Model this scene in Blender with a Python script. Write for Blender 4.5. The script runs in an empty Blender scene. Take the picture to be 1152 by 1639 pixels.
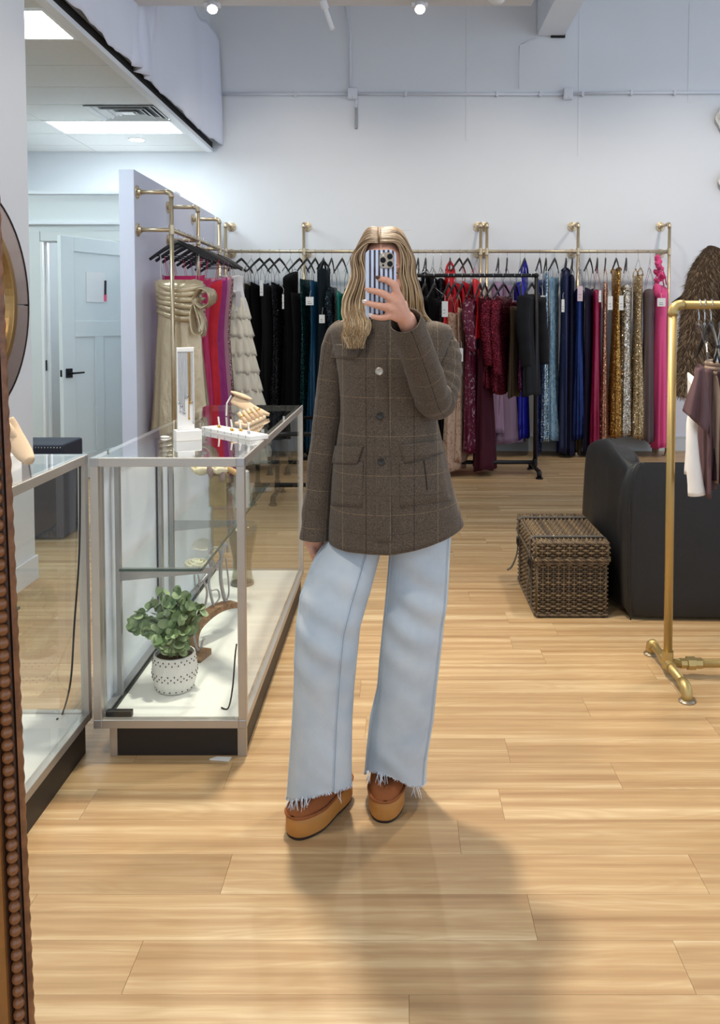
import bpy, bmesh, math, random
from mathutils import Vector, Matrix, noise
random.seed(11)
PI = math.pi
scene = bpy.context.scene
COL = scene.collection

# ------------------------------------------------------------------ camera
F_PX, CX, PITCH, CAM_H = 1310.0, 636.0, math.radians(2.5), 1.43
CY = 512 + F_PX * math.tan(PITCH)
cam_data = bpy.data.cameras.new('camera')
cam = bpy.data.objects.new('camera', cam_data)
COL.objects.link(cam)
cam.location = (0, 0, CAM_H)
cam.rotation_euler = (math.radians(90) - PITCH, 0, 0)
cam_data.sensor_fit = 'VERTICAL'
cam_data.sensor_height = 36.0
cam_data.lens = F_PX / 1639 * 36
cam_data.shift_x = (576 - CX) / 1639
cam_data.shift_y = (CY - 819.5) / 1639
cam_data.clip_start = 0.05
scene.camera = cam

# ------------------------------------------------------------------ world, exposure, large lights
world = bpy.data.worlds.new('daylight')
scene.world = world
world.use_nodes = True
bg = world.node_tree.nodes['Background']
bg.inputs[0].default_value = (0.74, 0.85, 1.0, 1)
bg.inputs[1].default_value = 1.35
scene.view_settings.view_transform = 'Standard'
scene.view_settings.look = 'None'
scene.view_settings.gamma = 1
scene.view_settings.exposure = 0.04
scene.view_settings.use_curve_mapping = False
scene.cycles.use_denoising = True
scene.cycles.max_bounces = 10
scene.cycles.transparent_max_bounces = 24
scene.cycles.sample_clamp_indirect = 6


def spot_light(name, loc, target, power, size_deg, blend, radius, color):
    d = bpy.data.lights.new(name, 'SPOT')
    d.energy = power
    d.spot_size = math.radians(size_deg)
    d.spot_blend = blend
    d.shadow_soft_size = radius
    d.color = color
    o = bpy.data.objects.new(name, d)
    COL.objects.link(o)
    o.location = loc
    o.rotation_euler = (Vector(target) - Vector(loc)).to_track_quat('-Z', 'Y').to_euler()
    return o


WARM = (1.0, 0.90, 0.76)
KEY_HEADS = [((-0.30, 3.30, 4.05), (0.0, 2.1, 0.3), 560, 85),
             ((1.6, 3.6, 4.05), (1.0, 3.4, 0.2), 200, 80),
             ((-1.0, 0.9, 4.05), (-0.3, 2.4, 0.9), 140, 75),
             ((0.9, 0.9, 4.05), (-2.0, 3.9, 1.5), 190, 50)]  # last head: unseen, added to brighten the left wall
WALL_HEADS = [((-1.36, 6.12, 3.72), (-0.7, 3.2, 0.3), 60, 80),
              ((0.165, 6.12, 3.72), (0.2, 3.2, 0.3), 45, 80),
              ((-0.9, 6.75, 4.12), (-1.0, 8.9, 1.3), 95, 104),  # from here on: unseen heads added above the frame to wash the back wall
              ((1.2, 6.75, 4.12), (1.1, 8.9, 1.3), 95, 104),
              ((3.1, 6.75, 4.12), (3.1, 8.9, 1.3), 110, 108)]

# ------------------------------------------------------------------ picture helpers (metres from photograph pixels at a known depth)


def ray(x, y):
    u, v = (x - CX) / F_PX, (CY - y) / F_PX
    return u, math.cos(PITCH) + v * math.sin(PITCH), -math.sin(PITCH) + v * math.cos(PITCH)


def P(x, y, Y):
    a, b, c = ray(x, y)
    t = Y / b
    return Vector((a * t, Y, CAM_H + c * t))


def G(x, y, z=0.0):
    a, b, c = ray(x, y)
    t = (z - CAM_H) / c
    return Vector((a * t, b * t, z))


def ppm(Y):
    return F_PX / Y


# ------------------------------------------------------------------ materials


def lin(c):
    c = c / 255.0
    return c / 12.92 if c <= 0.04045 else ((c + 0.055) / 1.055) ** 2.4


def rgb(r, g, b):
    return (lin(r), lin(g), lin(b), 1)


class NT:
    def __init__(self, name):
        self.m = bpy.data.materials.new(name)
        self.m.use_nodes = True
        self.t = self.m.node_tree
        self.b = self.t.nodes['Principled BSDF']
        self.out = self.t.nodes['Material Output']

    def n(self, kind, **kw):
        nd = self.t.nodes.new(kind)
        for k, v in kw.items():
            if k.startswith('i_'):
                nd.inputs[k[2:].replace('_', ' ')].default_value = v
            else:
                setattr(nd, k, v)
        return nd

    def l(self, a, b):
        self.t.links.new(a, b)

    def mixc(self, fac, c1, c2, blend='MIX'):
        nd = self.t.nodes.new('ShaderNodeMix')
        nd.data_type = 'RGBA'
        nd.blend_type = blend
        for i, v in ((0, fac), (6, c1), (7, c2)):
            if hasattr(v, 'links'):
                self.l(v, nd.inputs[i])
            else:
                nd.inputs[i].default_value = v
        return nd.outputs[2]

    def math(self, op, a, b=None, c=None):
        nd = self.t.nodes.new('ShaderNodeMath')
        nd.operation = op
        for i, v in enumerate((a, b, c)):
            if v is None:
                continue
            if hasattr(v, 'links'):
                self.l(v, nd.inputs[i])
            else:
                nd.inputs[i].default_value = v
        return nd.outputs[0]

    def ramp(self, fac, stops):
        nd = self.t.nodes.new('ShaderNodeValToRGB')
        el = nd.color_ramp.elements
        while len(el) < len(stops):
            el.new(0.5)
        for e, (p, c) in zip(el, stops):
            e.position = p
            e.color = c
        self.l(fac, nd.inputs[0])
        return nd.outputs[0]

    def coord(self, which='Object', scale=(1, 1, 1), rot=(0, 0, 0)):
        tc = self.t.nodes.new('ShaderNodeTexCoord')
        mp = self.t.nodes.new('ShaderNodeMapping')
        mp.inputs['Scale'].default_value = scale
        mp.inputs['Rotation'].default_value = rot
        self.l(tc.outputs[which], mp.inputs[0])
        return mp.outputs[0]

    def noise(self, vec, scale, detail=3, rough=0.55, dist=0.0):
        nd = self.t.nodes.new('ShaderNodeTexNoise')
        nd.inputs['Scale'].default_value = scale
        nd.inputs['Detail'].default_value = detail
        nd.inputs['Roughness'].default_value = rough
        nd.inputs['Distortion'].default_value = dist
        if vec is not None:
            self.l(vec, nd.inputs['Vector'])
        return nd.outputs[0]

    def bump(self, height, strength=0.3, dist=0.01):
        nd = self.t.nodes.new('ShaderNodeBump')
        nd.inputs['Strength'].default_value = strength
        nd.inputs['Distance'].default_value = dist
        self.l(height, nd.inputs['Height'])
        self.l(nd.outputs[0], self.b.inputs['Normal'])
        return nd

    def set(self, **kw):
        for k, v in kw.items():
            self.b.inputs[k.replace('_', ' ')].default_value = v
        return self


def plain(name, c, rough=0.5, metal=0.0, var=0.06, nscale=6.0, bump=0.0, bscale=200, spec=0.5, **kw):
    t = NT(name)
    v = t.coord('Object')
    nz = t.noise(v, nscale, 3)
    c2 = tuple(max(0, x * (1 - var * 2)) for x in c[:3]) + (1,)
    c3 = tuple(min(1, x * (1 + var)) for x in c[:3]) + (1,)
    t.l(t.mixc(nz, c2, c3), t.b.inputs['Base Color'])
    t.set(Roughness=rough, Metallic=metal)
    t.b.inputs['Specular IOR Level'].default_value = spec
    if bump:
        t.bump(t.noise(v, bscale, 2), bump, 0.002)
    for k, vv in kw.items():
        t.b.inputs[k.replace('_', ' ')].default_value = vv
    return t.m


def fabric(name, c, rough=0.8, sheen=0.3, var=0.12, fine=400, spec=0.25, streak=False):
    t = NT(name)
    v = t.coord('Object', (1, 1, 0.06) if streak else (1, 1, 1))
    nz = t.noise(v, 40 if streak else 9, 4)
    c2 = tuple(x * (1 - var * 2.2) for x in c[:3]) + (1,)
    c3 = tuple(min(1, x * (1 + var * 1.5) + 0.002) for x in c[:3]) + (1,)
    t.l(t.mixc(nz, c2, c3), t.b.inputs['Base Color'])
    t.set(Roughness=rough, Sheen_Weight=sheen * 0.5)
    t.b.inputs['Sheen Tint'].default_value = tuple(min(1, x * 2.5) for x in c[:3]) + (1,)
    t.b.inputs['Specular IOR Level'].default_value = spec
    t.bump(t.noise(t.coord('Object'), fine, 2), 0.25, 0.002)
    return t.m


def satin(name, c, rough=0.32, metal=0.35):
    t = NT(name)
    v = t.coord('Object', (1, 1, 0.25))
    nz = t.noise(v, 14, 4)
    c2 = tuple(x * 0.75 for x in c[:3]) + (1,)
    t.l(t.mixc(nz, c2, c), t.b.inputs['Base Color'])
    t.set(Roughness=rough, Metallic=metal)
    t.bump(t.noise(t.coord('Object', (1, 1, 0.5)), 18, 4), 0.5, 0.02)
    return t.m


def sequin(name, c, c2, scale=130):
    t = NT(name)
    v = t.coord('Object')
    vo = t.n('ShaderNodeTexVoronoi')
    vo.inputs['Scale'].default_value = scale
    t.l(v, vo.inputs['Vector'])
    sep = t.n('ShaderNodeSeparateColor')
    t.l(vo.outputs['Color'], sep.inputs[0])
    f = t.math('POWER', sep.outputs[0], 3.0)
    t.l(t.mixc(f, c, c2), t.b.inputs['Base Color'])
    t.set(Metallic=0.75)
    t.l(t.math('MULTIPLY_ADD', sep.outputs[1], 0.35, 0.15), t.b.inputs['Roughness'])
    nm = t.n('ShaderNodeVectorMath', operation='ADD')
    sc = t.n('ShaderNodeVectorMath', operation='MULTIPLY_ADD')
    t.l(vo.outputs['Color'], sc.inputs[0])
    sc.inputs[1].default_value = (1.1, 1.1, 1.1)
    sc.inputs[2].default_value = (-0.55, -0.55, -0.55)
    ge = t.n('ShaderNodeNewGeometry')
    t.l(ge.outputs['Normal'], nm.inputs[0])
    t.l(sc.outputs[0], nm.inputs[1])
    nn = t.n('ShaderNodeVectorMath', operation='NORMALIZE')
    t.l(nm.outputs[0], nn.inputs[0])
    t.l(nn.outputs[0], t.b.inputs['Normal'])
    return t.m


def print_fabric(name, base, blot, scale=16, thr=0.55, rough=0.75):
    t = NT(name)
    v = t.coord('Object', (1, 1, 0.8))
    n1 = t.noise(v, scale, 5, 0.7, 0.8)
    m = t.ramp(n1, [(thr - 0.04, (0, 0, 0, 1)), (thr + 0.04, (1, 1, 1, 1))])
    t.l(t.mixc(m, base, blot), t.b.inputs['Base Color'])
    t.set(Roughness=rough)
    t.b.inputs['Specular IOR Level'].default_value = 0.25
    t.bump(n1, 0.3, 0.004)
    return t.m


def emit(name, c, strength):
    t = NT(name)
    t.b.inputs['Base Color'].default_value = c
    t.b.inputs['Emission Color'].default_value = c
    t.b.inputs['Emission Strength'].default_value = strength
    return t.m


def glass(name, tint=(0.972, 0.985, 0.98, 1), refl=0.9, rough=0.0):
    t = NT(name)
    t.t.nodes.remove(t.b)
    tr = t.n('ShaderNodeBsdfTransparent')
    tr.inputs[0].default_value = tint
    gl = t.n('ShaderNodeBsdfGlossy')
    gl.inputs['Roughness'].default_value = rough
    gl.inputs[0].default_value = (1, 1, 1, 1)
    fr = t.n('ShaderNodeFresnel')
    fr.inputs['IOR'].default_value = 1.5
    ge = t.n('ShaderNodeNewGeometry')
    iv = t.math('SUBTRACT', 1.0, ge.outputs['Backfacing'])
    f = t.math('MULTIPLY', t.math('MULTIPLY', fr.outputs[0], refl), iv)
    mx = t.n('ShaderNodeMixShader')
    t.l(f, mx.inputs[0])
    t.l(tr.outputs[0], mx.inputs[1])
    t.l(gl.outputs[0], mx.inputs[2])
    t.l(mx.outputs[0], t.out.inputs[0])
    return t.m


# ------------------------------------------------------------------ mesh builder


class MB:
    def __init__(self):
        self.v, self.f, self.uv = [], [], {}

    def add(self, verts, faces, uvs=None):
        o = len(self.v)
        self.v += [tuple(p) for p in verts]
        for k, fc in enumerate(faces):
            self.f.append([i + o for i in fc])
            if uvs is not None:
                self.uv[len(self.f) - 1] = [uvs[i] for i in fc] if not isinstance(uvs, dict) else uvs[k]
        return self

    def box(self, x0, x1, y0, y1, z0, z1):
        return self.add([(x0, y0, z0), (x1, y0, z0), (x1, y1, z0), (x0, y1, z0), (x0, y0, z1), (x1, y0, z1), (x1, y1, z1), (x0, y1, z1)],
                        [(0, 3, 2, 1), (4, 5, 6, 7), (0, 1, 5, 4), (1, 2, 6, 5), (2, 3, 7, 6), (3, 0, 4, 7)])

    def obox(self, c, ax, ay, az):
        c, ax, ay, az = Vector(c), Vector(ax), Vector(ay), Vector(az)
        vs = [c + sx * ax + sy * ay + sz * az for sz in (-1, 1) for sx, sy in ((-1, -1), (1, -1), (1, 1), (-1, 1))]
        return self.add(vs, [(0, 3, 2, 1), (4, 5, 6, 7), (0, 1, 5, 4), (1, 2, 6, 5), (2, 3, 7, 6), (3, 0, 4, 7)])

    def loft(self, rings, cap0=True, cap1=True, uvfn=None, closed=True):
        n = len(rings[0])
        vs = [p for r in rings for p in r]
        fs, uvs = [], {}
        m = n if closed else n - 1
        for i in range(len(rings) - 1):
            for j in range(m):
                k = (j + 1) % n
                fs.append((i * n + j, i * n + k, (i + 1) * n + k, (i + 1) * n + j))
                if uvfn:
                    uvs[len(fs) - 1] = [uvfn(i, j), uvfn(i, j + 1), uvfn(i + 1, j + 1), uvfn(i + 1, j)]
        if cap0:
            fs.append(tuple(range(n))[::-1])
            uvs[len(fs) - 1] = [uvfn(0, j) if uvfn else (0, 0) for j in range(n)][::-1]
        if cap1:
            fs.append(tuple(range((len(rings) - 1) * n, len(rings) * n)))
            uvs[len(fs) - 1] = [uvfn(len(rings) - 1, j) if uvfn else (0, 0) for j in range(n)]
        return self.add(vs, fs, uvs if uvfn else None)

    def tube(self, pts, r, n=8, caps=True, flat=None):
        pts = [Vector(p) for p in pts]
        rs = r if isinstance(r, (list, tuple)) else [r] * len(pts)
        rings = []
        up = None
        for i, p in enumerate(pts):
            d = (pts[min(i + 1, len(pts) - 1)] - pts[max(i - 1, 0)])
            if d.length < 1e-9:
                d = Vector((0, 0, 1))
            d.normalize()
            if up is None:
                up = Vector((0, 0, 1)) if abs(d.z) < 0.9 else Vector((1, 0, 0))
            a = d.cross(up)
            if a.length < 1e-6:
                a = d.cross(Vector((0.3, 1, 0.2)))
            a.normalize()
            b = a.cross(d).normalized()
            up = b
            fa, fb = (1, 1) if flat is None else flat
            rings.append([p + a * (math.cos(2 * PI * j / n) * rs[i] * fa) + b * (math.sin(2 * PI * j / n) * rs[i] * fb) for j in range(n)])
        return self.loft([list(reversed(q)) for q in rings], caps, caps)

    def lathe(self, prof, c=(0, 0, 0), n=24, caps=True):
        c = Vector(c)
        rings = [[c + Vector((r * math.cos(2 * PI * j / n), r * math.sin(2 * PI * j / n), z)) for j in range(n)] for r, z in prof]
        return self.loft(rings, caps, caps)

    def lathe_axis(self, prof, c, axis, n=20, caps=True):
        q = Vector((0, 0, 1)).rotation_difference(Vector(axis).normalized())
        c = Vector(c)
        rings = [[c + q @ Vector((r * math.cos(2 * PI * j / n), r * math.sin(2 * PI * j / n), z)) for j in range(n)] for r, z in prof]
        return self.loft(rings, caps, caps)

    def ball(self, c, r, nu=12, nv=8, rot=None):
        if not isinstance(r, (tuple, list)):
            r = (r, r, r)
        c = Vector(c)
        rings = []
        for i in range(1, nv):
            ph = -PI / 2 + PI * i / nv
            ring = []
            for j in range(nu):
                th = 2 * PI * j / nu
                q = Vector((r[0] * math.cos(ph) * math.cos(th), r[1] * math.cos(ph) * math.sin(th), r[2] * math.sin(ph)))
                if rot is not None:
                    q = rot @ q
                ring.append(c + q)
            rings.append(ring)
        return self.loft(rings)

    def grid(self, fn, nu, nv, uvfn=None):
        vs = [fn(i / nu, j / nv) for j in range(nv + 1) for i in range(nu + 1)]
        fs = [(j * (nu + 1) + i, j * (nu + 1) + i + 1, (j + 1) * (nu + 1) + i + 1, (j + 1) * (nu + 1) + i) for j in range(nv) for i in range(nu)]
        uvs = None
        if uvfn:
            uvs = [uvfn(i / nu, j / nv) for j in range(nv + 1) for i in range(nu + 1)]
        return self.add(vs, fs, uvs)

    def prism(self, poly, off):
        """poly: planar outline of 3-D points; off: thickness vector"""
        n = len(poly)
        off = Vector(off)
        a = [Vector(p) for p in poly]
        b = [p + off for p in a]
        return self.add(a + b, [tuple(range(n))[::-1], tuple(range(n, 2 * n))] + [(i, (i + 1) % n, n + (i + 1) % n, n + i) for i in range(n)])

    def mesh(self, name, mat=None, smooth=False):
        me = bpy.data.meshes.new(name)
        me.from_pydata(self.v, [], self.f)
        if self.uv:
            ul = me.uv_layers.new(name='UVMap')
            for fi, poly in enumerate(me.polygons):
                u = self.uv.get(fi)
                if u:
                    for li, uvv in zip(poly.loop_indices, u):
                        ul.data[li].uv = uvv
        if mat:
            me.materials.append(mat)
        if smooth:
            for p in me.polygons:
                p.use_smooth = True
        me.update()
        return me

    def build(self, name, mat, parent=None, smooth=False, bevel=0.0, solid=0.0, sub=0, fix=True, auto=None):
        me = self.mesh(name, mat, smooth)
        if fix:
            bm = bmesh.new()
            bm.from_mesh(me)
            bmesh.ops.recalc_face_normals(bm, faces=bm.faces)
            bm.to_mesh(me)
            bm.free()
        o = bpy.data.objects.new(name, me)
        COL.objects.link(o)
        if parent is not None:
            o.parent = parent
            o.matrix_parent_inverse = parent_inv(parent)
        if solid:
            md = o.modifiers.new('solid', 'SOLIDIFY')
            md.thickness = solid
            md.offset = 0
        if bevel:
            md = o.modifiers.new('bevel', 'BEVEL')
            md.width = bevel
            md.segments = 2
            md.limit_method = 'ANGLE'
        if sub:
            md = o.modifiers.new('sub', 'SUBSURF')
            md.levels = md.render_levels = sub
        if auto is not None and smooth:
            me.set_sharp_from_angle(angle=math.radians(auto))
        return o


def parent_inv(p):
    m = p.matrix_basis.copy()
    q = p
    while q.parent is not None:
        m = q.parent.matrix_basis @ q.matrix_parent_inverse @ m
        q = q.parent
    return m.inverted()


def tag(o, label, cat, group=None, kind=None):
    if label:
        o['label'] = label
    if cat:
        o['category'] = cat
    if group:
        o['group'] = group
    if kind:
        o['kind'] = kind
    return o


def empty(name, loc, label=None, cat=None, group=None, kind=None):
    o = bpy.data.objects.new(name, None)
    COL.objects.link(o)
    o.location = loc
    o.empty_display_size = 0.1
    return tag(o, label, cat, group, kind)


def struct(o):
    o['kind'] = 'structure'
    return o


def put(o, parent):
    o.parent = parent
    o.matrix_parent_inverse = parent_inv(parent)
    return o


def copy_obj(o, parent=None, loc=None, rot=None):
    c = o.copy()
    COL.objects.link(c)
    c.parent = parent
    if loc is not None:
        c.location = loc
    if rot is not None:
        c.rotation_euler = rot
    return c


def nz(x, y=0.0, z=0.0):
    return noise.noise(Vector((x, y, z)))


def lerp(a, b, t):
    return a + (b - a) * t


def interp(tab, x):
    """piecewise-linear lookup with smooth blending; tab = [(x, value), ...]"""
    if x <= tab[0][0]:
        return tab[0][1]
    for (x0, v0), (x1, v1) in zip(tab, tab[1:]):
        if x <= x1:
            t = (x - x0) / (x1 - x0)
            return v0 + (v1 - v0) * t
    return tab[-1][1]


def catmull(pts, k=6):
    pts = [Vector(p) for p in pts]
    out = []
    for i in range(len(pts) - 1):
        p0, p1, p2, p3 = pts[max(i - 1, 0)], pts[i], pts[i + 1], pts[min(i + 2, len(pts) - 1)]
        for j in range(k):
            t = j / k
            out.append(0.5 * ((2 * p1) + (p2 - p0) * t + (2 * p0 - 5 * p1 + 4 * p2 - p3) * t * t + (3 * p1 - p0 - 3 * p2 + p3) * t ** 3))
    out.append(pts[-1])
    return out
# ================================================================== THE SETTING
# ---- materials


def wood_floor_mat():
    t = NT('oak_plank')
    tc = t.n('ShaderNodeTexCoord')
    oi = t.n('ShaderNodeObjectInfo')
    ge = t.n('ShaderNodeNewGeometry')
    r = t.math('FRACT', t.math('ADD', t.math('MULTIPLY', oi.outputs['Random'], 7.31), t.math('MULTIPLY', ge.outputs['Random Per Island'], 3.7)))
    off = t.n('ShaderNodeCombineXYZ')
    t.l(t.math('MULTIPLY', r, 37.0), off.inputs[0])
    t.l(t.math('MULTIPLY', r, 11.0), off.inputs[1])
    ad = t.n('ShaderNodeVectorMath', operation='ADD')
    t.l(tc.outputs['Object'], ad.inputs[0])
    t.l(off.outputs[0], ad.inputs[1])

    def mapped(scale):
        mp = t.n('ShaderNodeMapping')
        mp.inputs['Scale'].default_value = scale
        t.l(ad.outputs[0], mp.inputs[0])
        return mp.outputs[0]
    # cathedral figure: rings of a stretched noise field
    fld = t.noise(mapped((0.9, 7.5, 1)), 1.25, 2, 0.5)
    rings = t.math('FRACT', t.math('MULTIPLY', fld, 15.0))
    rings = t.math('ABSOLUTE', t.math('SUBTRACT', rings, 0.5))
    grain = t.noise(mapped((2.2, 70, 1)), 3.0, 4, 0.6)
    broad = t.noise(mapped((0.35, 12, 1)), 1.6, 4, 0.6)  # stretched streaks: wood tone together with sheen bands painted into the colour
    base = t.ramp(broad, [(0.30, rgb(146, 115, 78)), (0.50, rgb(184, 155, 113)), (0.68, rgb(212, 190, 150))])
    c1 = t.mixc(t.math('MULTIPLY', rings, 0.62), base, rgb(164, 126, 86))
    c2 = t.mixc(t.math('MULTIPLY', t.math('POWER', grain, 2.0), 0.70), c1, rgb(156, 118, 80))
    tone = t.math('MULTIPLY_ADD', r, 0.16, 0.92)
    hsv = t.n('ShaderNodeHueSaturation')
    t.l(c2, hsv.inputs['Color'])
    t.l(tone, hsv.inputs['Value'])
    t.l(hsv.outputs[0], t.b.inputs['Base Color'])
    t.l(t.math('MULTIPLY_ADD', grain, 0.2, 0.30), t.b.inputs['Roughness'])
    t.bump(grain, 0.12, 0.002)
    return t.m


M_FLOOR = wood_floor_mat()
M_WALL = plain('white_wall_paint', rgb(222, 225, 229), 0.75, var=0.015, nscale=2, bump=0.06, bscale=160)
M_WALL2 = plain('lavender_white_paint', rgb(214, 217, 232), 0.75, var=0.015, nscale=2, bump=0.06, bscale=160)
M_GREYWALL = plain('pale_grey_trim_paint', rgb(206, 211, 210), 0.5, var=0.015, nscale=3)
M_CEIL = plain('ceiling_tile', rgb(212, 214, 212), 0.9, var=0.03, nscale=30, bump=0.2, bscale=300)
M_CEILDARK = plain('high_ceiling_grey', rgb(206, 209, 214), 0.9, var=0.05)
M_BRASS = plain('brushed_brass', rgb(204, 186, 156), 0.34, 0.8, var=0.06, nscale=20)
M_GOLD = plain('satin_gold_pipe', rgb(188, 162, 106), 0.42, 0.75, var=0.05, nscale=14)
M_BLACKMETAL = plain('black_pipe_metal', rgb(26, 25, 26), 0.42, 0.4, var=0.1)
M_BLACKPL = plain('black_plastic', rgb(17, 17, 19), 0.4, var=0.1)
M_CHROME = plain('chrome', rgb(205, 207, 210), 0.18, 1.0, var=0.03)
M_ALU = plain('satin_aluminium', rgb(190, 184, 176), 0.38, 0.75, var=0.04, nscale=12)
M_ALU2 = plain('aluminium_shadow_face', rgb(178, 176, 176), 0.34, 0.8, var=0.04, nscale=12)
M_WHITEPL = plain('white_plastic', rgb(228, 228, 228), 0.4, var=0.02)
M_PAPER = plain('white_card', rgb(226, 226, 224), 0.7, var=0.02)
M_DARKGAP = plain('dark_gap', rgb(32, 30, 30), 0.9)
M_GLASS = glass('clear_glass')
M_GLASSTOP = glass('case_top_glass', (0.95, 0.97, 0.965, 1), 1.6)

# ---- floor: base slab, single planks, far planks as one part
floor = struct(MB().box(-6, 6.5, -3, 9.05, -0.06, -0.0015).build('floor', plain('floor_joint', rgb(120, 92, 62), 0.9)))
PW, PL = 0.152, 1.22
seam0 = G(636, 1505).y
plank_mesh = MB().box(0, PL - 0.0009, 0, PW - 0.0007, -0.008, 0.0).mesh('plank', M_FLOOR)
fixed_joint = {0: G(852, 1468).x, -1: G(1097, 1552).x, -2: G(655, 1620).x, 1: G(1120, 1402).x, 2: G(735, 1340).x, 3: G(800, 1275).x, 4: G(375, 1215).x}
rnd = random.Random(4)
rest = MB()
plank_n = 0
k = -30
while True:
    y0 = seam0 + k * PW
    if y0 > 9.0:
        break
    jx = fixed_joint.get(k, rnd.uniform(0, PL))
    lo, hi = -0.50 * (y0 + 0.15) - 0.25, 0.41 * (y0 + 0.15) + 0.25
    x = jx - PL * math.ceil((jx + 6.0) / PL)
    while x < 6.5:
        vis = 0.95 < y0 < 6.6 and x + PL > lo and x < hi
        if vis:
            o = bpy.data.objects.new('plank', plank_mesh)
            COL.objects.link(o)
            o.location = (x, y0, 0)
            o.parent = floor
            plank_n += 1
        else:
            rest.box(max(x, -6), min(x + PL, 6.5) - 0.0016, y0, min(y0 + PW, 9.05) - 0.0016, -0.008, 0)
        x += PL
    k += 1
fp = rest.build('planks', M_FLOOR, floor)
fp['kind'] = 'stuff'

# ---- walls
BW = 8.9
struct(MB().box(-6, 6.5, BW, BW + 0.15, 0, 5.2).build('wall_back', M_WALL))
wl = struct(MB().box(-2.16, -2.007, -1.0, 4.482, 0, 3.2).build('wall_left', M_WALL))
struct(MB().box(-2.005, -1.99, -1.0, 4.485, 0, 0.13).build('baseboard_left', M_WALL))
struct(MB().box(-1.9, 6.5, BW - 0.016, BW, 0, 0.16).box(-1.9, 6.5, BW - 0.022, BW, 0.145, 0.165).build('baseboard_back', M_GREYWALL))
struct(MB().box(-6.1, -6, -3, 9.05, 0, 5.2).build('wall_far_left', M_WALL))
part = struct(MB().box(-2.095, -1.98, 6.2, BW, 0, 2.562).build('wall_partition', M_WALL2, bevel=0.004))
struct(MB().box(-1.98, -1.966, 6.2, BW, 0, 0.15).build('baseboard_partition', M_GREYWALL))
# vertical drywall joints on the back wall are faint raised strips
for i, (xa, xb, ya, yb) in enumerate([(745, 752, 5, 225), (924, 929, 5, 250), (1100, 1109, 5, 165)]):
    a, b = P(xa, yb, BW), P(xb, ya, BW)
    struct(MB().box(a.x, b.x, BW - 0.004, BW, a.z, b.z).build('trim_%d' % (i + 1), M_WALL, bevel=0.003))

# ---- fitting-room block with the door
DY = 7.8
zt = P(100, 311, DY).z
zc = P(100, 358, DY).z
zo = P(100, 387, DY).z
xl, xr = P(66, 400, DY).x, -2.54
ww = MB()
ww.box(-6, xl, DY, DY + 0.12, 0, zt).box(xr, -2.095, DY, DY + 0.12, 0, zt).box(xl, xr, DY, DY + 0.12, zo, zt)
struct(ww.build('wall_fitting_room', M_GREYWALL))
struct(MB().box(-6, -2.095, DY - 0.02, DY + 0.16, zt, zt + 0.03).build('trim_4', M_WALL))
struct(MB().box(-6, -2.095, DY - 0.035, DY, zc - 0.01, zc + 0.012).build('trim_5', M_WALL))
tr = MB().box(xl - 0.11, xl - 0.005, DY - 0.02, DY, 0, zo + 0.10).box(xl, xr, DY - 0.02, DY, zo + 0.005, zo + 0.10).box(xr + 0.005, xr + 0.11, DY - 0.02, DY, 0, zo + 0.1)
struct(tr.build('trim_6', M_GREYWALL, bevel=0.003))
jb = MB().box(xl - 0.005, xl + 0.02, DY - 0.02, DY + 0.13, 0, zo).box(xl + 0.02, xl + 0.04, DY + 0.04, DY + 0.07, 0, zo)
jamb = struct(jb.build('trim_7', M_WHITEPL, bevel=0.002))
s = P(68, 585, DY)
MB().box(xl + 0.018, xl + 0.024, DY + 0.0, DY + 0.03, s.z - 0.05, s.z + 0.05).build('strike_plate', M_BLACKMETAL, jamb)
# door leaf (swung towards the shop)
hinge = Vector((-2.54, 7.80, 0))
free = Vector((-2.895, 7.07, 0))
du = (free - hinge).normalized()
dn = Vector((du.y, -du.x, 0))
if dn.y > 0:
    dn = -dn
dw, dh, dt = (free - hinge).length, P(103, 376, 7.07).z, 0.042
M_DOOR = plain('door_white_paint', rgb(214, 221, 220), 0.42, var=0.015)


def dpt(u, z, n):
    return hinge + du * u + dn * n + Vector((0, 0, z))


def dbox(mb, u0, u1, z0, z1, n0, n1):
    vs = [dpt(u, z, n) for z in (z0, z1) for u, n in ((u0, n0), (u1, n0), (u1, n1), (u0, n1))]
    return mb.add(vs, [(0, 3, 2, 1), (4, 5, 6, 7), (0, 1, 5, 4), (1, 2, 6, 5), (2, 3, 7, 6), (3, 0, 4, 7)])


door = struct(empty('door_1', hinge))
st = 0.115
mb = MB()
dbox(mb, 0, dw, 0.012, dh, -dt, -0.012)
dbox(mb, 0, st, 0.012, dh, -0.012, 0)
dbox(mb, dw - st * 1.25, dw, 0.012, dh, -0.012, 0)
zm0, zm1 = 1.28, 1.42
for za, zb in ((0.012, 0.24), (zm0, zm1), (dh - 0.13, dh)):
    dbox(mb, st, dw - st * 1.25, za, zb, -0.012, 0)
um = (st + dw - st * 1.25) / 2
dbox(mb, um - 0.05, um + 0.05, 0.24, zm0, -0.012, 0)
mb.build('door_leaf', M_DOOR, door, bevel=0.003)
hz = P(122, 597, 7.15).z
hd = empty('door_handle', dpt(dw - 0.065, hz, 0))
put(hd, door)
hb = MB()
dbox(hb, dw - 0.10, dw - 0.03, hz - 0.04, hz + 0.04, 0, 0.008)
hb.tube([dpt(dw - 0.065, hz, 0.008), dpt(dw - 0.065, hz, 0.05)], 0.010, 10)
hb.tube([dpt(dw - 0.065, hz, 0.05), dpt(dw - 0.10, hz, 0.053), dpt(dw - 0.19, hz, 0.05)], [0.010, 0.009, 0.008], 8)
hb.build('lever', M_BLACKMETAL, hd, bevel=0.001)
lb = MB()
vs = [hinge + du * (dw + q) + dn * n + Vector((0, 0, z)) for z in (hz - 0.03, hz + 0.03) for q, n in ((-0.001, -0.03), (0.003, -0.03), (0.003, -0.008), (-0.001, -0.008))]
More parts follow.
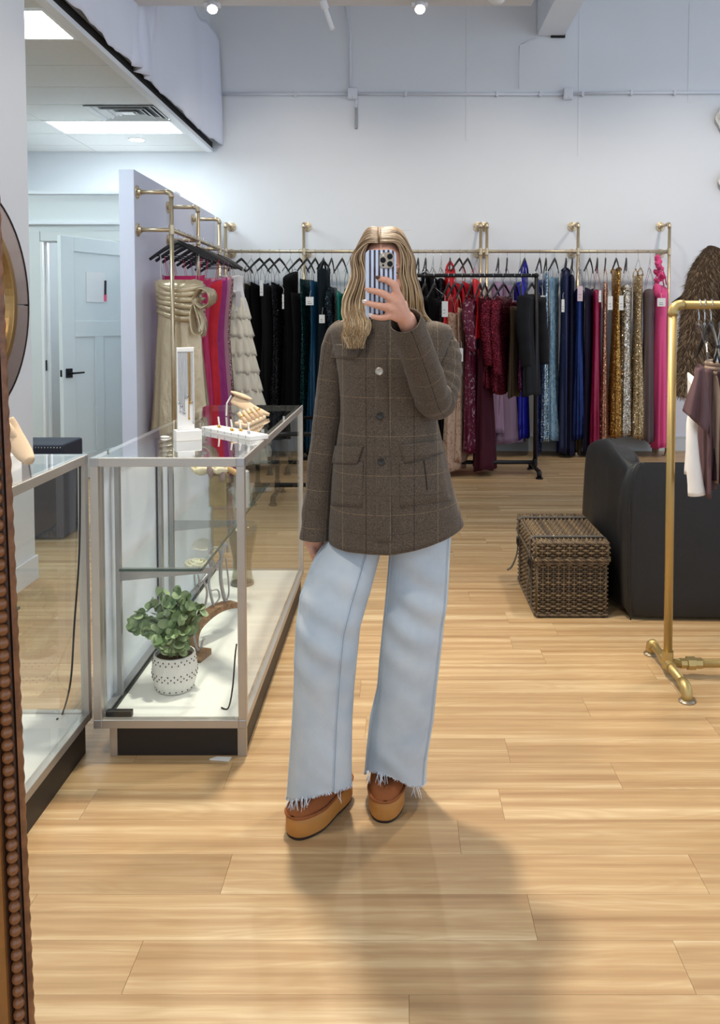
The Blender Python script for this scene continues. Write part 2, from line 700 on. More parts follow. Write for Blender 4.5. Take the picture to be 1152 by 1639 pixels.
lb.add(vs, [(0, 3, 2, 1), (4, 5, 6, 7), (0, 1, 5, 4), (1, 2, 6, 5), (2, 3, 7, 6), (3, 0, 4, 7)])
lb.build('latch_plate', M_BLACKMETAL, hd)
# notice on the door with a marker clipped to it
u1, u2 = dw - 0.285, dw - 0.50
nt = empty('door_notice', dpt(u1, 1.7, 0.002), 'white paper sheet taped to the upper panel of the open door', 'paper')
mb = MB()
dbox(mb, u1, u2, 1.59, 1.86, -0.010, -0.006)
mb.build('sheet', M_PAPER, nt)
mk = empty('marker_pen', dpt(u2 + 0.0, 1.74, 0.0), 'black marker with pink cap fixed to the paper on the door', 'marker')
MB().tube([dpt(u2 + 0.0, 1.66, -0.001), dpt(u2 - 0.004, 1.79, -0.001)], 0.010, 10).build('barrel', M_BLACKPL, mk)
M_PINK = plain('pink_plastic', rgb(240, 92, 128), 0.5)
MB().tube([dpt(u2 + 0.002, 1.60, -0.001), dpt(u2 + 0.0, 1.66, -0.001)], 0.0125, 10).build('cap', M_PINK, mk)

# bright little room behind the door
struct(MB().box(-3.6, -2.2, BW - 0.02, BW - 0.001, 0, 2.6).build('wall_fitting_room_back', M_WALL))

fl_ = empty('fitting_room_fill_light', (-2.9, BW - 0.02, 2.2), 'added unseen globe light brightening the fitting room behind the open door', 'lamp')  # globe kept out of sight, added to brighten the little room
MB().ball((-2.9, BW - 0.15, 2.2), 0.07, 16, 10).build('globe', emit('globe_glow', (0.9, 0.97, 1, 1), 120), fl_, smooth=True)
MB().tube([(-2.9, BW - 0.02, 2.2), (-2.9, BW - 0.09, 2.2)], 0.015, 10).build('arm', M_CHROME, fl_)

# ---- dropped ceiling over the left side
CZ = 3.24
ceil = struct(MB().box(-6, -2.02, 3.0, BW, CZ + 0.02, CZ + 0.05).build('ceiling', M_GREYWALL))
edge = struct(MB().box(-2.05, -1.985, 3.0, BW, CZ - 0.006, CZ + 0.03).build('trim_8', M_WALL))
rows = [4.30, 4.84, 5.38, 5.91, 6.45, 6.98, 7.52, 8.05, 8.58, BW]
cols = [-2.05, -3.24, -4.43, -5.62]
M_PANEL = emit('light_diffuser', (0.80, 0.95, 1.0, 1), 20)
M_VENT = plain('vent_white', rgb(200, 203, 203), 0.5)
lights_at = {(1, 0), (6, 0), (3, 1)}  # the panel in the second column is unseen, added to brighten the left side
for ri in range(len(rows) - 1):
    for ci in range(len(cols) - 1):
        y0, y1 = rows[ri] + 0.004, rows[ri + 1] - 0.004
        x0, x1 = cols[ci + 1] + 0.004, cols[ci] - 0.004
        if (ri, ci) in lights_at:
            lt = empty('ceiling_light', ((x0 + x1) / 2, (y0 + y1) / 2, CZ),
                       ['bright recessed light panel nearest in the dropped ceiling at top left', 'bright recessed light panel behind the ceiling air vent', 'added unseen light panel brightening the fitting room passage'][[(1, 0), (6, 0), (3, 1)].index((ri, ci))],
                       'light', 'light panels in the dropped ceiling')
            MB().box(x0 + 0.03, x1 - 0.03, y0 + 0.03, y1 - 0.03, CZ - 0.001, CZ + 0.008).build('diffuser', M_PANEL, lt)
            fr = MB().box(x0, x1, y0, y0 + 0.03, CZ - 0.004, CZ + 0.01).box(x0, x1, y1 - 0.03, y1, CZ - 0.004, CZ + 0.01)
            fr.box(x0, x0 + 0.03, y0 + 0.03, y1 - 0.03, CZ - 0.004, CZ + 0.01).box(x1 - 0.03, x1, y0 + 0.03, y1 - 0.03, CZ - 0.004, CZ + 0.01)
            fr.build('frame', M_WHITEPL, lt)
        elif (ri, ci) == (5, 0):
            xm = x1 - 0.60
            MB().box(x0, xm - 0.004, y0, y1, CZ, CZ + 0.015).build('ceiling_tile', M_CEIL, ceil, bevel=0.002)
            vt = empty('ceiling_vent', ((xm + x1) / 2, (y0 + y1) / 2, CZ), 'square white air vent with nested louvres in the dropped ceiling', 'vent')
            for q in range(5):
                d0 = 0.052 * q
                d1 = d0 + 0.033
                zq = CZ - 0.012 + 0.010 * (q % 2)
                v = MB()
                a0, a1, b0, b1 = xm + d0, x1 - d0, y0 + d0 * 0.9, y1 - d0 * 0.9
                c0, c1, e0, e1 = xm + d1, x1 - d1, y0 + d1 * 0.9, y1 - d1 * 0.9
                v.add([(a0, b0, zq), (a1, b0, zq), (a1, b1, zq), (a0, b1, zq), (c0, e0, zq + 0.02), (c1, e0, zq + 0.02), (c1, e1, zq + 0.02), (c0, e1, zq + 0.02)],
                      [(0, 1, 5, 4), (1, 2, 6, 5), (2, 3, 7, 6), (3, 0, 4, 7)])
                v.build('louvre', M_VENT, vt, solid=0.003)
            MB().box(xm + 0.25, x1 - 0.25, y0 + 0.22, y1 - 0.22, CZ - 0.006, CZ).build('core_plate', M_VENT, vt)
            MB().box(xm, x1, y0, y1, CZ + 0.012, CZ + 0.016).build('duct_back', plain('vent_dark', rgb(92, 98, 100), 0.8), vt)
        else:
            MB().box(x0, x1, y0, y1, CZ, CZ + 0.015).build('ceiling_tile', M_CEIL, ceil, bevel=0.002)
dl = G(242, 239, CZ)
dlo = empty('ceiling_downlight', (dl.x, 8.35, CZ), 'small round downlight in the dropped ceiling near the back wall', 'light')
MB().lathe([(0.085, -0.006), (0.085, 0.0)], (dl.x, 8.30, CZ), 24).build('trim_ring', M_WHITEPL, dlo)
MB().lathe([(0.066, -0.009), (0.066, -0.006)], (dl.x, 8.30, CZ), 24).build('lens', emit('downlight_lens', (1, 0.97, 0.9, 1), 14), dlo)

# bulkhead behind the hanging sheet and high ceiling
struct(MB().box(-2.06, -2.0, 2.5, BW, CZ + 0.03, 5.2).build('wall_bulkhead', M_WALL))
struct(MB().box(-6, 6.5, -3, 9.05, 5.2, 5.3).build('ceiling_high', M_CEILDARK))
struct(MB().box(-2.0, -1.992, 2.5, BW, CZ + 0.03, CZ + 0.10).build('trim_9', M_DARKGAP))  # dark strip painted in place of the shaded gap under the sheet


def sheet_pt(u, v):
    Y = 2.6 + (BW - 0.03 - 2.6) * u
    top = 4.44 + 0.02 * math.sin(Y * 9) + 0.02 * nz(Y * 6)
    bot = CZ + 0.055 + 0.025 * nz(Y * 3.1, 4) + 0.02 * nz(Y * 8, 2)
    z = bot + (top - bot) * v
    fold = 0.028 * math.sin(Y * 5.2 + 1.2 * v) * (0.3 + 0.7 * abs(nz(Y * 0.9))) + 0.03 * nz(Y * 1.6, v * 1.5)
    g = math.exp(-((Y - 6.75 + 0.5 * (1 - v)) / 0.16) ** 2)
    fold += 0.10 * g * math.sin((Y - 6.75) * 40) * 0.6
    end = max(0, (u - 0.90) / 0.10)
    X = -1.935 + fold * (1 - 0.5 * end) + 0.06 * end * (1 - v * 0.3)
    if u > 0.90:
        Y += 0.0
    return Vector((X, Y, z))


M_SHEET = plain('white_sheet_cloth', rgb(222, 226, 240), 0.55, var=0.02, nscale=3, bump=0.1, bscale=220)
sh = MB().grid(sheet_pt, 150, 24).build('hanging_sheet', M_SHEET, smooth=True, solid=0.003)
tag(sh, 'long white cloth sheet hung along the edge of the dropped ceiling', 'sheet')

# lengthways beam under the high ceiling and cross beam carrying the spot lights
bm_l, bm_r = P(859, 58, BW), P(902, 58, BW)
struct(MB().box(bm_l.x, bm_r.x, -1.0, BW - 0.02, bm_l.z, 5.2).build('trim_10', M_WALL))
M_BEAM = plain('beam_white', rgb(214, 212, 212), 0.6, var=0.02)
bz = P(500, 4, 6.15).z
struct(MB().box(-1.96, 1.0, 6.08, 6.22, bz, bz + 0.16).build('trim_11', M_BEAM, bevel=0.004))
MB_ = MB().box(bm_r.x - 0.14, bm_r.x + 0.01, BW - 0.03, BW - 0.005, bm_l.z - 0.02, bm_l.z + 0.02)
tag(MB_.build('plaster_hole', M_DARKGAP), 'ragged dark hole in the back wall under the ceiling beam', 'hole')


# ---- conduit and junction boxes on the back wall
M_COND = plain('painted_conduit', rgb(214, 217, 224), 0.45, var=0.02)


def conduit(name, px, label, r=0.016, parent=None):
    pts = [P(x, y, BW - 0.03) for x, y in px]
    o = MB().tube(pts, r, 10).build(name, M_COND, parent, smooth=True)
    if label:
        tag(o, label, 'conduit')
    return o


c1 = conduit('conduit', [(355, 150), (557, 150.5)], 'white conduit along the back wall between hanging sheet and first junction box')
c2 = conduit('conduit', [(571, 150), (902, 151)], 'long white conduit on the back wall between the two junction boxes')
c3 = conduit('conduit', [(917, 150), (1000, 148.5), (1170, 148)], 'white conduit running from the second junction box to the right edge')
for c, xs in ((c1, (473,)), (c2, (649, 795, 864)), (c3, (932, 1010, 1079))):
    for x in xs:
        q = P(x, 150.5 if x < 1000 else 148.5, BW - 0.03)
        MB().box(q.x - 0.012, q.x + 0.012, BW - 0.05, BW, q.z - 0.028, q.z + 0.028).build('clamp', M_COND, c, bevel=0.004)
conduit('conduit', [(551, -4), (557, 30), (560.5, 55), (561, 142)], 'white conduit rising from the first junction box towards the ceiling', 0.014)
conduit('conduit', [(570, 158), (570, 172)], 'short white conduit stub below the first junction box', 0.012)
tag(MB().box(P(567.5, 0, BW).x, P(572, 0, BW).x, BW - 0.035, BW - 0.01, P(570, 207, BW).z, P(570, 172, BW).z).build('cable_end', plain('grey_cable', rgb(150, 152, 156), 0.4), bevel=0.008), 'grey cable end hanging below the first junction box', 'cable')
conduit('conduit', [(859, 60), (833, 71)], 'thin white wire dropping from the ceiling beam to a wall corner', 0.005)
conduit('conduit', [(831, 73), (830, 142)], 'thin vertical white wire above the long conduit', 0.005)
for x0, x1, lab in ((556, 572, 'square white junction box on the back wall above the person'), (902, 917, 'square white junction box on the back wall to the right of the beam end')):
    j = P(x0, 158, BW - 0.07)
    k2 = P(x1, 140, BW - 0.07)
    jo = empty('junction_box', (j.x, BW, j.z), lab, 'junction box')
    MB().box(j.x, k2.x, BW - 0.07, BW, j.z, k2.z).build('housing', M_COND, jo, bevel=0.006)
    MB().box(j.x + 0.006, k2.x - 0.006, BW - 0.076, BW - 0.07, j.z + 0.006, k2.z - 0.006).build('cover', M_COND, jo, bevel=0.002)
    MB().ball(((j.x + k2.x) / 2, BW - 0.078, j.z + 0.014), 0.005, 8, 6).build('screw', M_CHROME, jo)


# ---- track spot heads
M_LAMP = emit('spot_lens', (1, 0.95, 0.86, 1), 60)


def track_head(loc, target, power, size, label, beam_z, blend=0.6, soft=0.05):
    loc, target = Vector(loc), Vector(target)
    t = empty('track_spotlight', loc, label, 'spotlight', 'track spotlights under the ceiling')
    d = (target - loc).normalized()
    prof = [(0.028, -0.12), (0.034, -0.10), (0.036, 0.0), (0.040, 0.02), (0.034, 0.02)]
    MB().lathe_axis(prof, loc, d, 20).build('barrel', M_WHITEPL, t, smooth=True, auto=40)
    MB().lathe_axis([(0.033, 0.018), (0.033, 0.022)], loc, d, 20).build('lens', M_LAMP, t)
    top = loc - d * 0.07
    MB().tube([top, (top.x, top.y, beam_z)], 0.008, 8).build('stem', M_WHITEPL, t)
    MB().box(top.x - 0.06, top.x + 0.06, top.y - 0.018, top.y + 0.018, beam_z - 0.03, beam_z).build('track_adapter', M_WHITEPL, t)
    sp = spot_light('spot_lamp', loc + d * 0.035, target, power, size, blend, soft, WARM)
    put(sp, t)
    return t


WL = ['lit track spotlight on the cross beam beside the hanging sheet', 'lit track spotlight on the cross beam above the person', 'added unseen spotlight washing the wall over the black gowns', 'added unseen spotlight washing the wall over the red gowns', 'added unseen spotlight washing the wall over the gold gowns']
for (l, tg, pw, sz), lab in zip(WALL_HEADS, WL):
    track_head(l, tg, pw, sz, lab, bz if l[1] < 6.5 else 4.3, 0.6 if l[1] < 6.5 else 1.0, 0.05 if l[1] < 6.5 else 0.12)
KL = ['track spotlight over the glass display case', 'track spotlight above the gold rack', 'track spotlight above the mirror on the left', 'added unseen spotlight brightening the left wall and round mirror']
for (l, tg, pw, sz), lab in zip(KEY_HEADS, KL):
    track_head(l, tg, pw, sz, lab, 4.25, 0.8, 0.11)
struct(MB().box(-1.9, 2.2, 3.2, 3.66, 4.25, 4.35).build('trim_12', M_BEAM))
struct(MB().box(-1.9, 2.2, 0.86, 0.94, 4.25, 4.35).build('trim_13', M_BEAM))
struct(MB().box(-1.9, 1.45, 6.6, 6.85, 4.3, 4.4).box(1.8, 3.6, 6.6, 6.85, 4.3, 4.4).build('trim_14', M_BEAM))
# grey tube hanging off the cross beam, and a dome above it
tb = empty('hanging_tube', P(525, 4, 6.1), 'unlit white tube lamp hanging at a slant from the cross beam', 'lamp')
MB().tube([P(517, 2, 6.05), P(521, 14, 6.05)], 0.026, 12).build('socket', M_WHITEPL, tb)
MB().tube([P(520, 12, 6.05), P(532, 47, 6.05)], 0.017, 12).build('tube', M_WHITEPL, tb)
dm = P(795, -6, 5.6)
tag(MB().ball(dm, (0.062, 0.062, 0.055), 20, 12).build('dome_camera', M_WHITEPL, smooth=True), 'small white dome fixture at the top edge beside the ceiling beam', 'dome')
# ================================================================== GLASS DISPLAY CASES
M_KICK = plain('dark_kick_board', rgb(34, 28, 25), 0.5, var=0.1)
M_DECK = plain('white_case_deck', rgb(228, 228, 222), 0.5, var=0.02)
M_PANELW = plain('white_sliding_panel', rgb(214, 220, 230), 0.25, var=0.02)
M_BLKBIT = plain('black_rubber', rgb(14, 14, 14), 0.5)


def display_case(name, label, x0, x1, y0, y1, top, base_in, left_panel=True):
    c = empty(name, ((x0 + x1) / 2, (y0 + y1) / 2, 0), label, 'display case')
    r = 0.026
    zb = 0.105
    # posts
    for x in (x0, x1 - r):
        for y in (y0, y1 - r):
            MB().box(x, x + r, y, y + r, zb + 0.028, top - 0.028).build('post', M_ALU, c, bevel=0.002)
    # rails
    for z0, z1, nm in ((zb, zb + 0.028, 'bottom_rail'), (top - 0.028, top, 'top_rail')):
        MB().box(x0 + r, x1 - r, y0, y0 + r, z0, z1).build(nm, M_ALU, c, bevel=0.002)
        MB().box(x0 + r, x1 - r, y1 - r, y1, z0, z1).build(nm, M_ALU, c, bevel=0.002)
        MB().box(x0, x0 + r, y0 + r, y1 - r, z0, z1).build(nm, M_ALU, c, bevel=0.002)
        MB().box(x1 - r, x1, y0 + r, y1 - r, z0, z1).build(nm, M_ALU, c, bevel=0.002)
        for x in (x0, x1 - r):
            for y in (y0, y1 - r):
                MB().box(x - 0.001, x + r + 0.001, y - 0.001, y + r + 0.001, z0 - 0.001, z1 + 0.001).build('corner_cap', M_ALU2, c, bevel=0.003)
    # glass
    MB().box(x0 + 0.004, x1 - 0.004, y0 + 0.004, y1 - 0.004, top - 0.004, top + 0.002).build('glass_top', M_GLASSTOP, c)
    g = 0.005
    MB().box(x1 - 0.014, x1 - 0.014 + g, y0 + r, y1 - r, zb + 0.02, top - 0.02).build('glass_side', M_GLASS, c)
    MB().box(x0 + r, x1 - r, y0 + 0.012, y0 + 0.012 + g, zb + 0.02, top - 0.02).build('glass_end', M_GLASS, c)
    MB().box(x0 + r, x1 - r, y1 - 0.016, y1 - 0.016 + g, zb + 0.02, top - 0.02).build('glass_end', M_GLASS, c)
    # deck and kick base
    MB().box(x0 + r * 0.5, x1 - r * 0.5, y0 + r * 0.5, y1 - r * 0.5, zb + 0.01, zb + 0.024).build('deck', M_DECK, c)
    b = base_in
    MB().box(x0 + b, x1 - 0.012, y0 + 0.03, y1 - 0.03, 0.0, zb).build('kick_board', M_KICK, c)
    for x, w in ((x0 + b - 0.002, 0.024), (x1 - 0.034, 0.030)):
        MB().box(x, x + w, y0 + 0.024, y0 + 0.036, 0, zb).build('base_trim', M_ALU, c, bevel=0.001)
    if left_panel:
        # staff side: two white sliding panels in a double track with a centre stile
        ym = P(271, 900, 3.08).y
        ym = (y0 + y1) / 2 - 0.12
        pa = MB().box(x0 + 0.006, x0 + 0.010, y0 + r, ym + 0.02, zb + 0.04, top - 0.03).build('sliding_panel', M_PANELW, c)
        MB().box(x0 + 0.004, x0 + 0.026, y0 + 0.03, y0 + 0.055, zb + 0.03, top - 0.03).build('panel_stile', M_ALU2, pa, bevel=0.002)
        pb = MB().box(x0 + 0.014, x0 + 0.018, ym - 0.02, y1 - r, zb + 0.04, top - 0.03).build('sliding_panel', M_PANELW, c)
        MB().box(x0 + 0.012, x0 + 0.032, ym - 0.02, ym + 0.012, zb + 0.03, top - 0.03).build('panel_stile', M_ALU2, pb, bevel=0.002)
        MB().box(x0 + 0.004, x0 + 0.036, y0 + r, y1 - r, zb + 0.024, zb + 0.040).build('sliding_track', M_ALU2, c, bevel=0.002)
        MB().box(x0 + 0.036, x0 + 0.044, y0 + r, y1 - r, zb + 0.024, zb + 0.034).build('sliding_track', M_BLKBIT, c)
    return c


TOP = 0.988
CX0, CX1, CY0, CY1 = -0.985, -0.490, 2.600, 4.225
DK = 0.105 + 0.024
case = display_case('glass_display_case', 'glass display case with aluminium frame holding the potted eucalyptus', CX0, CX1, CY0, CY1, TOP, 0.045)
lcase = display_case('glass_display_case', 'glass display case beside the carved mirror frame at the left edge', -1.513, -1.018, 1.02, 2.675, TOP, 0.02, False)
# glass shelves on brackets
sz = P(200, 912, 2.72).z
shx = P(322, 912, 2.72).x
M_SHELF = glass('shelf_glass', (0.95, 0.98, 0.97, 1), 1.2)
M_SHELFEDGE = plain('shelf_edge_green', rgb(66, 84, 80), 0.2)
sh1 = MB().box(CX0 + 0.05, shx, 2.72, CY1 - 0.05, sz - 0.004, sz + 0.004).build('glass_shelf', M_SHELF, case)
MB().box(CX0 + 0.05, shx, 2.714, 2.72, sz - 0.004, sz + 0.004).box(shx, shx + 0.004, 2.72, CY1 - 0.05, sz - 0.004, sz + 0.004).build('polished_edge', M_SHELFEDGE, sh1)
for y in (2.76, 3.42, 4.1):
    br = MB().prism([(CX0 + 0.03, y, sz - 0.005), (shx + 0.03, y, sz - 0.005), (shx + 0.03, y, sz - 0.022), (CX0 + 0.03, y, sz - 0.052)], (0, 0.004, 0))
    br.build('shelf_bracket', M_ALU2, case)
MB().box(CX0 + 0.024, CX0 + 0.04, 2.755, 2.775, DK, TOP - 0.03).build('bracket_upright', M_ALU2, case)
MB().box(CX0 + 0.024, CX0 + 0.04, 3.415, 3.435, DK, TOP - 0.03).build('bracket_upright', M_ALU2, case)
ls = MB().box(-1.49, -1.22, 1.3, 2.6, 0.50, 0.508).build('glass_shelf', M_SHELF, lcase)
MB().box(-1.22, -1.216, 1.3, 2.6, 0.50, 0.508).build('polished_edge', M_SHELFEDGE, ls)
# hinge block in the near corner
k0 = G(175, 1145, DK)
MB().box(CX0 + 0.03, CX0 + 0.115, CY0 + 0.022, CY0 + 0.045, DK, DK + 0.022).build('lock_block', M_BLKBIT, case, bevel=0.003)
# cords
cd = catmull([P(379, 1035, 2.66) + Vector((-0.005, 0.02, 0)), (CX1 - 0.055, 2.70, 0.30), (CX1 - 0.062, 2.69, 0.20), (CX1 - 0.075, 2.68, DK + 0.006), (CX1 - 0.10, 2.685, DK + 0.005)], 6)
tag(MB().tube(cd, 0.0028, 6).build('power_cord', M_BLKBIT, smooth=True), 'thin black cord curving down inside the case with the eucalyptus', 'cord')
lc = catmull([P(128, 745, 2.62), P(127, 880, 2.60), P(119, 1000, 2.56), P(113, 1090, 2.48), G(100, 1142, DK + 0.004), G(91, 1151, DK + 0.004)], 6)
tag(MB().tube(lc, 0.003, 6).build('power_cord', M_BLKBIT, smooth=True), 'thin dark cord trailing down inside the left-hand display case', 'cord')
pb = G(345, 1217)
tag(MB().prism([(pb.x - 0.02, pb.y, 0.001), (pb.x + 0.045, pb.y - 0.01, 0.001), (pb.x + 0.05, pb.y + 0.012, 0.001), (pb.x + 0.0, pb.y + 0.015, 0.001)], (0, 0, 0.004)).build('paper_scrap', M_PAPER), 'torn white paper scrap on the floor at the foot of the case', 'paper')

# ================================================================== EUCALYPTUS IN A DOTTED POT
M_POT = plain('white_ceramic', rgb(226, 222, 214), 0.6, var=0.03, nscale=30, bump=0.25, bscale=180)
M_DOT = plain('pot_hole_dark', rgb(58, 50, 46), 0.9)
M_SOIL = plain('soil', rgb(40, 32, 26), 0.95)
pc = G(270, 1118, DK)
pc.y += 0.02
pot = empty('potted_eucalyptus', (pc.x, pc.y + 0.055, DK), 'artificial eucalyptus in a white dotted ceramic pot inside the glass case', 'potted plant')
PC = Vector((pc.x, pc.y + 0.06, DK))
prof = [(0.056, 0.0), (0.064, 0.006), (0.074, 0.035), (0.0785, 0.07), (0.076, 0.105), (0.071, 0.128), (0.066, 0.129), (0.064, 0.11)]


def pot_r(z):
    return interp([(a[1], a[0]) for a in prof[:6]], z)


MB().lathe(prof, PC, 40).build('pot', M_POT, pot, smooth=True, auto=50)
MB().lathe([(0.063, 0.0), (0.063, 0.004)], PC + Vector((0, 0, 0.112)), 24).build('soil', M_SOIL, pot)
dots = MB()
for z, n, ph in ((0.012, 20, 0), (0.052, 22, 0.1), (0.061, 22, 0.24), (0.071, 22, 0.1), (0.108, 22, 0), (0.118, 22, 0.14)):
    for j in range(n):
        th = 2 * PI * j / n + ph
        rr = pot_r(z)
        d = Vector((math.cos(th), math.sin(th), 0))
        dots.ball(PC + d * (rr + 0.0005) + Vector((0, 0, z)), (0.0022, 0.0022, 0.0030), 6, 5)
dd = dots.build('pierced_dots', M_DOT, pot, smooth=True)
dd['kind'] = 'stuff'
t = NT('eucalyptus_leaf')
oi = t.n('ShaderNodeObjectInfo')
cc = t.ramp(oi.outputs['Random'], [(0.0, rgb(84, 110, 66)), (0.45, rgb(124, 148, 100)), (1.0, rgb(180, 194, 152))])
n_ = t.noise(t.coord('Object'), 60, 3)
t.l(t.mixc(t.math('MULTIPLY', n_, 0.3), cc, rgb(80, 106, 66)), t.b.inputs['Base Color'])
t.set(Roughness=0.6)
M_LEAF = t.m
M_STEM = plain('stem_green', rgb(84, 92, 62), 0.7)


def leaf_mesh(cup, elong):
    mb = MB()
    vs = [(0, 0, 0.0)]
    n = 12
    for rr in (0.55, 1.0):
        for j in range(n):
            th = 2 * PI * j / n
            x = rr * math.cos(th) * elong
            y = rr * math.sin(th)
            vs.append((x, y, cup * rr * rr + 0.06 * rr * math.sin(3 * th)))
    fs = [(0, 1 + j, 1 + (j + 1) % n) for j in range(n)]
    fs += [(1 + j, 1 + n + j, 1 + n + (j + 1) % n, 1 + (j + 1) % n) for j in range(n)]
    mb.add(vs, fs)
    me = mb.mesh('leaf', M_LEAF, True)
    return me


leaf_meshes = [leaf_mesh(0.22, 1.15), leaf_mesh(-0.2, 1.0), leaf_mesh(0.1, 1.3)]
rl = random.Random(5)
stems = MB()
leaf_n = 0
targets = [(205, 1000, .0), (215, 985, .02), (240, 965, .01), (262, 945, .0), (285, 942, .03), (300, 950, .0), (315, 965, -.02), (325, 975, .02), (232, 1010, -.04), (250, 1030, -.06), (275, 1020, -.07), (298, 1015, -.05),
           (312, 1000, .03), (262, 985, -.03), (288, 985, -.05), (245, 990, .05), (270, 960, .06), (300, 985, .06), (228, 1000, .06), (270, 1045, -.075), (296, 1040, -.06)]
root = PC + Vector((0, 0, 0.115))
for (tx, ty, dy) in targets:
    tip = P(tx, ty, PC.y + dy)
    mid = (root + tip) / 2 + Vector((0, 0, 0.035))
    st0 = root + Vector((rl.uniform(-.025, .025), rl.uniform(-.02, .02), 0))
    path = catmull([st0, mid, tip], 6)
    stems.tube(path, [0.0022 - 0.0012 * i / (len(path) - 1) for i in range(len(path))], 5)
    L = len(path)
    for i in range(4, L):
        for sgn in (-1, 1):
            if i == L - 1 and sgn > 0:
                continue
            sc = rl.uniform(0.015, 0.022) * (1.08 - 0.35 * (i / L))
            d = (path[min(i + 1, L - 1)] - path[i - 1]).normalized()
            side = d.cross(Vector((rl.uniform(-1, 1), rl.uniform(-1, 1), rl.uniform(-.3, 1)))).normalized() * sgn
            pos = path[i] + side * sc * 0.9
            nrm = (side.cross(d) * rl.uniform(0.4, 1) * sgn + Vector((rl.uniform(-.5, .5), -rl.uniform(0.1, 0.9), rl.uniform(0.0, .9)))).normalized()
            o = bpy.data.objects.new('leaf', rl.choice(leaf_meshes))
            COL.objects.link(o)
            q = nrm.to_track_quat('Z', 'X')
            o.location = pos
            o.rotation_euler = (q @ Vector((0, 0, 1)).rotation_difference(Vector((0, 0, 1)))).to_euler()
            o.rotation_euler.rotate_axis('Z', rl.uniform(0, 6.28))
            o.scale = (sc, sc, sc)
            put(o, pot)
            leaf_n += 1
stems.build('stems', M_STEM, pot, smooth=True)

# ================================================================== SCRIPT SIGN ON A CURVED WOODEN STAND
t = NT('walnut_wood')
v = t.coord('Object', (3, 30, 30))
n_ = t.noise(v, 2.0, 4)
t.l(t.ramp(n_, [(0.3, rgb(98, 68, 46)), (0.7, rgb(160, 122, 86))]), t.b.inputs['Base Color'])
t.set(Roughness=0.55)
M_WALNUT = t.m
M_SCRIPT = plain('pewter_metal', rgb(168, 166, 166), 0.35, 0.55, var=0.06, nscale=30)
f0 = G(318, 1056, DK)
sign = empty('script_sign', f0, 'grey metal script lettering on an arched wooden stand inside the case', 'sign')
y_s = f0.y
MB().obox((f0.x - 0.01, y_s + 0.02, DK + 0.012), Vector((0.036, -0.01, 0)), Vector((0.012, 0.042, 0)), (0, 0, 0.012)).build('foot_block', M_WALNUT, sign, bevel=0.002)
arc_px = [(313, 1048, .02), (309, 1025, .06), (313, 1005, .10), (325, 990, .15), (343, 976, .20), (360, 969, .26), (374, 967, .31)]
arc = catmull([P(x, y, y_s + d) for x, y, d in arc_px], 5)
mb = MB()
rings = []
for i, p in enumerate(arc):
    tg = (arc[min(i + 1, len(arc) - 1)] - arc[max(i - 1, 0)]).normalized()
    sd = Vector((0.82, -0.57, 0))
    nn = tg.cross(sd).normalized()
    w, h = 0.024, 0.005 + 0.007 * min(1, i / 12)
    rings.append([p + sd * w + nn * h, p - sd * w + nn * h, p - sd * w - nn * h, p + sd * w - nn * h])
mb.loft(rings)
mb.build('arched_board', M_WALNUT, sign)


def letter(pts, r, name='letter'):
    path = catmull([P(x, y, y_s + d) for x, y, d in pts], 6)
    return MB().tube(path, r, 8, flat=(1.0, 0.7)).build(name, M_SCRIPT, sign, smooth=True)


letter([(337, 886, .22), (340, 878, .22), (349, 878, .23), (353, 893, .24), (341, 913, .23), (334, 930, .22), (338, 955, .20), (342, 970, .2)], 0.0065)
letter([(349, 908, .24), (336, 896, .22), (338, 910, .22)], 0.006)
letter([(338, 945, .21), (348, 944, .22), (351, 956, .22), (345, 966, .21)], 0.005)
letter([(364, 884, .30), (364, 873, .30), (359, 872, .29), (354, 895, .27), (353, 925, .26), (357, 950, .26), (361, 964, .26)], 0.0075)
letter([(361, 892, .29), (365, 925, .29), (366, 950, .28), (361, 964, .27)], 0.005)
letter([(300, 955, .10), (318, 935, .15), (332, 918, .20)], 0.006)
letter([(325, 928, .15), (331, 945, .16), (329, 965, .16), (323, 985, .15)], 0.0065)
letter([(311, 920, .12), (312, 935, .12), (316, 945, .13)], 0.0045)
letter([(317, 920, .13), (319, 938, .14), (315, 948, .13)], 0.0045)
letter([(315, 1000, .06), (311, 1015, .04), (314, 1035, .02), (319, 1041, .01), (325, 1024, .0)], 0.0045)

# ================================================================== VASES AND ROSES
M_VGLASS = glass('vase_glass', (0.96, 0.98, 0.975, 1), 1.3)
M_SAND = plain('sand_fill', rgb(168, 140, 96), 0.9, var=0.15, nscale=60)
M_ROSE = plain('ivory_petal', rgb(236, 226, 196), 0.7, var=0.05, nscale=30)
M_PINKPETAL = plain('mauve_leaf', rgb(150, 128, 126), 0.7)
M_CANDLE = plain('white_wax', rgb(226, 226, 224), 0.5)


def rose(parent, c, r, seed):
    rr = random.Random(seed)
    c = Vector(c)
    fl = MB().ball(c, (r * 0.4, r * 0.4, r * 0.45), 10, 8).build('rose_bloom', M_ROSE, parent, smooth=True)
    for ring, (n, rad, tilt) in enumerate(((3, 0.45, 0.2), (4, 0.68, 0.5), (5, 0.92, 0.95))):
        for j in range(n):
            a = 2 * PI * j / n + ring * 0.6 + rr.uniform(-.2, .2)

            def pet(u, v):
                th = a + (u - 0.5) * 2.2 * PI / n * 1.25
                h = (v - 0.45) * r * 1.05
                rad_ = r * rad * (0.62 + 0.40 * v * tilt + 0.18 * math.sin(PI * v)) * (1 + 0.05 * math.sin(6 * u + j))
                edge = -0.18 * r * abs(u - 0.5) * 2 * v
                return c + Vector((math.cos(th) * rad_, math.sin(th) * rad_, h * (1.1 - 0.4 * tilt) + edge))
            MB().grid(pet, 6, 5).build('petal', M_ROSE, fl, smooth=True, solid=0.001)
    return fl


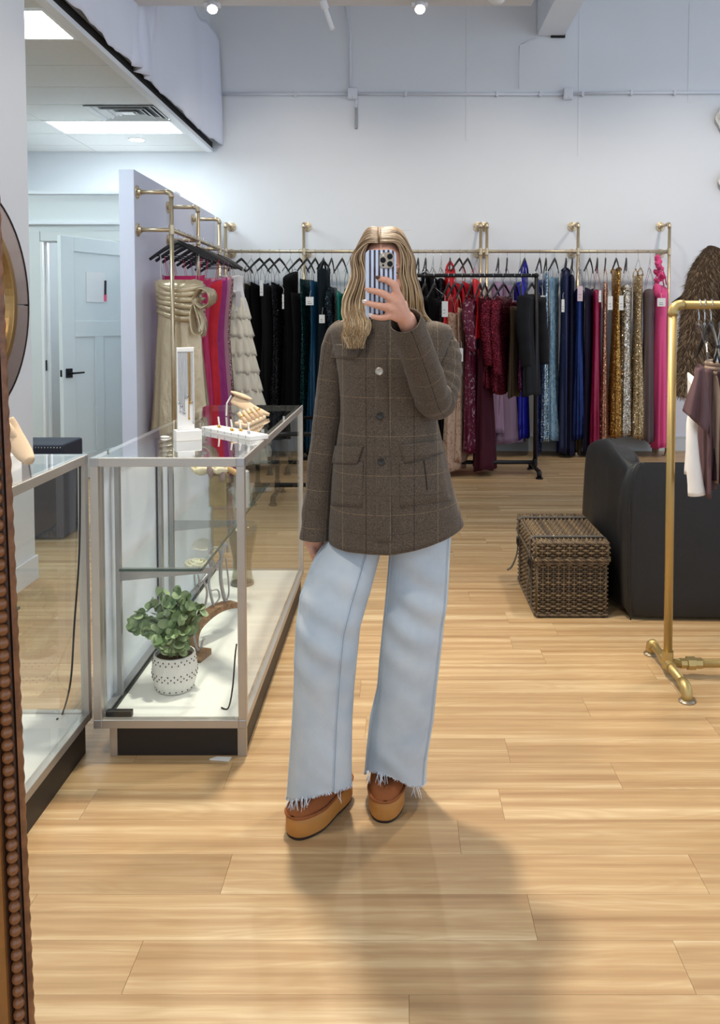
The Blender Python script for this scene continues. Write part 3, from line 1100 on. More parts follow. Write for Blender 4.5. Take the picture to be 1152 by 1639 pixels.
vb = G(351, 813, sz + 0.004)
vx, vy = vb.x, vb.y
vase = empty('square_vase', (vx, vy, sz + 0.004), 'square glass vase with tan filling and ivory roses on the glass shelf', 'vase')
hw = 0.041
zt_ = P(351, 758, vy).z
wv = MB().box(vx - hw, vx + hw, vy - hw, vy + hw, sz + 0.006, sz + 0.016)
for sx0, sx1, sy0, sy1 in ((-hw, hw, -hw, -hw + .003), (-hw, hw, hw - .003, hw), (-hw, -hw + .003, -hw, hw), (hw - .003, hw, -hw, hw)):
    wv.box(vx + sx0, vx + sx1, vy + sy0, vy + sy1, sz + 0.016, zt_)
wv.build('vase_wall', M_VGLASS, vase)
MB().box(vx - hw + .005, vx + hw - .005, vy - hw + .005, vy + hw - .005, sz + 0.018, zt_ - 0.005).build('filling', M_SAND, vase, bevel=0.006)
for (x, y, d, r, s) in ((322, 752, 0.02, .048, 1), (352, 752, -.01, .044, 2), (338, 745, .06, .045, 3)):
    rose(vase, P(x, y, vy + d), r, s)
for (x, y, d) in ((337, 757, -.04), (356, 763, -.04), (335, 752, -.05)):
    q = P(x, y, vy + d)
    MB().ball(q, (0.012, 0.006, 0.025), 8, 6).build('leaf', M_PINKPETAL, vase, smooth=True)
for i in range(5):
    q = P(364 + i * 4, 750 + i * 2, vy - 0.02)
    MB().ball(q, (0.02, 0.01, 0.012), 8, 6).build('dried_leaf', plain('dried_leaf', rgb(196, 158, 106), 0.8), vase, smooth=True)
cv = empty('candle_glass', (vx + 0.105, vy - 0.01, sz), 'white pillar candle in a clear glass cylinder on the glass shelf', 'candle')
ccx, ccy = vx + 0.105, vy - 0.01
MB().lathe([(0.036, 0.004), (0.036, 0.155), (0.034, 0.155), (0.034, 0.010)], (ccx, ccy, sz), 24).build('cylinder', M_VGLASS, cv, smooth=True, auto=40)
MB().lathe([(0.03, 0.085), (0.03, 0.17), (0.026, 0.173)], (ccx, ccy, sz), 24).build('wax', M_CANDLE, cv, smooth=True, auto=40)
MB().tube([(ccx, ccy, sz + 0.17), (ccx, ccy, sz + 0.183)], 0.0015, 5).build('wick', M_BLKBIT, cv)
MB().lathe([(0.032, 0.012), (0.032, 0.085)], (ccx, ccy, sz), 20).build('white_sand', M_CANDLE, cv, smooth=True, auto=40)
hv = G(386, 938, DK)
hgl = empty('hourglass_vase', (hv.x, hv.y, DK), 'frosted waisted glass vase standing on the case floor by the far post', 'vase')
M_FROST = glass('frosted_glass', (0.80, 0.80, 0.74, 1), 1.3, 0.2)
MB().lathe([(0.055, 0.0), (0.058, 0.01), (0.046, 0.07), (0.048, 0.13), (0.07, 0.24), (0.075, 0.30), (0.072, 0.30), (0.045, 0.13), (0.043, 0.07), (0.05, 0.015)], (hv.x, hv.y + 0.03, DK), 28).build('glass_body', M_FROST, hgl, smooth=True)
MB().lathe([(0.056, 0.0), (0.058, 0.012)], (hv.x, hv.y + 0.03, DK - 0.0005), 28).build('base_ring', plain('grey_base', rgb(110, 106, 100), 0.4), hgl, smooth=True, auto=40)
rs = P(313, 905, 3.5)
rv = empty('low_vase', (rs.x, rs.y, DK), 'small clear vase holding one ivory rose on the case floor', 'vase')
MB().lathe([(0.022, 0.0), (0.024, 0.005), (0.016, 0.12), (0.014, rs.z - DK - 0.03), (0.012, rs.z - DK - 0.03), (0.012, 0.02)], (rs.x, rs.y, DK), 16).build('glass_body', M_VGLASS, rv, smooth=True)
rose(rv, rs, 0.05, 9)

# ================================================================== JEWELLERY ON THE CASE TOP
TT = TOP + 0.002
M_ACR = plain('white_acrylic', rgb(232, 232, 230), 0.3, var=0.01)
M_GOLDJ = plain('jewellery_gold', rgb(206, 166, 84), 0.25, 1.0)
M_SILVJ = plain('jewellery_silver', rgb(200, 202, 208), 0.2, 1.0)
nb = G(303, 706, TT)
ns = empty('necklace_stand', (nb.x, nb.y, TT), 'tall white necklace stand hung with chains on top of the glass case', 'necklace stand')
ax = Vector((0.90, 0.43, 0)).normalized()
ay = Vector((-ax.y, ax.x, 0))
bc = nb + ay * 0.03
MB().obox(bc + Vector((0, 0, 0.019)), ax * 0.046, ay * 0.028, (0, 0, 0.019)).build('base_block', M_ACR, ns, bevel=0.002)
ht = P(300, 556, bc.y).z - TT
bdm = MB().obox(bc + Vector((0, 0, ht / 2 + 0.006)) - ax * 0.006, ax * 0.031, ay * 0.004, (0, 0, ht / 2 - 0.006))
bdm.build('board', M_ACR, ns, bevel=0.002)
rj = random.Random(3)
for i in range(11):
    u = -0.026 + 0.0052 * i
    L_ = rj.uniform(0.15, 0.25)
    gold = i in (7, 8)
    p0 = bc - ax * 0.006 + ax * u - ay * 0.006 + Vector((0, 0, ht - 0.022))
    nk = MB().tube([p0 + Vector((0, 0, 0.004)), p0, p0 - Vector((0, 0, L_ * .5)) + ax * 0.0006, p0 - Vector((0, 0, L_))], 0.0012 if not gold else 0.0020, 5).build('necklace_chain', M_GOLDJ if gold else M_SILVJ, ns)
    MB().ball(p0 - Vector((0, 0, L_ + 0.004)) - ay * 0.002, (0.0035, 0.0035, 0.006), 8, 6).build('pendant', M_GOLDJ if gold else M_SILVJ, nk, smooth=True)
    MB().box(p0.x - 0.001, p0.x + 0.001, p0.y - 0.001, p0.y + 0.001, p0.z + 0.002, p0.z + 0.007).build('notch', M_BLKBIT, ns)
sd_ = G(264, 701, TT)
tag(MB().ball(sd_ + Vector((0, 0, 0.004)), (0.018, 0.009, 0.004), 14, 6).build('pearl_clip', M_ACR, smooth=True), 'small white oval clip lying left of the necklace stand', 'clip')

ea = G(320, 690, TT)
eb = G(398, 706, TT)
ex = (eb - ea)
el = ex.length
ex.normalize()
ey = Vector((-ex.y, ex.x, 0))
er = empty('earring_display', ea, 'low white block displaying small gold earrings on top of the glass case', 'earring display')
ec = ea + ex * el / 2 + ey * 0.045
MB().prism([ec - ex * el / 2 - ey * 0.04, ec + ex * el / 2 - ey * 0.04, ec + ex * el / 2 + ey * 0.04, ec - ex * el / 2 + ey * 0.04], (0, 0, 0.017)).build('block', M_ACR, er, bevel=0.002)
for i in range(7):
    q = ec - ex * el * 0.42 + ex * el * 0.14 * i - ey * 0.0402
    MB().obox(q + Vector((0, 0, 0.012)), ex * 0.0009, ey * 0.001, (0, 0, 0.0055)).build('slot', plain('slot_shade', rgb(150, 150, 150), 0.6) if i == 0 else bpy.data.materials['slot_shade'], er)
for i, (u, w, lean, gd) in enumerate(((-0.30, 0.0, -.25, 1), (0.02, -.01, -.35, 1), (0.10, .01, -.35, 1), (0.33, -.005, -.3, 0))):
    q = ec + ex * el * u + ey * w + Vector((0, 0, 0.017))
    top_ = q + Vector((0, 0, 0.042)) + ex * lean * 0.035
    cdq = MB().prism([q - ex * 0.005, q + ex * 0.005, top_ + ex * 0.005, top_ - ex * 0.005], ey * 0.0015).build('earring_card', M_ACR, er)
    MB().ball(q + ex * 0.002 - ey * 0.005 + Vector((0, 0, 0.006)), 0.006, 8, 6).build('earring', M_GOLDJ if gd else M_SILVJ, cdq, smooth=True)
    MB().ball(q + ex * 0.012 - ey * 0.003 + Vector((0, 0, 0.004)), 0.0045, 8, 6).build('earring', M_GOLDJ if gd else M_SILVJ, cdq, smooth=True)

t = NT('natural_linen')
v1 = t.coord('Object')
w1 = t.n('ShaderNodeTexWave', wave_type='BANDS', bands_direction='X')
w1.inputs['Scale'].default_value = 130
w2 = t.n('ShaderNodeTexWave', wave_type='BANDS', bands_direction='Z')
w2.inputs['Scale'].default_value = 130
for w in (w1, w2):
    w.inputs['Distortion'].default_value = 1.5
    t.l(v1, w.inputs['Vector'])
m_ = t.math('MULTIPLY', w1.outputs[1], w2.outputs[1])
t.l(t.mixc(m_, rgb(196, 170, 140), rgb(228, 206, 178)), t.b.inputs['Base Color'])
t.set(Roughness=0.9)
t.bump(m_, 0.5, 0.002)
M_LINEN = t.m


def linen_bust(name, label, path, widths, th, face=(0.1, -0.82, 0.55)):
    """slanting padded neck form: a soft slab swept along a path, with an oval padded collar on top"""
    b = empty(name, path[-1], label, 'jewellery bust')
    pts = catmull(path, 6)
    n = len(pts)
    rings = []
    for i, p in enumerate(pts):
        tg = (pts[min(i + 1, n - 1)] - pts[max(i - 1, 0)]).normalized()
        side = tg.cross(Vector(face)).normalized()
        nn = side.cross(tg).normalized()
        w = interp([(j / (len(widths) - 1), widths[j]) for j in range(len(widths))], i / (n - 1))
        rings.append([p + side * (w * math.cos(a)) + nn * (th * math.sin(a)) for a in [2 * PI * k / 18 for k in range(18)]])
    MB().loft(rings).build('padded_form', M_LINEN, b, smooth=True)
    return b, pts


q0 = P(381, 641, G(385, 668, TT).y)
q1 = P(403, 655, q0.y - 0.015)
q2 = G(431, 664, TT + 0.012)
bust, bp = linen_bust('necklace_bust', 'beige linen necklace bust leaning at the back of the glass case top', [q0 + Vector((-0.02, 0.01, 0.008)), q0, q1, q1.lerp(q2, .6), q2], [0.024, 0.031, 0.026, 0.021, 0.012, 0.005], 0.011)
MB().ball(q0 + Vector((0.014, 0.004, 0.022)), (0.054, 0.024, 0.010), 20, 8, Matrix.Rotation(0.36, 3, 'Y')).build('neck_top', M_LINEN, bust, smooth=True)
MB().tube([q0 + Vector((-0.035, 0.02, 0.02)), q0 + Vector((-0.055, 0.02, -0.015)), (q0.x - 0.06, q0.y + 0.03, TT + 0.004)], 0.004, 6).build('prop', M_ACR, bust)
MB().tube([q0 + Vector((0.0, 0.03, 0.0)), (q0.x + 0.01, q0.y + 0.05, TT + 0.003)], 0.006, 6).build('prop', M_ACR, bust)
r0 = G(404, 684, TT)
rgd = empty('ring_display', r0, 'beige linen ring display with gold rings in front of the necklace bust', 'ring display')
a0, a1 = G(394, 686, TT), G(426, 671, TT)
rx = (a1 - a0).normalized()
ry = Vector((-rx.y, rx.x, 0))
L2 = (a1 - a0).length
MB().prism([a0 + Vector((0, 0, 0.002)), a1 + Vector((0, 0, 0.002)), a1 + ry * 0.05 + Vector((0, 0, 0.012)), a0 + ry * 0.05 + Vector((0, 0, 0.012))], (0, 0, 0.014)).build('tray', M_LINEN, rgd, bevel=0.004)
for i in range(5):
    s0 = a0 + rx * L2 * (0.08 + 0.19 * i) + Vector((0, 0, 0.018)) + ry * 0.004
    s1 = s0 + ry * 0.02 + Vector((-0.016, 0, 0.044))
    rl_ = MB().tube([s0, (s0 + s1) / 2, s1], 0.0085, 10).build('finger_roll', M_LINEN, rgd, smooth=True)
    if i in (0, 2, 4):
        md_ = s0.lerp(s1, 0.62)
        dd_ = (s1 - s0).normalized()
        MB().lathe_axis([(0.009, -0.002), (0.0102, 0), (0.009, 0.002)], md_, dd_, 14, False).build('ring', M_GOLDJ, rl_, smooth=True)
        MB().ball(md_ - ry * 0.009 + Vector((0, 0, 0.006)), 0.0045, 8, 6).build('ring_stone', M_GOLDJ, rl_, smooth=True)
# bust on the left-hand case
l0 = P(24, 700, 2.36)
l1 = P(36, 722, 2.33)
l2 = P(48, 738, 2.30)
lb_, _ = linen_bust('necklace_bust', 'beige linen necklace bust leaning on the left-hand display case', [l0 + Vector((-0.03, 0, 0.05)), l0 + Vector((-0.012, 0, 0.012)), l1, l2], [0.026, 0.030, 0.028, 0.024, 0.014], 0.012)
MB().ball(l0 + Vector((-0.012, -0.012, 0.026)), (0.040, 0.012, 0.014), 18, 8, Matrix.Rotation(0.95, 3, 'Y')).build('neck_top', M_LINEN, lb_, smooth=True)
MB().box(l0.x - 0.05, l0.x - 0.01, 2.34, 2.42, TT, TT + 0.045).build('prop', M_ACR, lb_)
# ================================================================== PIPE RACKS


def flange(mb_parent, c, axis, mat, name='flange'):
    o = MB().lathe_axis([(0.052, 0.0), (0.052, 0.008), (0.028, 0.012), (0.026, 0.032), (0.020, 0.034)], c, axis, 24).build(name, mat, mb_parent, smooth=True, auto=35)
    ax_ = Vector(axis).normalized()
    u = ax_.orthogonal().normalized()
    w = ax_.cross(u)
    for k_ in range(4):
        a = PI / 4 + k_ * PI / 2
        MB().ball(Vector(c) + u * 0.04 * math.cos(a) + w * 0.04 * math.sin(a) + ax_ * 0.009, 0.0055, 6, 5).build('screw', M_BLACKMETAL, o)
    return o


def elbow(parent, c, d1, d2, mat, r=0.02):
    c, d1, d2 = Vector(c), Vector(d1).normalized(), Vector(d2).normalized()
    R_ = 0.03
    pts = []
    for i in range(7):
        a = (PI / 2) * i / 6
        pts.append(c + d1 * R_ * (1 - math.sin(a)) + d2 * R_ * (1 - math.cos(a)))
    pts = [c + d1 * (R_ + 0.012)] + pts + [c + d2 * (R_ + 0.012)]
    return MB().tube(pts, r * 1.22, 14).build('elbow', mat, parent, smooth=True)


def tee(parent, c, axis, mat, r=0.02, stub=None):
    mb = MB().tube([Vector(c) - Vector(axis) * 0.035, Vector(c) + Vector(axis) * 0.035], r * 1.28, 14)
    if stub is not None:
        mb.tube([Vector(c), Vector(c) + Vector(stub) * 0.04], r * 1.22, 14)
    return mb.build('tee', mat, parent, smooth=True, auto=40)


RY = 8.6
RZ = P(700, 402.5, RY).z
TZ = P(924, 358, RY).z
PR = 0.0165


def wall_rack(label, xs, x0, x1):
    t = empty('brass_pipe_rack', (x0, BW, 0), label, 'clothes rack')
    MB().tube([(x0, RY, RZ), (x1, RY, RZ)], PR, 12).build('rail', M_BRASS, t, smooth=True)
    for px in xs:
        X = P(px, 380, RY).x
        MB().tube([(X, RY, 0.02), (X, RY, TZ - 0.03)], PR, 12).build('upright', M_BRASS, t, smooth=True)
        elbow(t, (X, RY, TZ), (0, 1, 0), (0, 0, -1), M_BRASS, PR)
        MB().tube([(X, RY + 0.03, TZ), (X, BW - 0.02, TZ)], PR, 12).build('top_arm', M_BRASS, t, smooth=True)
        flange(t, (X, BW, TZ), (0, -1, 0), M_BRASS)
        tee(t, (X, RY, RZ), (0, 0, 1), M_BRASS, PR)
        MB().tube([(X, RY, RZ), (X, BW - 0.02, RZ)], PR, 12).build('rail_arm', M_BRASS, t, smooth=True)
        flange(t, (X, BW, RZ), (0, -1, 0), M_BRASS)
        MB().lathe([(0.045, 0), (0.045, 0.008), (0.024, 0.012), (0.022, 0.03)], (X, RY, 0), 18).build('floor_flange', M_BRASS, t, smooth=True, auto=35)
    return t


xa = P(360, 380, RY).x
wall_rack('brass pipe rack on the back wall carrying the black and teal gowns', (361, 486, 769), xa, P(769, 380, RY).x)
wall_rack('brass pipe rack on the back wall carrying the blue, gold and pink gowns', (779, 925, 1071), P(779, 380, RY).x, P(1071, 380, RY).x)

# rack along the partition
PX = -1.72
t = empty('brass_pipe_rack', (-1.98, 6.3, 0), 'brass pipe rack on the partition wall carrying the champagne gown', 'clothes rack')
PZ = 2.40
PRZ = 2.115
ys = (6.27, 7.10, 7.95)
MB().tube([(PX, ys[0], PRZ), (PX, 8.25, PRZ)], PR, 12).build('rail', M_BRASS, t, smooth=True)
for y in ys:
    MB().tube([(-1.97, y, PZ), (PX - 0.03, y, PZ)], PR, 12).build('top_arm', M_BRASS, t, smooth=True)
    elbow(t, (PX, y, PZ), (-1, 0, 0), (0, 0, -1), M_BRASS, PR)
    MB().tube([(PX, y, PZ - 0.03), (PX, y, 0.02)], PR, 12).build('upright', M_BRASS, t, smooth=True)
    flange(t, (-1.98, y, PZ), (1, 0, 0), M_BRASS)
    MB().tube([(-1.97, y, PRZ), (PX, y, PRZ)], PR, 12).build('rail_arm', M_BRASS, t, smooth=True)
    flange(t, (-1.98, y, PRZ), (1, 0, 0), M_BRASS)
    tee(t, (PX, y, PRZ), (0, 0, 1), M_BRASS, PR)
    MB().lathe([(0.045, 0), (0.045, 0.008), (0.024, 0.012), (0.022, 0.03)], (PX, y, 0), 18).build('floor_flange', M_BRASS, t, smooth=True, auto=35)


# ---- black freestanding pipe racks
def black_rack(label, xl, xr, Y, top, bar=0.11, post_l=True):
    t = empty('black_pipe_rack', ((xl + xr) / 2, Y, 0), label, 'clothes rack')
    r = 0.018
    for X in (xl, xr):
        MB().tube([(X, Y, bar), (X, Y, top)], r, 10).build('post', M_BLACKMETAL, t, smooth=True)
        MB().tube([(X, Y - 0.22, bar * 0.55), (X, Y + 0.22, bar * 0.55)], r, 10).build('foot_bar', M_BLACKMETAL, t, smooth=True)
        for s in (-1, 1):
            MB().tube([(X, Y + s * 0.20, bar * 0.55), (X, Y + s * 0.235, bar * 0.5), (X, Y + s * 0.24, 0.012)], r * 1.25, 10).build('foot', M_BLACKMETAL, t, smooth=True)
            MB().lathe([(0.034, 0.0), (0.034, 0.012), (0.022, 0.014)], (X, Y + s * 0.24, 0), 14).build('foot_plate', M_BLACKMETAL, t)
        tee(t, (X, Y, bar), (0, 0, 1), M_BLACKMETAL, r)
        MB().ball((X, Y, top), r * 1.35, 12, 8).build('corner_joint', M_BLACKMETAL, t, smooth=True)
    MB().tube([(xl, Y, top), (xr, Y, top)], r, 10).build('top_bar', M_BLACKMETAL, t, smooth=True)
    MB().tube([(xl, Y, bar), (xr, Y, bar)], r, 10).build('base_bar', M_BLACKMETAL, t, smooth=True)
    return t


BY = 7.55
BZ = P(800, 441, BY).z
BXR = P(857, 600, BY).x
black_rack('black pipe rack in front of the wall gowns carrying red and burgundy clothes', P(612, 740, BY).x, BXR, BY, BZ)
black_rack('low black pipe stand behind the person, nearest of the low stands', P(444, 790, 6.5).x, P(660, 790, 6.5).x, 6.5, 0.52)
black_rack('low black pipe stand behind the person, farther back than its twin', P(465, 748, 7.75).x, P(600, 745, 7.75).x, 7.75, 0.5)
black_rack('low black pipe stand under the black gowns', P(375, 745, 7.75).x, P(438, 745, 7.75).x, 7.75, 0.6)

# ---- gold freestanding rack at the right
gp = G(1066, 1083)
GX, GY = gp.x + 0.005, gp.y
GZ = P(1069, 488, GY).z
gr = 0.0168
t = empty('gold_pipe_rack', (GX, GY, 0), 'tall gold pipe clothes rack standing at the right edge', 'clothes rack')
fz = 0.055
MB().tube([(GX, GY, fz), (GX, GY, GZ - 0.03)], gr, 16).build('post', M_GOLD, t, smooth=True)
elbow(t, (GX, GY, GZ), (1, 0, 0), (0, 0, -1), M_GOLD, gr)
MB().tube([(GX + 0.03, GY, GZ), (GX + 1.15, GY, GZ)], gr, 16).build('top_bar', M_GOLD, t, smooth=True)
MB().tube([(GX, GY, fz), (GX + 1.15, GY, fz)], gr, 16).build('base_bar', M_GOLD, t, smooth=True)
MB().tube([(GX + 1.15, GY, fz), (GX + 1.15, GY, GZ)], gr, 16).build('post', M_GOLD, t, smooth=True)
for X in (GX, GX + 1.15):
    MB().tube([(X, GY - 0.20, fz), (X, GY + 0.20, fz)], gr, 16).build('foot_bar', M_GOLD, t, smooth=True)
    MB().tube([(X, GY - 0.05, fz), (X, GY + 0.05, fz)], gr * 1.28, 16).tube([(X, GY, fz - 0.02), (X, GY, fz + 0.05)], gr * 1.28, 16).build('cross_fitting', M_GOLD, t, smooth=True, auto=40)
    for s in (-1, 1):
        MB().tube([(X, GY + s * 0.17, fz), (X, GY + s * 0.195, fz), (X, GY + s * 0.213, fz - 0.010), (X, GY + s * 0.218, fz - 0.03), (X, GY + s * 0.218, 0.010)], gr * 1.25, 14).build('foot_elbow', M_GOLD, t, smooth=True)
        MB().lathe([(0.030, 0), (0.030, 0.006), (0.022, 0.012)], (X, GY + s * 0.218, 0), 20).build('foot_cap', plain('foot_cap_steel', rgb(170, 160, 140), 0.3, 0.8) if (s < 0 and X == GX) else bpy.data.materials['foot_cap_steel'], t, smooth=True, auto=40)
ux = P(1106, 1077, GY).x
un = MB()
un.lathe_axis([(gr * 1.25, -0.045), (gr * 1.25, -0.02), (gr * 1.65, -0.018), (gr * 1.65, 0.012), (gr * 1.35, 0.014), (gr * 1.35, 0.04)], (ux, GY, fz), (1, 0, 0), 8)
un.build('union_coupling', M_GOLD, t)
# ================================================================== WICKER TRUNK
t = NT('grey_brown_wicker')
oi_ = t.n('ShaderNodeNewGeometry')
cw = t.ramp(oi_.outputs['Random Per Island'], [(0, rgb(70, 55, 38)), (0.5, rgb(104, 84, 58)), (1, rgb(138, 114, 82))])
nw = t.noise(t.coord('Object'), 70, 3)
t.l(t.mixc(t.math('MULTIPLY', nw, 0.5), cw, rgb(62, 50, 38)), t.b.inputs['Base Color'])
t.set(Roughness=0.6)
M_WICK = t.m
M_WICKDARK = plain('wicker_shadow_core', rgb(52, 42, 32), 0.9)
M_STRAP = plain('grey_brown_leather', rgb(84, 78, 70), 0.6, var=0.12, nscale=30)
TX0, TX1, TY0, TY1, TH = 0.662, 1.008, 3.87, 4.44, 0.368
LZ = 0.275
tk = empty('wicker_trunk', ((TX0 + TX1) / 2, (TY0 + TY1) / 2, 0), 'woven wicker trunk with leather straps beside the black leather chair', 'trunk')
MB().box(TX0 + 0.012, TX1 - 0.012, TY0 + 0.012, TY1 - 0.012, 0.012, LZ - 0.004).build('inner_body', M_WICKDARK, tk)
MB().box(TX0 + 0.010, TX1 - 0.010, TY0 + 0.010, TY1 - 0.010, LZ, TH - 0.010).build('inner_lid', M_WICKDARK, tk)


def weave_wall(mb, p0, p1, nrm, z0, z1, nst, rowh):
    p0, p1, nrm = Vector(p0), Vector(p1), Vector(nrm)
    L = (p1 - p0).length
    d = (p1 - p0) / L
    nrow = max(2, int((z1 - z0) / rowh))
    for i in range(nst + 1):
        q = p0 + d * (L * i / nst)
        mb.tube([q + Vector((0, 0, z0)), q + Vector((0, 0, z1))], 0.0045, 5)
    seg = nst * 4
    for r_ in range(nrow):
        z = z0 + (r_ + 0.5) * (z1 - z0) / nrow
        pts = []
        for k_ in range(seg + 1):
            u = k_ / seg
            a = PI * (u * nst + (r_ % 2))
            pts.append(p0 + d * (L * u) + nrm * (0.0075 * math.cos(a)) + Vector((0, 0, z)))
        mb.tube(pts, (z1 - z0) / nrow * 0.52, 4)


w = MB()
weave_wall(w, (TX0 + 0.01, TY0 + 0.006, 0), (TX1 - 0.01, TY0 + 0.006, 0), (0, -1, 0), 0.02, LZ - 0.012, 13, 0.0105)
weave_wall(w, (TX0 + 0.006, TY1 - 0.01, 0), (TX0 + 0.006, TY0 + 0.01, 0), (-1, 0, 0), 0.02, LZ - 0.012, 20, 0.0105)
weave_wall(w, (TX1 - 0.006, TY0 + 0.01, 0), (TX1 - 0.006, TY1 - 0.01, 0), (1, 0, 0), 0.02, LZ - 0.012, 20, 0.0105)
weave_wall(w, (TX1 - 0.01, TY1 - 0.006, 0), (TX0 + 0.01, TY1 - 0.006, 0), (0, 1, 0), 0.02, LZ - 0.012, 13, 0.0105)
o = w.build('body_weave', M_WICK, tk, smooth=True)
o['kind'] = 'stuff'
w = MB()
e_ = 0.005
weave_wall(w, (TX0 - e_ + 0.008, TY0 - e_ + 0.004, 0), (TX1 + e_ - 0.008, TY0 - e_ + 0.004, 0), (0, -1, 0), LZ + 0.012, TH - 0.010, 13, 0.0105)
weave_wall(w, (TX0 - e_ + 0.004, TY1 + e_ - 0.008, 0), (TX0 - e_ + 0.004, TY0 - e_ + 0.008, 0), (-1, 0, 0), LZ + 0.012, TH - 0.010, 20, 0.0105)
weave_wall(w, (TX1 + e_ - 0.004, TY0, 0), (TX1 + e_ - 0.004, TY1, 0), (1, 0, 0), LZ + 0.012, TH - 0.010, 20, 0.0105)
# woven lid top
for i in range(21):
    y = TY0 + 0.01 + (TY1 - TY0 - 0.02) * i / 20
    w.tube([(TX0 + 0.004, y, TH - 0.008), (TX1 - 0.004, y, TH - 0.008)], 0.0045, 5)
nr = 30
for r_ in range(nr):
    x = TX0 + 0.008 + (TX1 - TX0 - 0.016) * (r_ + 0.5) / nr
    pts = [Vector((x, TY0 + 0.004 + (TY1 - TY0 - 0.008) * k_ / 80, TH - 0.006 + 0.0065 * math.cos(PI * (k_ / 4 + r_ % 2)))) for k_ in range(81)]
    w.tube(pts, 0.0056, 4)
o = w.build('lid_weave', M_WICK, tk, smooth=True)
o['kind'] = 'stuff'


def braid(name, pts, r=0.008):
    m = MB()
    for ph in (0, 2.1, 4.2):
        path = []
        for a, b in zip(pts, pts[1:]):
            a, b = Vector(a), Vector(b)
            n = max(8, int((b - a).length / 0.008))
            d = (b - a).normalized()
            u = d.orthogonal().normalized()
            v_ = d.cross(u)
            for i in range(n):
                q = a + (b - a) * i / n
                an = ph + (q - a).length * 120
                path.append(q + u * (r * 0.5 * math.cos(an)) + v_ * (r * 0.5 * math.sin(an)))
        m.tube(path, r * 0.62, 5)
    return m.build(name, M_WICK, tk, smooth=True)


def loop(z, g):
    return [(TX0 - g, TY0 - g, z), (TX1 + g, TY0 - g, z), (TX1 + g, TY1 + g, z), (TX0 - g, TY1 + g, z), (TX0 - g, TY0 - g, z)]


braid('base_braid', loop(0.014, -0.002))
braid('rim_braid', loop(LZ - 0.008, 0.0))
braid('lid_braid', loop(LZ + 0.008, 0.006))
braid('top_braid', loop(TH - 0.006, 0.0))
for (yy, hang) in ((TY0 + 0.085, False), (TY1 - 0.10, True)):
    st_ = MB()
    wd = 0.014
    path = [(TX1 + 0.008, LZ - 0.03), (TX1 + 0.010, TH - 0.004), (TX1 - 0.004, TH + 0.006), (TX0 + 0.004, TH + 0.006), (TX0 - 0.013, TH - 0.004), (TX0 - 0.014, LZ - 0.02), (TX0 - 0.008, LZ - 0.05), (TX0 - 0.006, 0.03)]
    rings = []
    for i, (x, z) in enumerate(path):
        a = path[max(i - 1, 0)]
        b = path[min(i + 1, len(path) - 1)]
        tx, tz = b[0] - a[0], b[1] - a[1]
        l_ = math.hypot(tx, tz)
        nx, nz_ = -tz / l_ * 0.0022, tx / l_ * 0.0022
        rings.append([Vector((x + nx, yy - wd, z + nz_)), Vector((x + nx, yy + wd, z + nz_)), Vector((x - nx, yy + wd, z - nz_)), Vector((x - nx, yy - wd, z - nz_))])
    st_.loft(rings)
    so = st_.build('leather_strap', M_STRAP, tk)
    bk = MB()
    for dz in (-0.016, 0.016):
        bk.box(TX0 - 0.022, TX0 - 0.016, yy - 0.02, yy + 0.02, LZ - 0.03 + dz - 0.003, LZ - 0.03 + dz + 0.003)
    for dy_ in (-0.02, 0.02):
        bk.box(TX0 - 0.022, TX0 - 0.016, yy + dy_ - 0.003, yy + dy_ + 0.003, LZ - 0.049, LZ - 0.011)
    bk.build('buckle', M_BLACKMETAL, so)
    for z in (TH + 0.0085,):
        for x in (TX0 + 0.1, TX0 + 0.18, TX0 + 0.26):
            MB().ball((x, yy, z), (0.004, 0.004, 0.002), 8, 5).build('rivet', M_BRASS, so)
    # loose strap tail
    if hang:
        tail = [(TX0 - 0.018, yy, LZ - 0.03), (TX0 - 0.025, yy, LZ - 0.10), (TX0 - 0.05, yy, LZ - 0.165), (TX0 - 0.075, yy, LZ - 0.185)]
    else:
        tail = [(TX0 - 0.018, yy, LZ - 0.03), (TX0 - 0.020, yy + 0.01, LZ - 0.10), (TX0 - 0.022, yy + 0.05, LZ - 0.17), (TX0 - 0.016, yy + 0.08, LZ - 0.22)]
    tp = catmull(tail, 5)
    MB().loft([[p + Vector((0, -0.011, 0)), p + Vector((0, 0.011, 0)), p + Vector((0.004, 0.011, -0.002)), p + Vector((0.004, -0.011, -0.002))] for p in tp]).build('strap_tail', M_STRAP, so)
for (x, y) in ((TX0 + 0.02, TY0 + 0.02), (TX1 - 0.02, TY0 + 0.02), (TX0 + 0.02, TY1 - 0.02), (TX1 - 0.02, TY1 - 0.02)):
    MB().lathe([(0.014, 0), (0.016, 0.014)], (x, y, 0), 12).build('foot', M_WICKDARK, tk)

# ================================================================== BLACK LEATHER LOUNGE CHAIR (seen from behind)
t = NT('black_leather')
v = t.coord('Object')
vo = t.n('ShaderNodeTexVoronoi')
vo.inputs['Scale'].default_value = 260
t.l(v, vo.inputs['Vector'])
big = t.noise(v, 5, 4)
t.l(t.ramp(big, [(0.3, rgb(11, 11, 12)), (0.75, rgb(24, 24, 26))]), t.b.inputs['Base Color'])
t.l(t.math('MULTIPLY_ADD', big, 0.25, 0.36), t.b.inputs['Roughness'])
t.bump(vo.outputs['Distance'], 0.22, 0.002)
M_LEATH = t.m
ch = empty('leather_chair', (1.75, 4.15, 0), 'big black leather lounge chair seen from behind beside the trunk', 'chair')


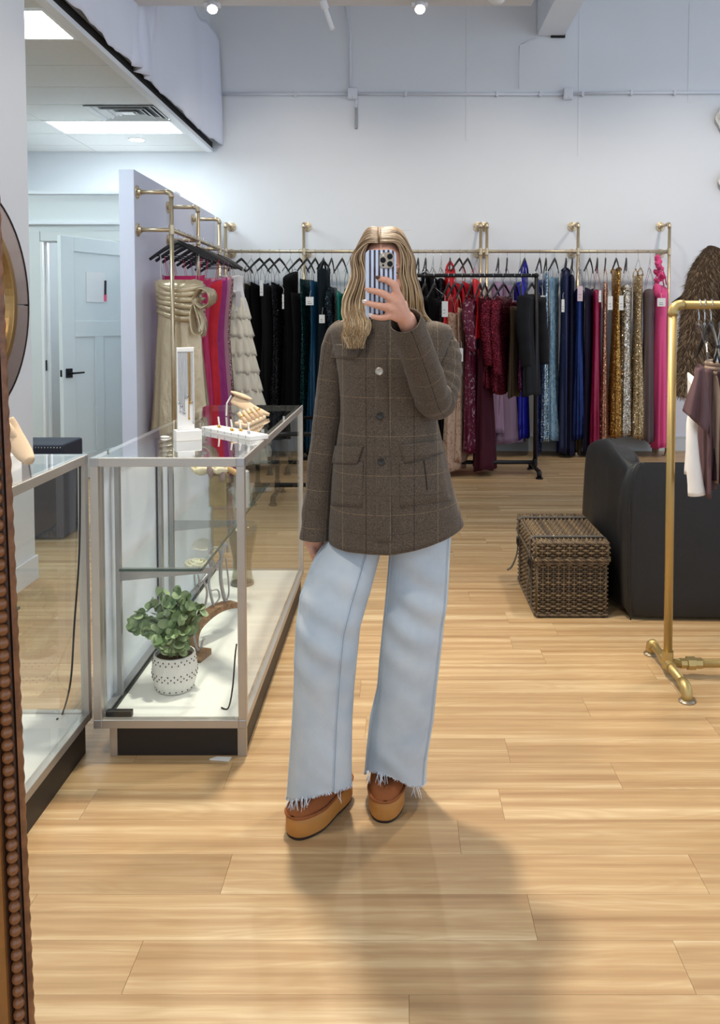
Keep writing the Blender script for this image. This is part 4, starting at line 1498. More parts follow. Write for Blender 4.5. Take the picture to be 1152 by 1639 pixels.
def slab(name, outline_top, z0, bulge=0.02, n_r=14):
    """upholstered block: outline_top is a list of (x, y, ztop); walls swell slightly and round over at the top"""
    m = MB()
    n = len(outline_top)
    cx_ = sum(p[0] for p in outline_top) / n
    cy_ = sum(p[1] for p in outline_top) / n
    rings = []
    for i in range(n_r + 1):
        u = i / n_r
        ring = []
        for (x, y, zt_) in outline_top:
            d = Vector((x - cx_, y - cy_, 0))
            L = d.length
            d.normalize()
            if u < 0.08:
                ins = 0.03 * (1 - u / 0.08) ** 2
            else:
                ins = 0
            sw = bulge * math.sin(PI * u)
            if u > 0.80:
                k_ = (u - 0.80) / 0.20
                ins = 0.055 * (1 - math.cos(k_ * PI / 2))
                z = z0 + (zt_ - z0) * (0.80 * 0.94) + (zt_ - z0) * (1 - 0.80 * 0.94) * math.sin(k_ * PI / 2)
            else:
                z = z0 + (zt_ - z0) * u * 0.94
            lean = 0.0
            ring.append(Vector((x, y, z)) + d * (sw - ins))
        rings.append(ring)
    m.loft(rings)
    return m.build(name, M_LEATH, ch, smooth=True, auto=60)


def rounded(pts, k_=4):
    out = []
    n = len(pts)
    for i in range(n):
        a, b, c = pts[i - 1], pts[i], pts[(i + 1) % n]
        for t_ in [j / k_ for j in range(k_ + 1)]:
            q0 = [lerp(b[q], a[q], 0.16 * (1 - t_)) for q in range(3)]
            q1 = [lerp(b[q], c[q], 0.16 * t_) for q in range(3)]
            out.append(tuple(lerp(q0[q], q1[q], t_) for q in range(3)))
    return out


zb_ = P(1100, 741, 3.82).z
# back panel, then the flaring side with its raised top
slab('backrest', rounded([(1.075, 3.83, zb_), (2.3, 3.80, zb_), (2.3, 4.02, zb_ - 0.03), (1.09, 4.02, zb_ - 0.03)]), 0.02, 0.015)
side = MB()
rings = []
NZ = 16
cols_ = [(1.085, 3.825), (1.06, 3.95), (1.045, 4.10), (1.04, 4.30), (1.05, 4.55), (1.06, 4.78), (1.16, 4.86), (1.24, 4.70), (1.24, 4.30), (1.20, 3.95), (1.14, 3.84)]
tops = [zb_ - 0.005, zb_ + 0.02, zb_ + 0.055, zb_ + 0.07, zb_ + 0.02, zb_ - 0.05, zb_ - 0.06, zb_ - 0.03, zb_ + 0.035, zb_ + 0.02, zb_]
cc_ = Vector((1.13, 4.25, 0))
for i in range(NZ + 1):
    u = i / NZ
    ring = []
    for (x, y), zt_ in zip(cols_, tops):
        d = (Vector((x, y, 0)) - cc_)
        d.normalize()
        ins = -0.012 * math.sin(PI * u)
        if u < 0.1:
            ins += 0.03 * (1 - u / 0.1) ** 2
        z = 0.02 + (zt_ - 0.02) * u
        if u > 0.8:
            k_ = (u - 0.8) / 0.2
            ins += 0.06 * (1 - math.cos(k_ * PI / 2))
            z = 0.02 + (zt_ - 0.02) * (0.8 + 0.2 * math.sin(k_ * PI / 2))
        flare = 0.030 * (1 - u) - 0.02
        q = Vector((x, y, z)) - d * ins
        q.x += flare * (1 if x > 1.13 else -1) * -0.6 if False else 0
        if x < 1.13:
            q.x += 0.035 * u * (0.5 + 0.5 * min(1, (y - 3.82) / 0.3)) - 0.03 * (1 - u) * min(1, (y - 3.82) / 0.2) * 0
        ring.append(q)
    rings.append(ring)
side.loft(rings)
side.build('side_arm', M_LEATH, ch, smooth=True, sub=1)
slab('seat_cushion', rounded([(1.26, 4.14, 0.42), (2.2, 4.14, 0.42), (2.2, 4.75, 0.42), (1.26, 4.75, 0.42)]), 0.03, 0.015)
M_PIPE = plain('leather_piping', rgb(24, 24, 25), 0.35)
sp = catmull([P(1009, 992, 3.815), P(1006, 900, 3.80), P(1008, 800, 3.80), P(1014, 752, 3.81), P(1026, 741, 3.84)], 6)
MB().tube(sp, 0.004, 6).build('seam_piping', M_PIPE, ch, smooth=True)
for (x, y) in ((1.15, 3.92), (2.25, 3.92), (1.15, 4.7), (2.25, 4.7)):
    MB().lathe([(0.02, 0), (0.024, 0.03)], (x, y, 0), 12).build('foot', M_BLACKPL, ch)

# ================================================================== ROUND WALL MIRROR ON THE LEFT WALL
mc = Vector((-2.004, 3.84, 1.515))
mr = empty('round_mirror', mc, 'round wall mirror with taupe glass border and gold inner ring at the left edge', 'mirror')
M_TAUPE = plain('taupe_mirror_glass', rgb(176, 158, 152), 0.12, 0.55, var=0.03)
M_GOLDF = plain('antique_gold', rgb(168, 134, 84), 0.35, 0.8)
t = NT('silver_mirror')
t.set(Metallic=1.0, Roughness=0.02)
t.b.inputs['Base Color'].default_value = (0.85, 0.85, 0.85, 1)
M_MIRR = t.m


def xring(r0, r1, x0, x1, a0=0.0, a1=2 * PI, n=64):
    m = MB()
    full = abs(a1 - a0 - 2 * PI) < 1e-6
    rings = []
    for i in range(n + (0 if full else 1)):
        a = a0 + (a1 - a0) * i / n
        c, s = math.cos(a), math.sin(a)
        rings.append([Vector((x0, mc.y + r0 * c, mc.z + r0 * s)), Vector((x1, mc.y + r0 * c, mc.z + r0 * s)), Vector((x1, mc.y + r1 * c, mc.z + r1 * s)), Vector((x0, mc.y + r1 * c, mc.z + r1 * s))])
    if full:
        rings.append(rings[0])
    m.loft(rings, not full, not full)
    return m


xring(0.0001, 0.385, mc.x, mc.x + 0.006).build('mirror_glass', M_MIRR, mr)
xring(0.385, 0.425, mc.x, mc.x + 0.03).build('inner_ring', M_GOLDF, mr, bevel=0.003)
g_ = 0.006
for k_ in range(4):
    xring(0.425, 0.565, mc.x, mc.x + 0.02, k_ * PI / 2 - 0.012 + g_, (k_ + 1) * PI / 2 - 0.012 - g_, 20).build('border_segment', M_TAUPE, mr, bevel=0.002)
xring(0.565, 0.572, mc.x, mc.x + 0.024).build('outer_edge', plain('dark_bronze', rgb(46, 40, 38), 0.4, 0.5), mr)

# ================================================================== NAVY STUDDED OTTOMAN BY THE FITTING ROOM
M_NAVY = plain('navy_upholstery', rgb(36, 40, 56), 0.7, var=0.12, nscale=20, bump=0.2)
ob = G(57, 865)
ot = empty('studded_ottoman', (-2.42, ob.y + 0.2, 0), 'dark navy upholstered bench with nailhead trim beyond the left wall corner', 'bench')
ozt = P(80, 712, ob.y).z
MB().box(-2.75, P(101, 800, ob.y).x, ob.y, ob.y + 0.35, 0.01, ozt).build('upholstered_body', M_NAVY, ot, bevel=0.015)
for i in range(9):
    x = P(101, 800, ob.y).x - 0.012 - i * 0.02
    MB().ball((x, ob.y - 0.002, ozt - 0.018), (0.005, 0.003, 0.005), 8, 5).build('nailhead', M_CHROME, ot)

# ================================================================== PAPER FLOWERS ON THE BACK WALL
M_PETAL = plain('white_paper_petal', rgb(232, 230, 224), 0.8, var=0.03)


def wall_flower(label, c, r, seed):
    rr = random.Random(seed)
    c = Vector(c)
    f_ = empty('paper_flower', c, label, 'paper flower', 'paper flowers on the back wall')
    for ring, (n, rad, lift) in enumerate(((6, 1.0, 0.02), (5, 0.68, 0.05), (4, 0.4, 0.08))):
        for j in range(n):
            a = 2 * PI * j / n + ring * 0.5 + rr.uniform(-.1, .1)

            def pet(u, v_):
                wdt = r * rad * 0.62 * math.sin(PI * min(1, 0.12 + v_ * 0.80)) ** 0.8
                d = r * rad * v_
                lat = (u - 0.5) * 2 * wdt
                h = lift * v_ + 0.10 * r * (u - 0.5) ** 2 * 4 * (0.5 + v_) + 0.15 * r * v_ * v_ * math.sin(a * 3)
                return c + Vector((math.cos(a) * d - math.sin(a) * lat, -0.015 - h, math.sin(a) * d + math.cos(a) * lat))
            MB().grid(pet, 5, 6).build('petal', M_PETAL, f_, smooth=True, solid=0.002)
    MB().ball(c + Vector((0, -0.08, 0)), (r * 0.16, 0.03, r * 0.16), 10, 6).build('flower_heart', M_PETAL, f_, smooth=True)


fa = P(1166, 192, BW)
wall_flower('white paper flower on the wall, the upper one at the right edge', (fa.x, BW, fa.z), 0.16, 1)
fb = P(1169, 292, BW)
wall_flower('white paper flower on the wall, the lower one at the right edge', (fb.x, BW, fb.z), 0.15, 2)

# ================================================================== LOW BENCH WITH TAPERED LEGS UNDER THE RIGHT GOWNS
bx0, bx1 = P(926, 715, 8.72).x, P(1050, 715, 8.72).x
bn = empty('low_bench', ((bx0 + bx1) / 2, 8.72, 0), 'low bench on tapered wooden legs hidden behind the hems of the right-hand gowns', 'bench')
M_TANLEG = plain('tan_wood_leg', rgb(150, 124, 98), 0.5)
MB().box(bx0 - 0.06, bx1 + 0.03, 8.66, 8.84, 0.28, 0.33).build('seat', M_TANLEG, bn, bevel=0.006)
for x in (bx0, bx1):
    for y in (8.70, 8.80):
        MB().lathe([(0.018, 0), (0.036, 0.28)], (x, y, 0), 14).build('leg', M_TANLEG, bn, smooth=True, auto=40)

# ================================================================== CARVED MIRROR FRAME (the standing mirror the picture is taken in)
t = NT('carved_dark_wood')
v = t.coord('Object')
nn_ = t.noise(v, 40, 5, 0.6)
ge = t.n('ShaderNodeNewGeometry')
pt = t.ramp(ge.outputs['Pointiness'], [(0.46, (0, 0, 0, 1)), (0.56, (1, 1, 1, 1))])
c_ = t.ramp(nn_, [(0.3, rgb(92, 56, 34)), (0.7, rgb(146, 96, 60))])
t.l(c_, t.b.inputs['Base Color'])
t.set(Roughness=0.32)
t.bump(t.noise(v, 90, 4), 0.15, 0.002)
M_CARVE = t.m
M_CARVE2 = plain('golden_brown_moulding', rgb(150, 98, 48), 0.3, var=0.18, nscale=40)
M_CHAN = plain('dark_walnut_channel', rgb(70, 44, 29), 0.4, var=0.15, nscale=40)
M_BEAD = plain('polished_walnut_bead', rgb(136, 86, 50), 0.22, var=0.2, nscale=2)
LEAN = 0.045


def fpt(x, z, out):
    """point on the leaning frame: x across, z height, out = towards the viewer"""
    return Vector((x, 1.0 - (z - 1.45) * LEAN - out, z))


fx = -0.479
fr_ = empty('standing_mirror_frame', fpt(0, 0, 0), 'carved dark wood mirror frame with a row of beads at the left edge', 'mirror frame')
FZ0, FZ1 = 0.03, 1.95


def stile(name, xa, xb, prof, mat, seg=2, parent=None, wob=0.0):
    """moulding running up the frame: prof = list of (u across 0..1, out)"""
    rings = []
    N = seg
    for i in range(N + 1):
        z = FZ0 + (FZ1 - FZ0) * i / N
        ring = []
        for (u, o_) in prof:
            x = lerp(xa, xb, u)
            if wob and u >= 0.99:
                x += wob * math.sin(z * 2 * PI / 0.0215)
            ring.append(fpt(x, z, o_))
        rings.append(ring)
    return MB().loft(rings).build(name, mat, parent or fr_)


def side_frame(sx):
    a = fx if sx < 0 else 1.02
    s = -1 if sx < 0 else 1
    # inner lip (scalloped), dark groove, bead channel, rounded outer moulding
    stile('inner_lip', a + s * 0.0055, a, [(0, 0.0), (0, 0.005), (0.6, 0.0045), (1, 0.002), (1, 0.0)], M_CARVE, 900 if sx < 0 else 2, wob=0.0006 if sx < 0 else 0)
    stile('groove', a + s * 0.0080, a + s * 0.0055, [(0, 0.0), (0, 0.001), (1, 0.001), (1, 0)], M_DARKGAP)
    stile('bead_channel', a + s * 0.027, a + s * 0.0080, [(0, 0), (0, 0.010), (0.10, 0.010), (0.16, 0.004), (0.80, 0.004), (0.86, 0.006), (1, 0.006), (1, 0)], M_CHAN)
    stile('outer_moulding', a + s * 0.080, a + s * 0.027, [(0, 0), (0, 0.02), (0.2, 0.030), (0.5, 0.034), (0.8, 0.028), (1, 0.016), (1, 0)], M_CARVE2)


side_frame(-1)
side_frame(1)
bead_me = MB().ball((0, 0, 0), 1.0, 14, 10).mesh('bead', M_BEAD, True)
z = FZ0 + 0.02
bi = 0
while z < FZ1 - 0.01:
    o = bpy.data.objects.new('bead', bead_me)
    COL.objects.link(o)
    o.location = fpt(fx - 0.0168, z, 0.006)
    o.scale = (0.0078, 0.0085, 0.0080)
    put(o, fr_)
    z += 0.0168
    bi += 1
for z0, z1, nm in ((FZ0 - 0.03, FZ0, 'bottom_rail'), (FZ1, FZ1 + 0.09, 'top_rail')):
    MB().loft([[fpt(x, z0, 0), fpt(x, z0, 0.035), fpt(x, z1, 0.035), fpt(x, z1, 0)] for x in (fx - 0.080, 1.10)]).build(nm, M_CARVE2, fr_)
# ================================================================== HANGERS
M_HANGB = plain('black_hanger', rgb(20, 20, 21), 0.4, var=0.08)
M_HANGC = glass('clear_plastic', (0.80, 0.82, 0.83, 1), 1.6, 0.05)
hook_pts = []
for i in range(13):
    a = math.radians(-70 + 250 * i / 12)
    hook_pts.append((0, 0.0215 * math.cos(a), 0.0215 * math.sin(a)))
hook_pts = list(reversed(hook_pts))
hook_pts = [(0, -p[1], p[2]) for p in reversed(hook_pts)]
# hook hangs over a rail running along local y; arms spread along local x
hk = MB()
hp = [(0.0215 * math.cos(math.radians(a)), 0.0, 0.0215 * math.sin(math.radians(a))) for a in range(200, -71, -18)]
hk.tube(hp + [(0.004, 0, -0.032), (0, 0, -0.045), (0, 0, -0.085)], 0.0022, 6)
HOOK_ME = hk.mesh('hook', M_CHROME, True)


def arms_mesh(mat, drop=0.135, half=0.205, r=0.0095):
    mb = MB()
    pts = []
    for i in range(-8, 9):
        u = i / 8
        pts.append((half * u, 0.012 * abs(u) ** 2, -0.078 - drop * abs(u) ** 1.15))
    mb.tube(pts, [r * (1.25 - 0.45 * abs(i / 8)) for i in range(-8, 9)], 8, flat=(0.75, 1.3))
    return mb.mesh('shoulder_bar', mat, True)


ARM_B = arms_mesh(M_HANGB)
ARM_C = arms_mesh(M_HANGC, 0.14, 0.20, 0.006)
ARM_F = arms_mesh(M_HANGB, 0.135, 0.225, 0.0115)
BAR_ME = MB().tube([(-0.17, 0.008, -0.185), (0.17, 0.008, -0.185)], 0.005, 6).mesh('trouser_bar', M_HANGB, True)


def hanger(x, y, z, yaw, kind, label, group):
    h = empty('clothes_hanger', (x, y, z), label, 'hanger', group)
    h.rotation_euler = (0, 0, yaw)
    for me, nm in ((HOOK_ME, 'hook'), ({'b': ARM_B, 'c': ARM_C, 'f': ARM_F}[kind], 'shoulder_bar')):
        o = bpy.data.objects.new(nm, me)
        COL.objects.link(o)
        o.parent = h
    if kind == 'f':
        o = bpy.data.objects.new('trouser_bar', BAR_ME)
        COL.objects.link(o)
        o.parent = h
    return h


# ================================================================== GOWN BUILDER
def gown(name, cat, label, group, c, yaw, z_rail, z_top, z_bot, a_top, a_waist, a_hem, b_top, b_hem, mat, folds=8, amp=0.16, straps='thin', neck='v', waist=0.30, seed=1, sleeves=None, tag_at=None, tag_col=None, sway=0.0, strap_mat=None, hem_wave=0.012, flare=1.0, nseg=40, nring=26):
    """hanging garment: c = (x, y) under the hook, yaw = direction of the shoulders; a = half width along the shoulders, b = half depth"""
    rr = random.Random(seed)
    e1 = Vector((math.cos(yaw), math.sin(yaw), 0))
    e2 = Vector((-math.sin(yaw), math.cos(yaw), 0))
    C = Vector((c[0], c[1], 0))
    g_ = empty(name, (c[0], c[1], z_bot), label, cat, group)
    H_ = z_top - z_bot
    ph = rr.uniform(0, 6.28)
    ph2 = rr.uniform(0, 6.28)
    rings = []
    for i in range(nring + 1):
        u = i / nring
        if u < waist:
            k_ = u / waist
            k_ = k_ * k_ * (3 - 2 * k_)
            a = lerp(a_top, a_waist, k_)
            b = lerp(b_top, b_top * 0.9, k_)
        else:
            k_ = ((u - waist) / (1 - waist)) ** flare
            a = lerp(a_waist, a_hem, k_)
            b = lerp(b_top * 0.9, b_hem, k_)
        ring = []
        fa = amp * min(1, max(0.12, (u - waist * 0.5) / (1 - waist * 0.5)) * 1.3)
        for j in range(nseg):
            th = 2 * PI * j / nseg
            cs, sn = math.cos(th), math.sin(th)
            w = math.sin(folds * th + ph + 0.6 * nz(u * 3, seed)) + 0.45 * math.sin((folds * 2 - 3) * th + ph2 + u * 1.2)
            m = 1 + fa * w * 0.7
            z = z_top - H_ * u
            if i == 0 or u < 0.10:
                kz = 1 - u / 0.10
                if neck == 'v':
                    z -= kz * 0.055 * (1 - abs(cs)) ** 1.0
                elif neck == 'sweet':
                    z -= kz * 0.02 * (abs(math.cos(2 * th)))
                elif neck == 'one':
                    z -= kz * 0.10 * (0.5 - 0.5 * cs)
            if u > 0.93:
                z += hem_wave * math.sin(3 * th + ph) * (u - 0.93) / 0.07
            off = e2 * (sway * u * u) + e1 * 0.008 * math.sin(u * 4 + ph)
            p_ = C + e1 * (a * cs * m) + e2 * (b * sn * (m + 0.25 * fa * w)) + off
            ring.append(Vector((p_.x, p_.y, z)))
        rings.append(ring)
    MB().loft(rings, True, True).build('skirt_and_bodice' if cat == 'gown' else 'body', mat, g_, smooth=True)
    sm = strap_mat or mat
    if straps:
        wd = {'thin': 0.0035, 'wide': 0.012, 'halter': 0.012}[straps]
        for s in (-1, 1):
            for fb in (-1, 1):
                lo = C + e1 * (s * a_top * 0.72) + e2 * (fb * b_top * 0.7) + Vector((0, 0, z_top - 0.012))
                hi = C + e1 * (s * min(0.15, a_top * 0.9) * (0.25 if straps == 'halter' else 1)) + Vector((0, 0, z_rail - (0.10 if straps == 'halter' else 0.175)))
                md = lo.lerp(hi, 0.5) + e2 * fb * 0.008
                MB().tube([lo, md, hi], wd, 5, flat=(1.0, 0.5)).build('strap', sm, g_, smooth=True)
    if sleeves:
        L_, r_ = sleeves
        for s in (-1, 1):
            st0 = C + e1 * (s * a_top * 0.92) + Vector((0, 0, z_top - 0.05))
            pts = catmull([st0, st0 + e1 * s * 0.045 + Vector((0, 0, -L_ * 0.3)), st0 + e1 * s * 0.05 + e2 * -0.02 + Vector((0, 0, -L_ * 0.65)), st0 + e1 * s * 0.035 + e2 * -0.035 + Vector((0, 0, -L_))], 5)
            n = len(pts)
            MB().tube(pts, [r_ * (1.1 - 0.25 * i / n + 0.07 * math.sin(i * 1.7)) for i in range(n)], 12).build('sleeve', mat, g_, smooth=True)
    if tag_at is not None:
        tz, tw, thh, to = tag_at
        q = Vector((c[0] + to, c[1] - math.sqrt((a_top * abs(math.sin(yaw))) ** 2 + (b_top * abs(math.cos(yaw))) ** 2) - 0.05, tz))
        tg_ = MB().box(q.x - tw / 2, q.x + tw / 2, q.y - 0.001, q.y + 0.001, q.z - thh, q.z).build('price_tag', tag_col or M_PAPER, g_)
        MB().tube([q, q + Vector((0.004, 0.03, 0.05)), (c[0], c[1] - 0.02, q.z + 0.13)], 0.0012, 4).build('tag_string', M_PAPER, tg_)
        rt = random.Random(seed + 50)
        for l_ in range(2):
            zz = q.z - thh * (0.55 + 0.2 * l_)
            MB().box(q.x - tw * 0.28, q.x + tw * rt.uniform(0.05, 0.3), q.y - 0.0016, q.y - 0.001, zz - 0.004, zz).build('printed_line', M_BLKBIT, tg_)
    return g_


def rail_gown(label, short, px, y_top, y_bot, w_top, w_hem, mat, Y, zr, kind='b', phi=None, group=None, name='evening_gown', cat='gown', hlabel=None, hgroup=None, **kw):
    """gown seen nearly edge-on on a rail running left to right. widths in photo pixels"""
    rr = random.Random(int(px * 7 + Y * 13))
    X = P(px, 500, Y).x
    ph = math.radians(phi if phi is not None else rr.uniform(66, 80))
    s = ppm(Y)
    zt_, zb2 = P(px, y_top, Y).z, max(0.02, P(px, y_bot, Y).z)
    a_t, a_w, a_h = kw.pop('a', (0.16, 0.13, 0.19))

    def solve(wpx, a):
        w = wpx / s / 2
        k_ = w * w - (a * math.cos(ph)) ** 2
        return max(0.018, math.sqrt(k_) / math.sin(ph)) if k_ > 0 else 0.018
    b_t, b_h = solve(w_top * 1.15, a_t), solve(w_hem * 1.12, a_h)
    if hlabel is None:
        hlabel = ('black' if kind in 'bf' else 'clear plastic') + ' hanger holding the ' + short
    hanger(X, Y, zr, ph, kind, hlabel, hgroup or 'hangers on the back racks')
    return gown(name, cat, label, group, (X, Y), ph, zr, zt_, zb2, a_t, a_w, a_h, b_t, b_h, mat, seed=int(px * 3 + 1), **kw)


# ---- cloth materials
BLK = fabric('black_crepe', rgb(9, 9, 11), 0.8, 0.15, spec=0.2)
BLKV = fabric('black_velvet', rgb(7, 7, 9), 0.9, 0.25, spec=0.1)
BLKS = sequin('black_sequin', rgb(10, 10, 12), rgb(54, 54, 60), 160)
M_G1 = 'black gowns on the left back rack'
tan_seq = sequin('bronze_sequin', rgb(118, 92, 72), rgb(220, 196, 168), 120)
rail_gown('bronze sequin gown with v neck next to the tiered ivory gown', 'bronze sequin gown', 387, 452, 712, 18, 26, tan_seq, RY, RZ, phi=62, group='gowns on the back racks', neck='v')
GB = 'gowns on the back racks'
blacks = [(403, 455, 14, 24, BLK, 'c', 'black gown with thin straps just right of the bronze sequin gown', 'black gown next to the bronze one'),
          (416, 452, 20, 28, BLKV, 'b', 'black velvet gown with a long white tag, second of the black gowns', 'second black gown'),
          (432, 454, 22, 28, BLK, 'b', 'plain black gown in the middle of the black gowns', 'third black gown'),
          (448, 452, 20, 28, BLKS, 'b', 'black glitter gown, fourth of the black gowns', 'fourth black gown'),
          (465, 433, 18, 28, BLKV, 'c', 'black one-shoulder gown rising highest of the black gowns', 'one-shoulder black gown'),
          (480, 468, 16, 26, BLK, 'b', 'black low-cut gown beside the dark green sequin gown', 'low-cut black gown')]
for i, (px, yt, wt, wh, m_, kd, lab, sh_) in enumerate(blacks):
    rail_gown(lab, sh_, px, yt, 722, wt, wh, m_, RY, RZ, kd, phi=(64 if kd == 'b' else 76), group=GB, tag_at=((P(424, 450, RY).z, 0.034, 0.16, 0.05) if i == 1 else ((P(440, 472, RY).z, 0.018, 0.15, 0.06) if i == 3 else None)), neck='one' if i == 4 else 'v')
GRN = sequin('dark_green_sequin', rgb(6, 34, 36), rgb(30, 96, 92), 140)
TEAL = satin('teal_blue_satin', rgb(10, 62, 92), 0.42, 0.1)
NVGRN = fabric('ink_green_velvet', rgb(6, 20, 28), 0.85, 0.4)
EMER = satin('emerald_satin', rgb(0, 104, 92), 0.4, 0.1)
INK = sequin('ink_sequin', rgb(8, 12, 18), rgb(40, 60, 70), 150)
rail_gown('dark green sequin gown with strap beside the black gowns', 'dark green sequin gown', 492, 447, 722, 12, 24, GRN, RY, RZ, phi=70, group=GB)
rail_gown('teal blue satin gown with a square white tag', 'teal blue gown', 505, 450, 722, 14, 24, TEAL, RY, RZ, phi=75, group=GB, tag_at=(P(499, 476, RY).z, 0.08, 0.085, -0.04))
rail_gown('ink green velvet halter gown with a low white tag', 'ink green halter gown', 518, 430, 722, 17, 26, NVGRN, RY, RZ, phi=84, group=GB, straps='halter', tag_at=(P(518, 504, RY).z, 0.058, 0.085, 0.0))
rail_gown('ink black long-sleeved sequin gown beside the emerald gown', 'long-sleeved ink gown', 531, 459, 722, 14, 22, INK, RY, RZ, phi=84, group=GB, sleeves=(0.5, 0.035))
rail_gown('emerald satin gown hanging just left of the blonde hair', 'emerald satin gown', 548, 466, 722, 13, 24, EMER, RY, RZ, phi=75, group=GB)
rail_gown('emerald satin gown mostly hidden behind the blonde hair', 'hidden emerald gown', 560, 462, 722, 14, 24, EMER, RY, RZ, 'c', phi=80, group=GB)

# middle of the wall: blacks and reds behind the black rack
RED = satin('bright_red_satin', rgb(206, 20, 30), 0.4, 0.1)
RED2 = fabric('deep_red_crepe', rgb(176, 16, 34), 0.7, 0.3)
for px, yt, m_, kd, lab, sh_ in ((669, 448, BLK, 'b', 'black gown on the wall rack just right of the blonde hair', 'black gown right of the hair'),
                                 (681, 437, BLKV, 'b', 'black velvet gown with high shoulder right of the hair, behind the black rack', 'high black velvet gown'),
                                 (693, 443, BLK, 'c', 'black gown on a clear hanger behind the black rack', 'third black gown right of the hair'),
                                 (706, 446, BLKS, 'c', 'black glitter gown just left of the red gowns', 'black glitter gown by the reds')):
    rail_gown(lab, sh_, px, yt, 700, 13, 22, m_, RY, RZ, kd, phi=84, group=GB)
rail_gown('bright red satin gown with peaked top on the wall rack', 'peaked bright red gown', 720, 432, 690, 16, 26, RED, RY, RZ, phi=86, group=GB, straps='halter')
rail_gown('deep red crepe gown, left of the two under angled hangers', 'left deep red gown', 735, 453, 690, 18, 26, RED2, RY, RZ, phi=64, group=GB)
rail_gown('deep red crepe gown, right of the two under angled hangers', 'right deep red gown', 748, 450, 690, 16, 26, RED2, RY, RZ, phi=64, group=GB)
rail_gown('bright red satin gown under the left rack end', 'bright red gown at the rack end', 763, 447, 690, 15, 22, RED, RY, RZ, 'c', phi=75, group=GB)
MAUVE = fabric('mauve_chiffon', rgb(150, 122, 148), 0.8, 0.4, streak=True)
MAUVE2 = fabric('dusty_lilac', rgb(136, 112, 134), 0.8, 0.4, streak=True)
ROYAL = satin('royal_blue_satin', rgb(24, 26, 150), 0.4, 0.1)
rail_gown('mauve chiffon gown with full pleated skirt behind the burgundy tops', 'mauve chiffon gown', 797, 452, 690, 20, 44, MAUVE, RY, RZ, 'b', phi=80, group=GB, folds=15, amp=0.12)
rail_gown('dusty lilac pleated gown right of the mauve chiffon gown', 'dusty lilac gown', 811, 456, 706, 18, 50, MAUVE2, RY, RZ, 'b', phi=82, group=GB, folds=16, amp=0.12)
rail_gown('royal blue satin gown behind the black rack', 'royal blue gown', 832, 452, 684, 18, 15, ROYAL, RY, RZ, 'c', phi=84, group=GB)
rail_gown('royal blue halter gown with a raised loop', 'royal blue halter gown', 839, 440, 700, 12, 22, ROYAL, RY, RZ, 'b', phi=70, group=GB, straps='halter')
PERI = sequin('periwinkle_sequin', rgb(62, 74, 140), rgb(150, 165, 220), 140)
SILB = sequin('silver_blue_sequin', rgb(120, 150, 172), rgb(225, 238, 245), 130)
DUSTY = print_fabric('dusty_blue_lace', rgb(98, 132, 156), rgb(140, 170, 188), 22, 0.5)
NAVY = satin('navy_satin', rgb(18, 26, 66), 0.4, 0.12)
NAVYD = fabric('dark_navy_crepe', rgb(20, 20, 46), 0.75, 0.3)
NAVYP = satin('navy_pleated_metallic', rgb(24, 48, 110), 0.3, 0.5)
AUB = fabric('aubergine_crepe', rgb(24, 14, 40), 0.75, 0.3)
MAG = satin('magenta_wine_satin', rgb(150, 12, 66), 0.38, 0.1)
ROSEG = sequin('rose_gold_sequin', rgb(176, 118, 92), rgb(250, 216, 190), 110)
GOLDS = sequin('gold_sequin', rgb(146, 102, 44), rgb(238, 200, 120), 110)
SILC = sequin('silver_champagne_sequin', rgb(170, 160, 146), rgb(248, 244, 236), 85)
CHAMP = sequin('champagne_sequin', rgb(176, 150, 108), rgb(246, 230, 196), 105)
TAUPE = fabric('taupe_chiffon', rgb(98, 84, 86), 0.75, 0.4, streak=True)
PINKC = fabric('pink_jersey', rgb(222, 78, 132), 0.6, 0.4, streak=True)
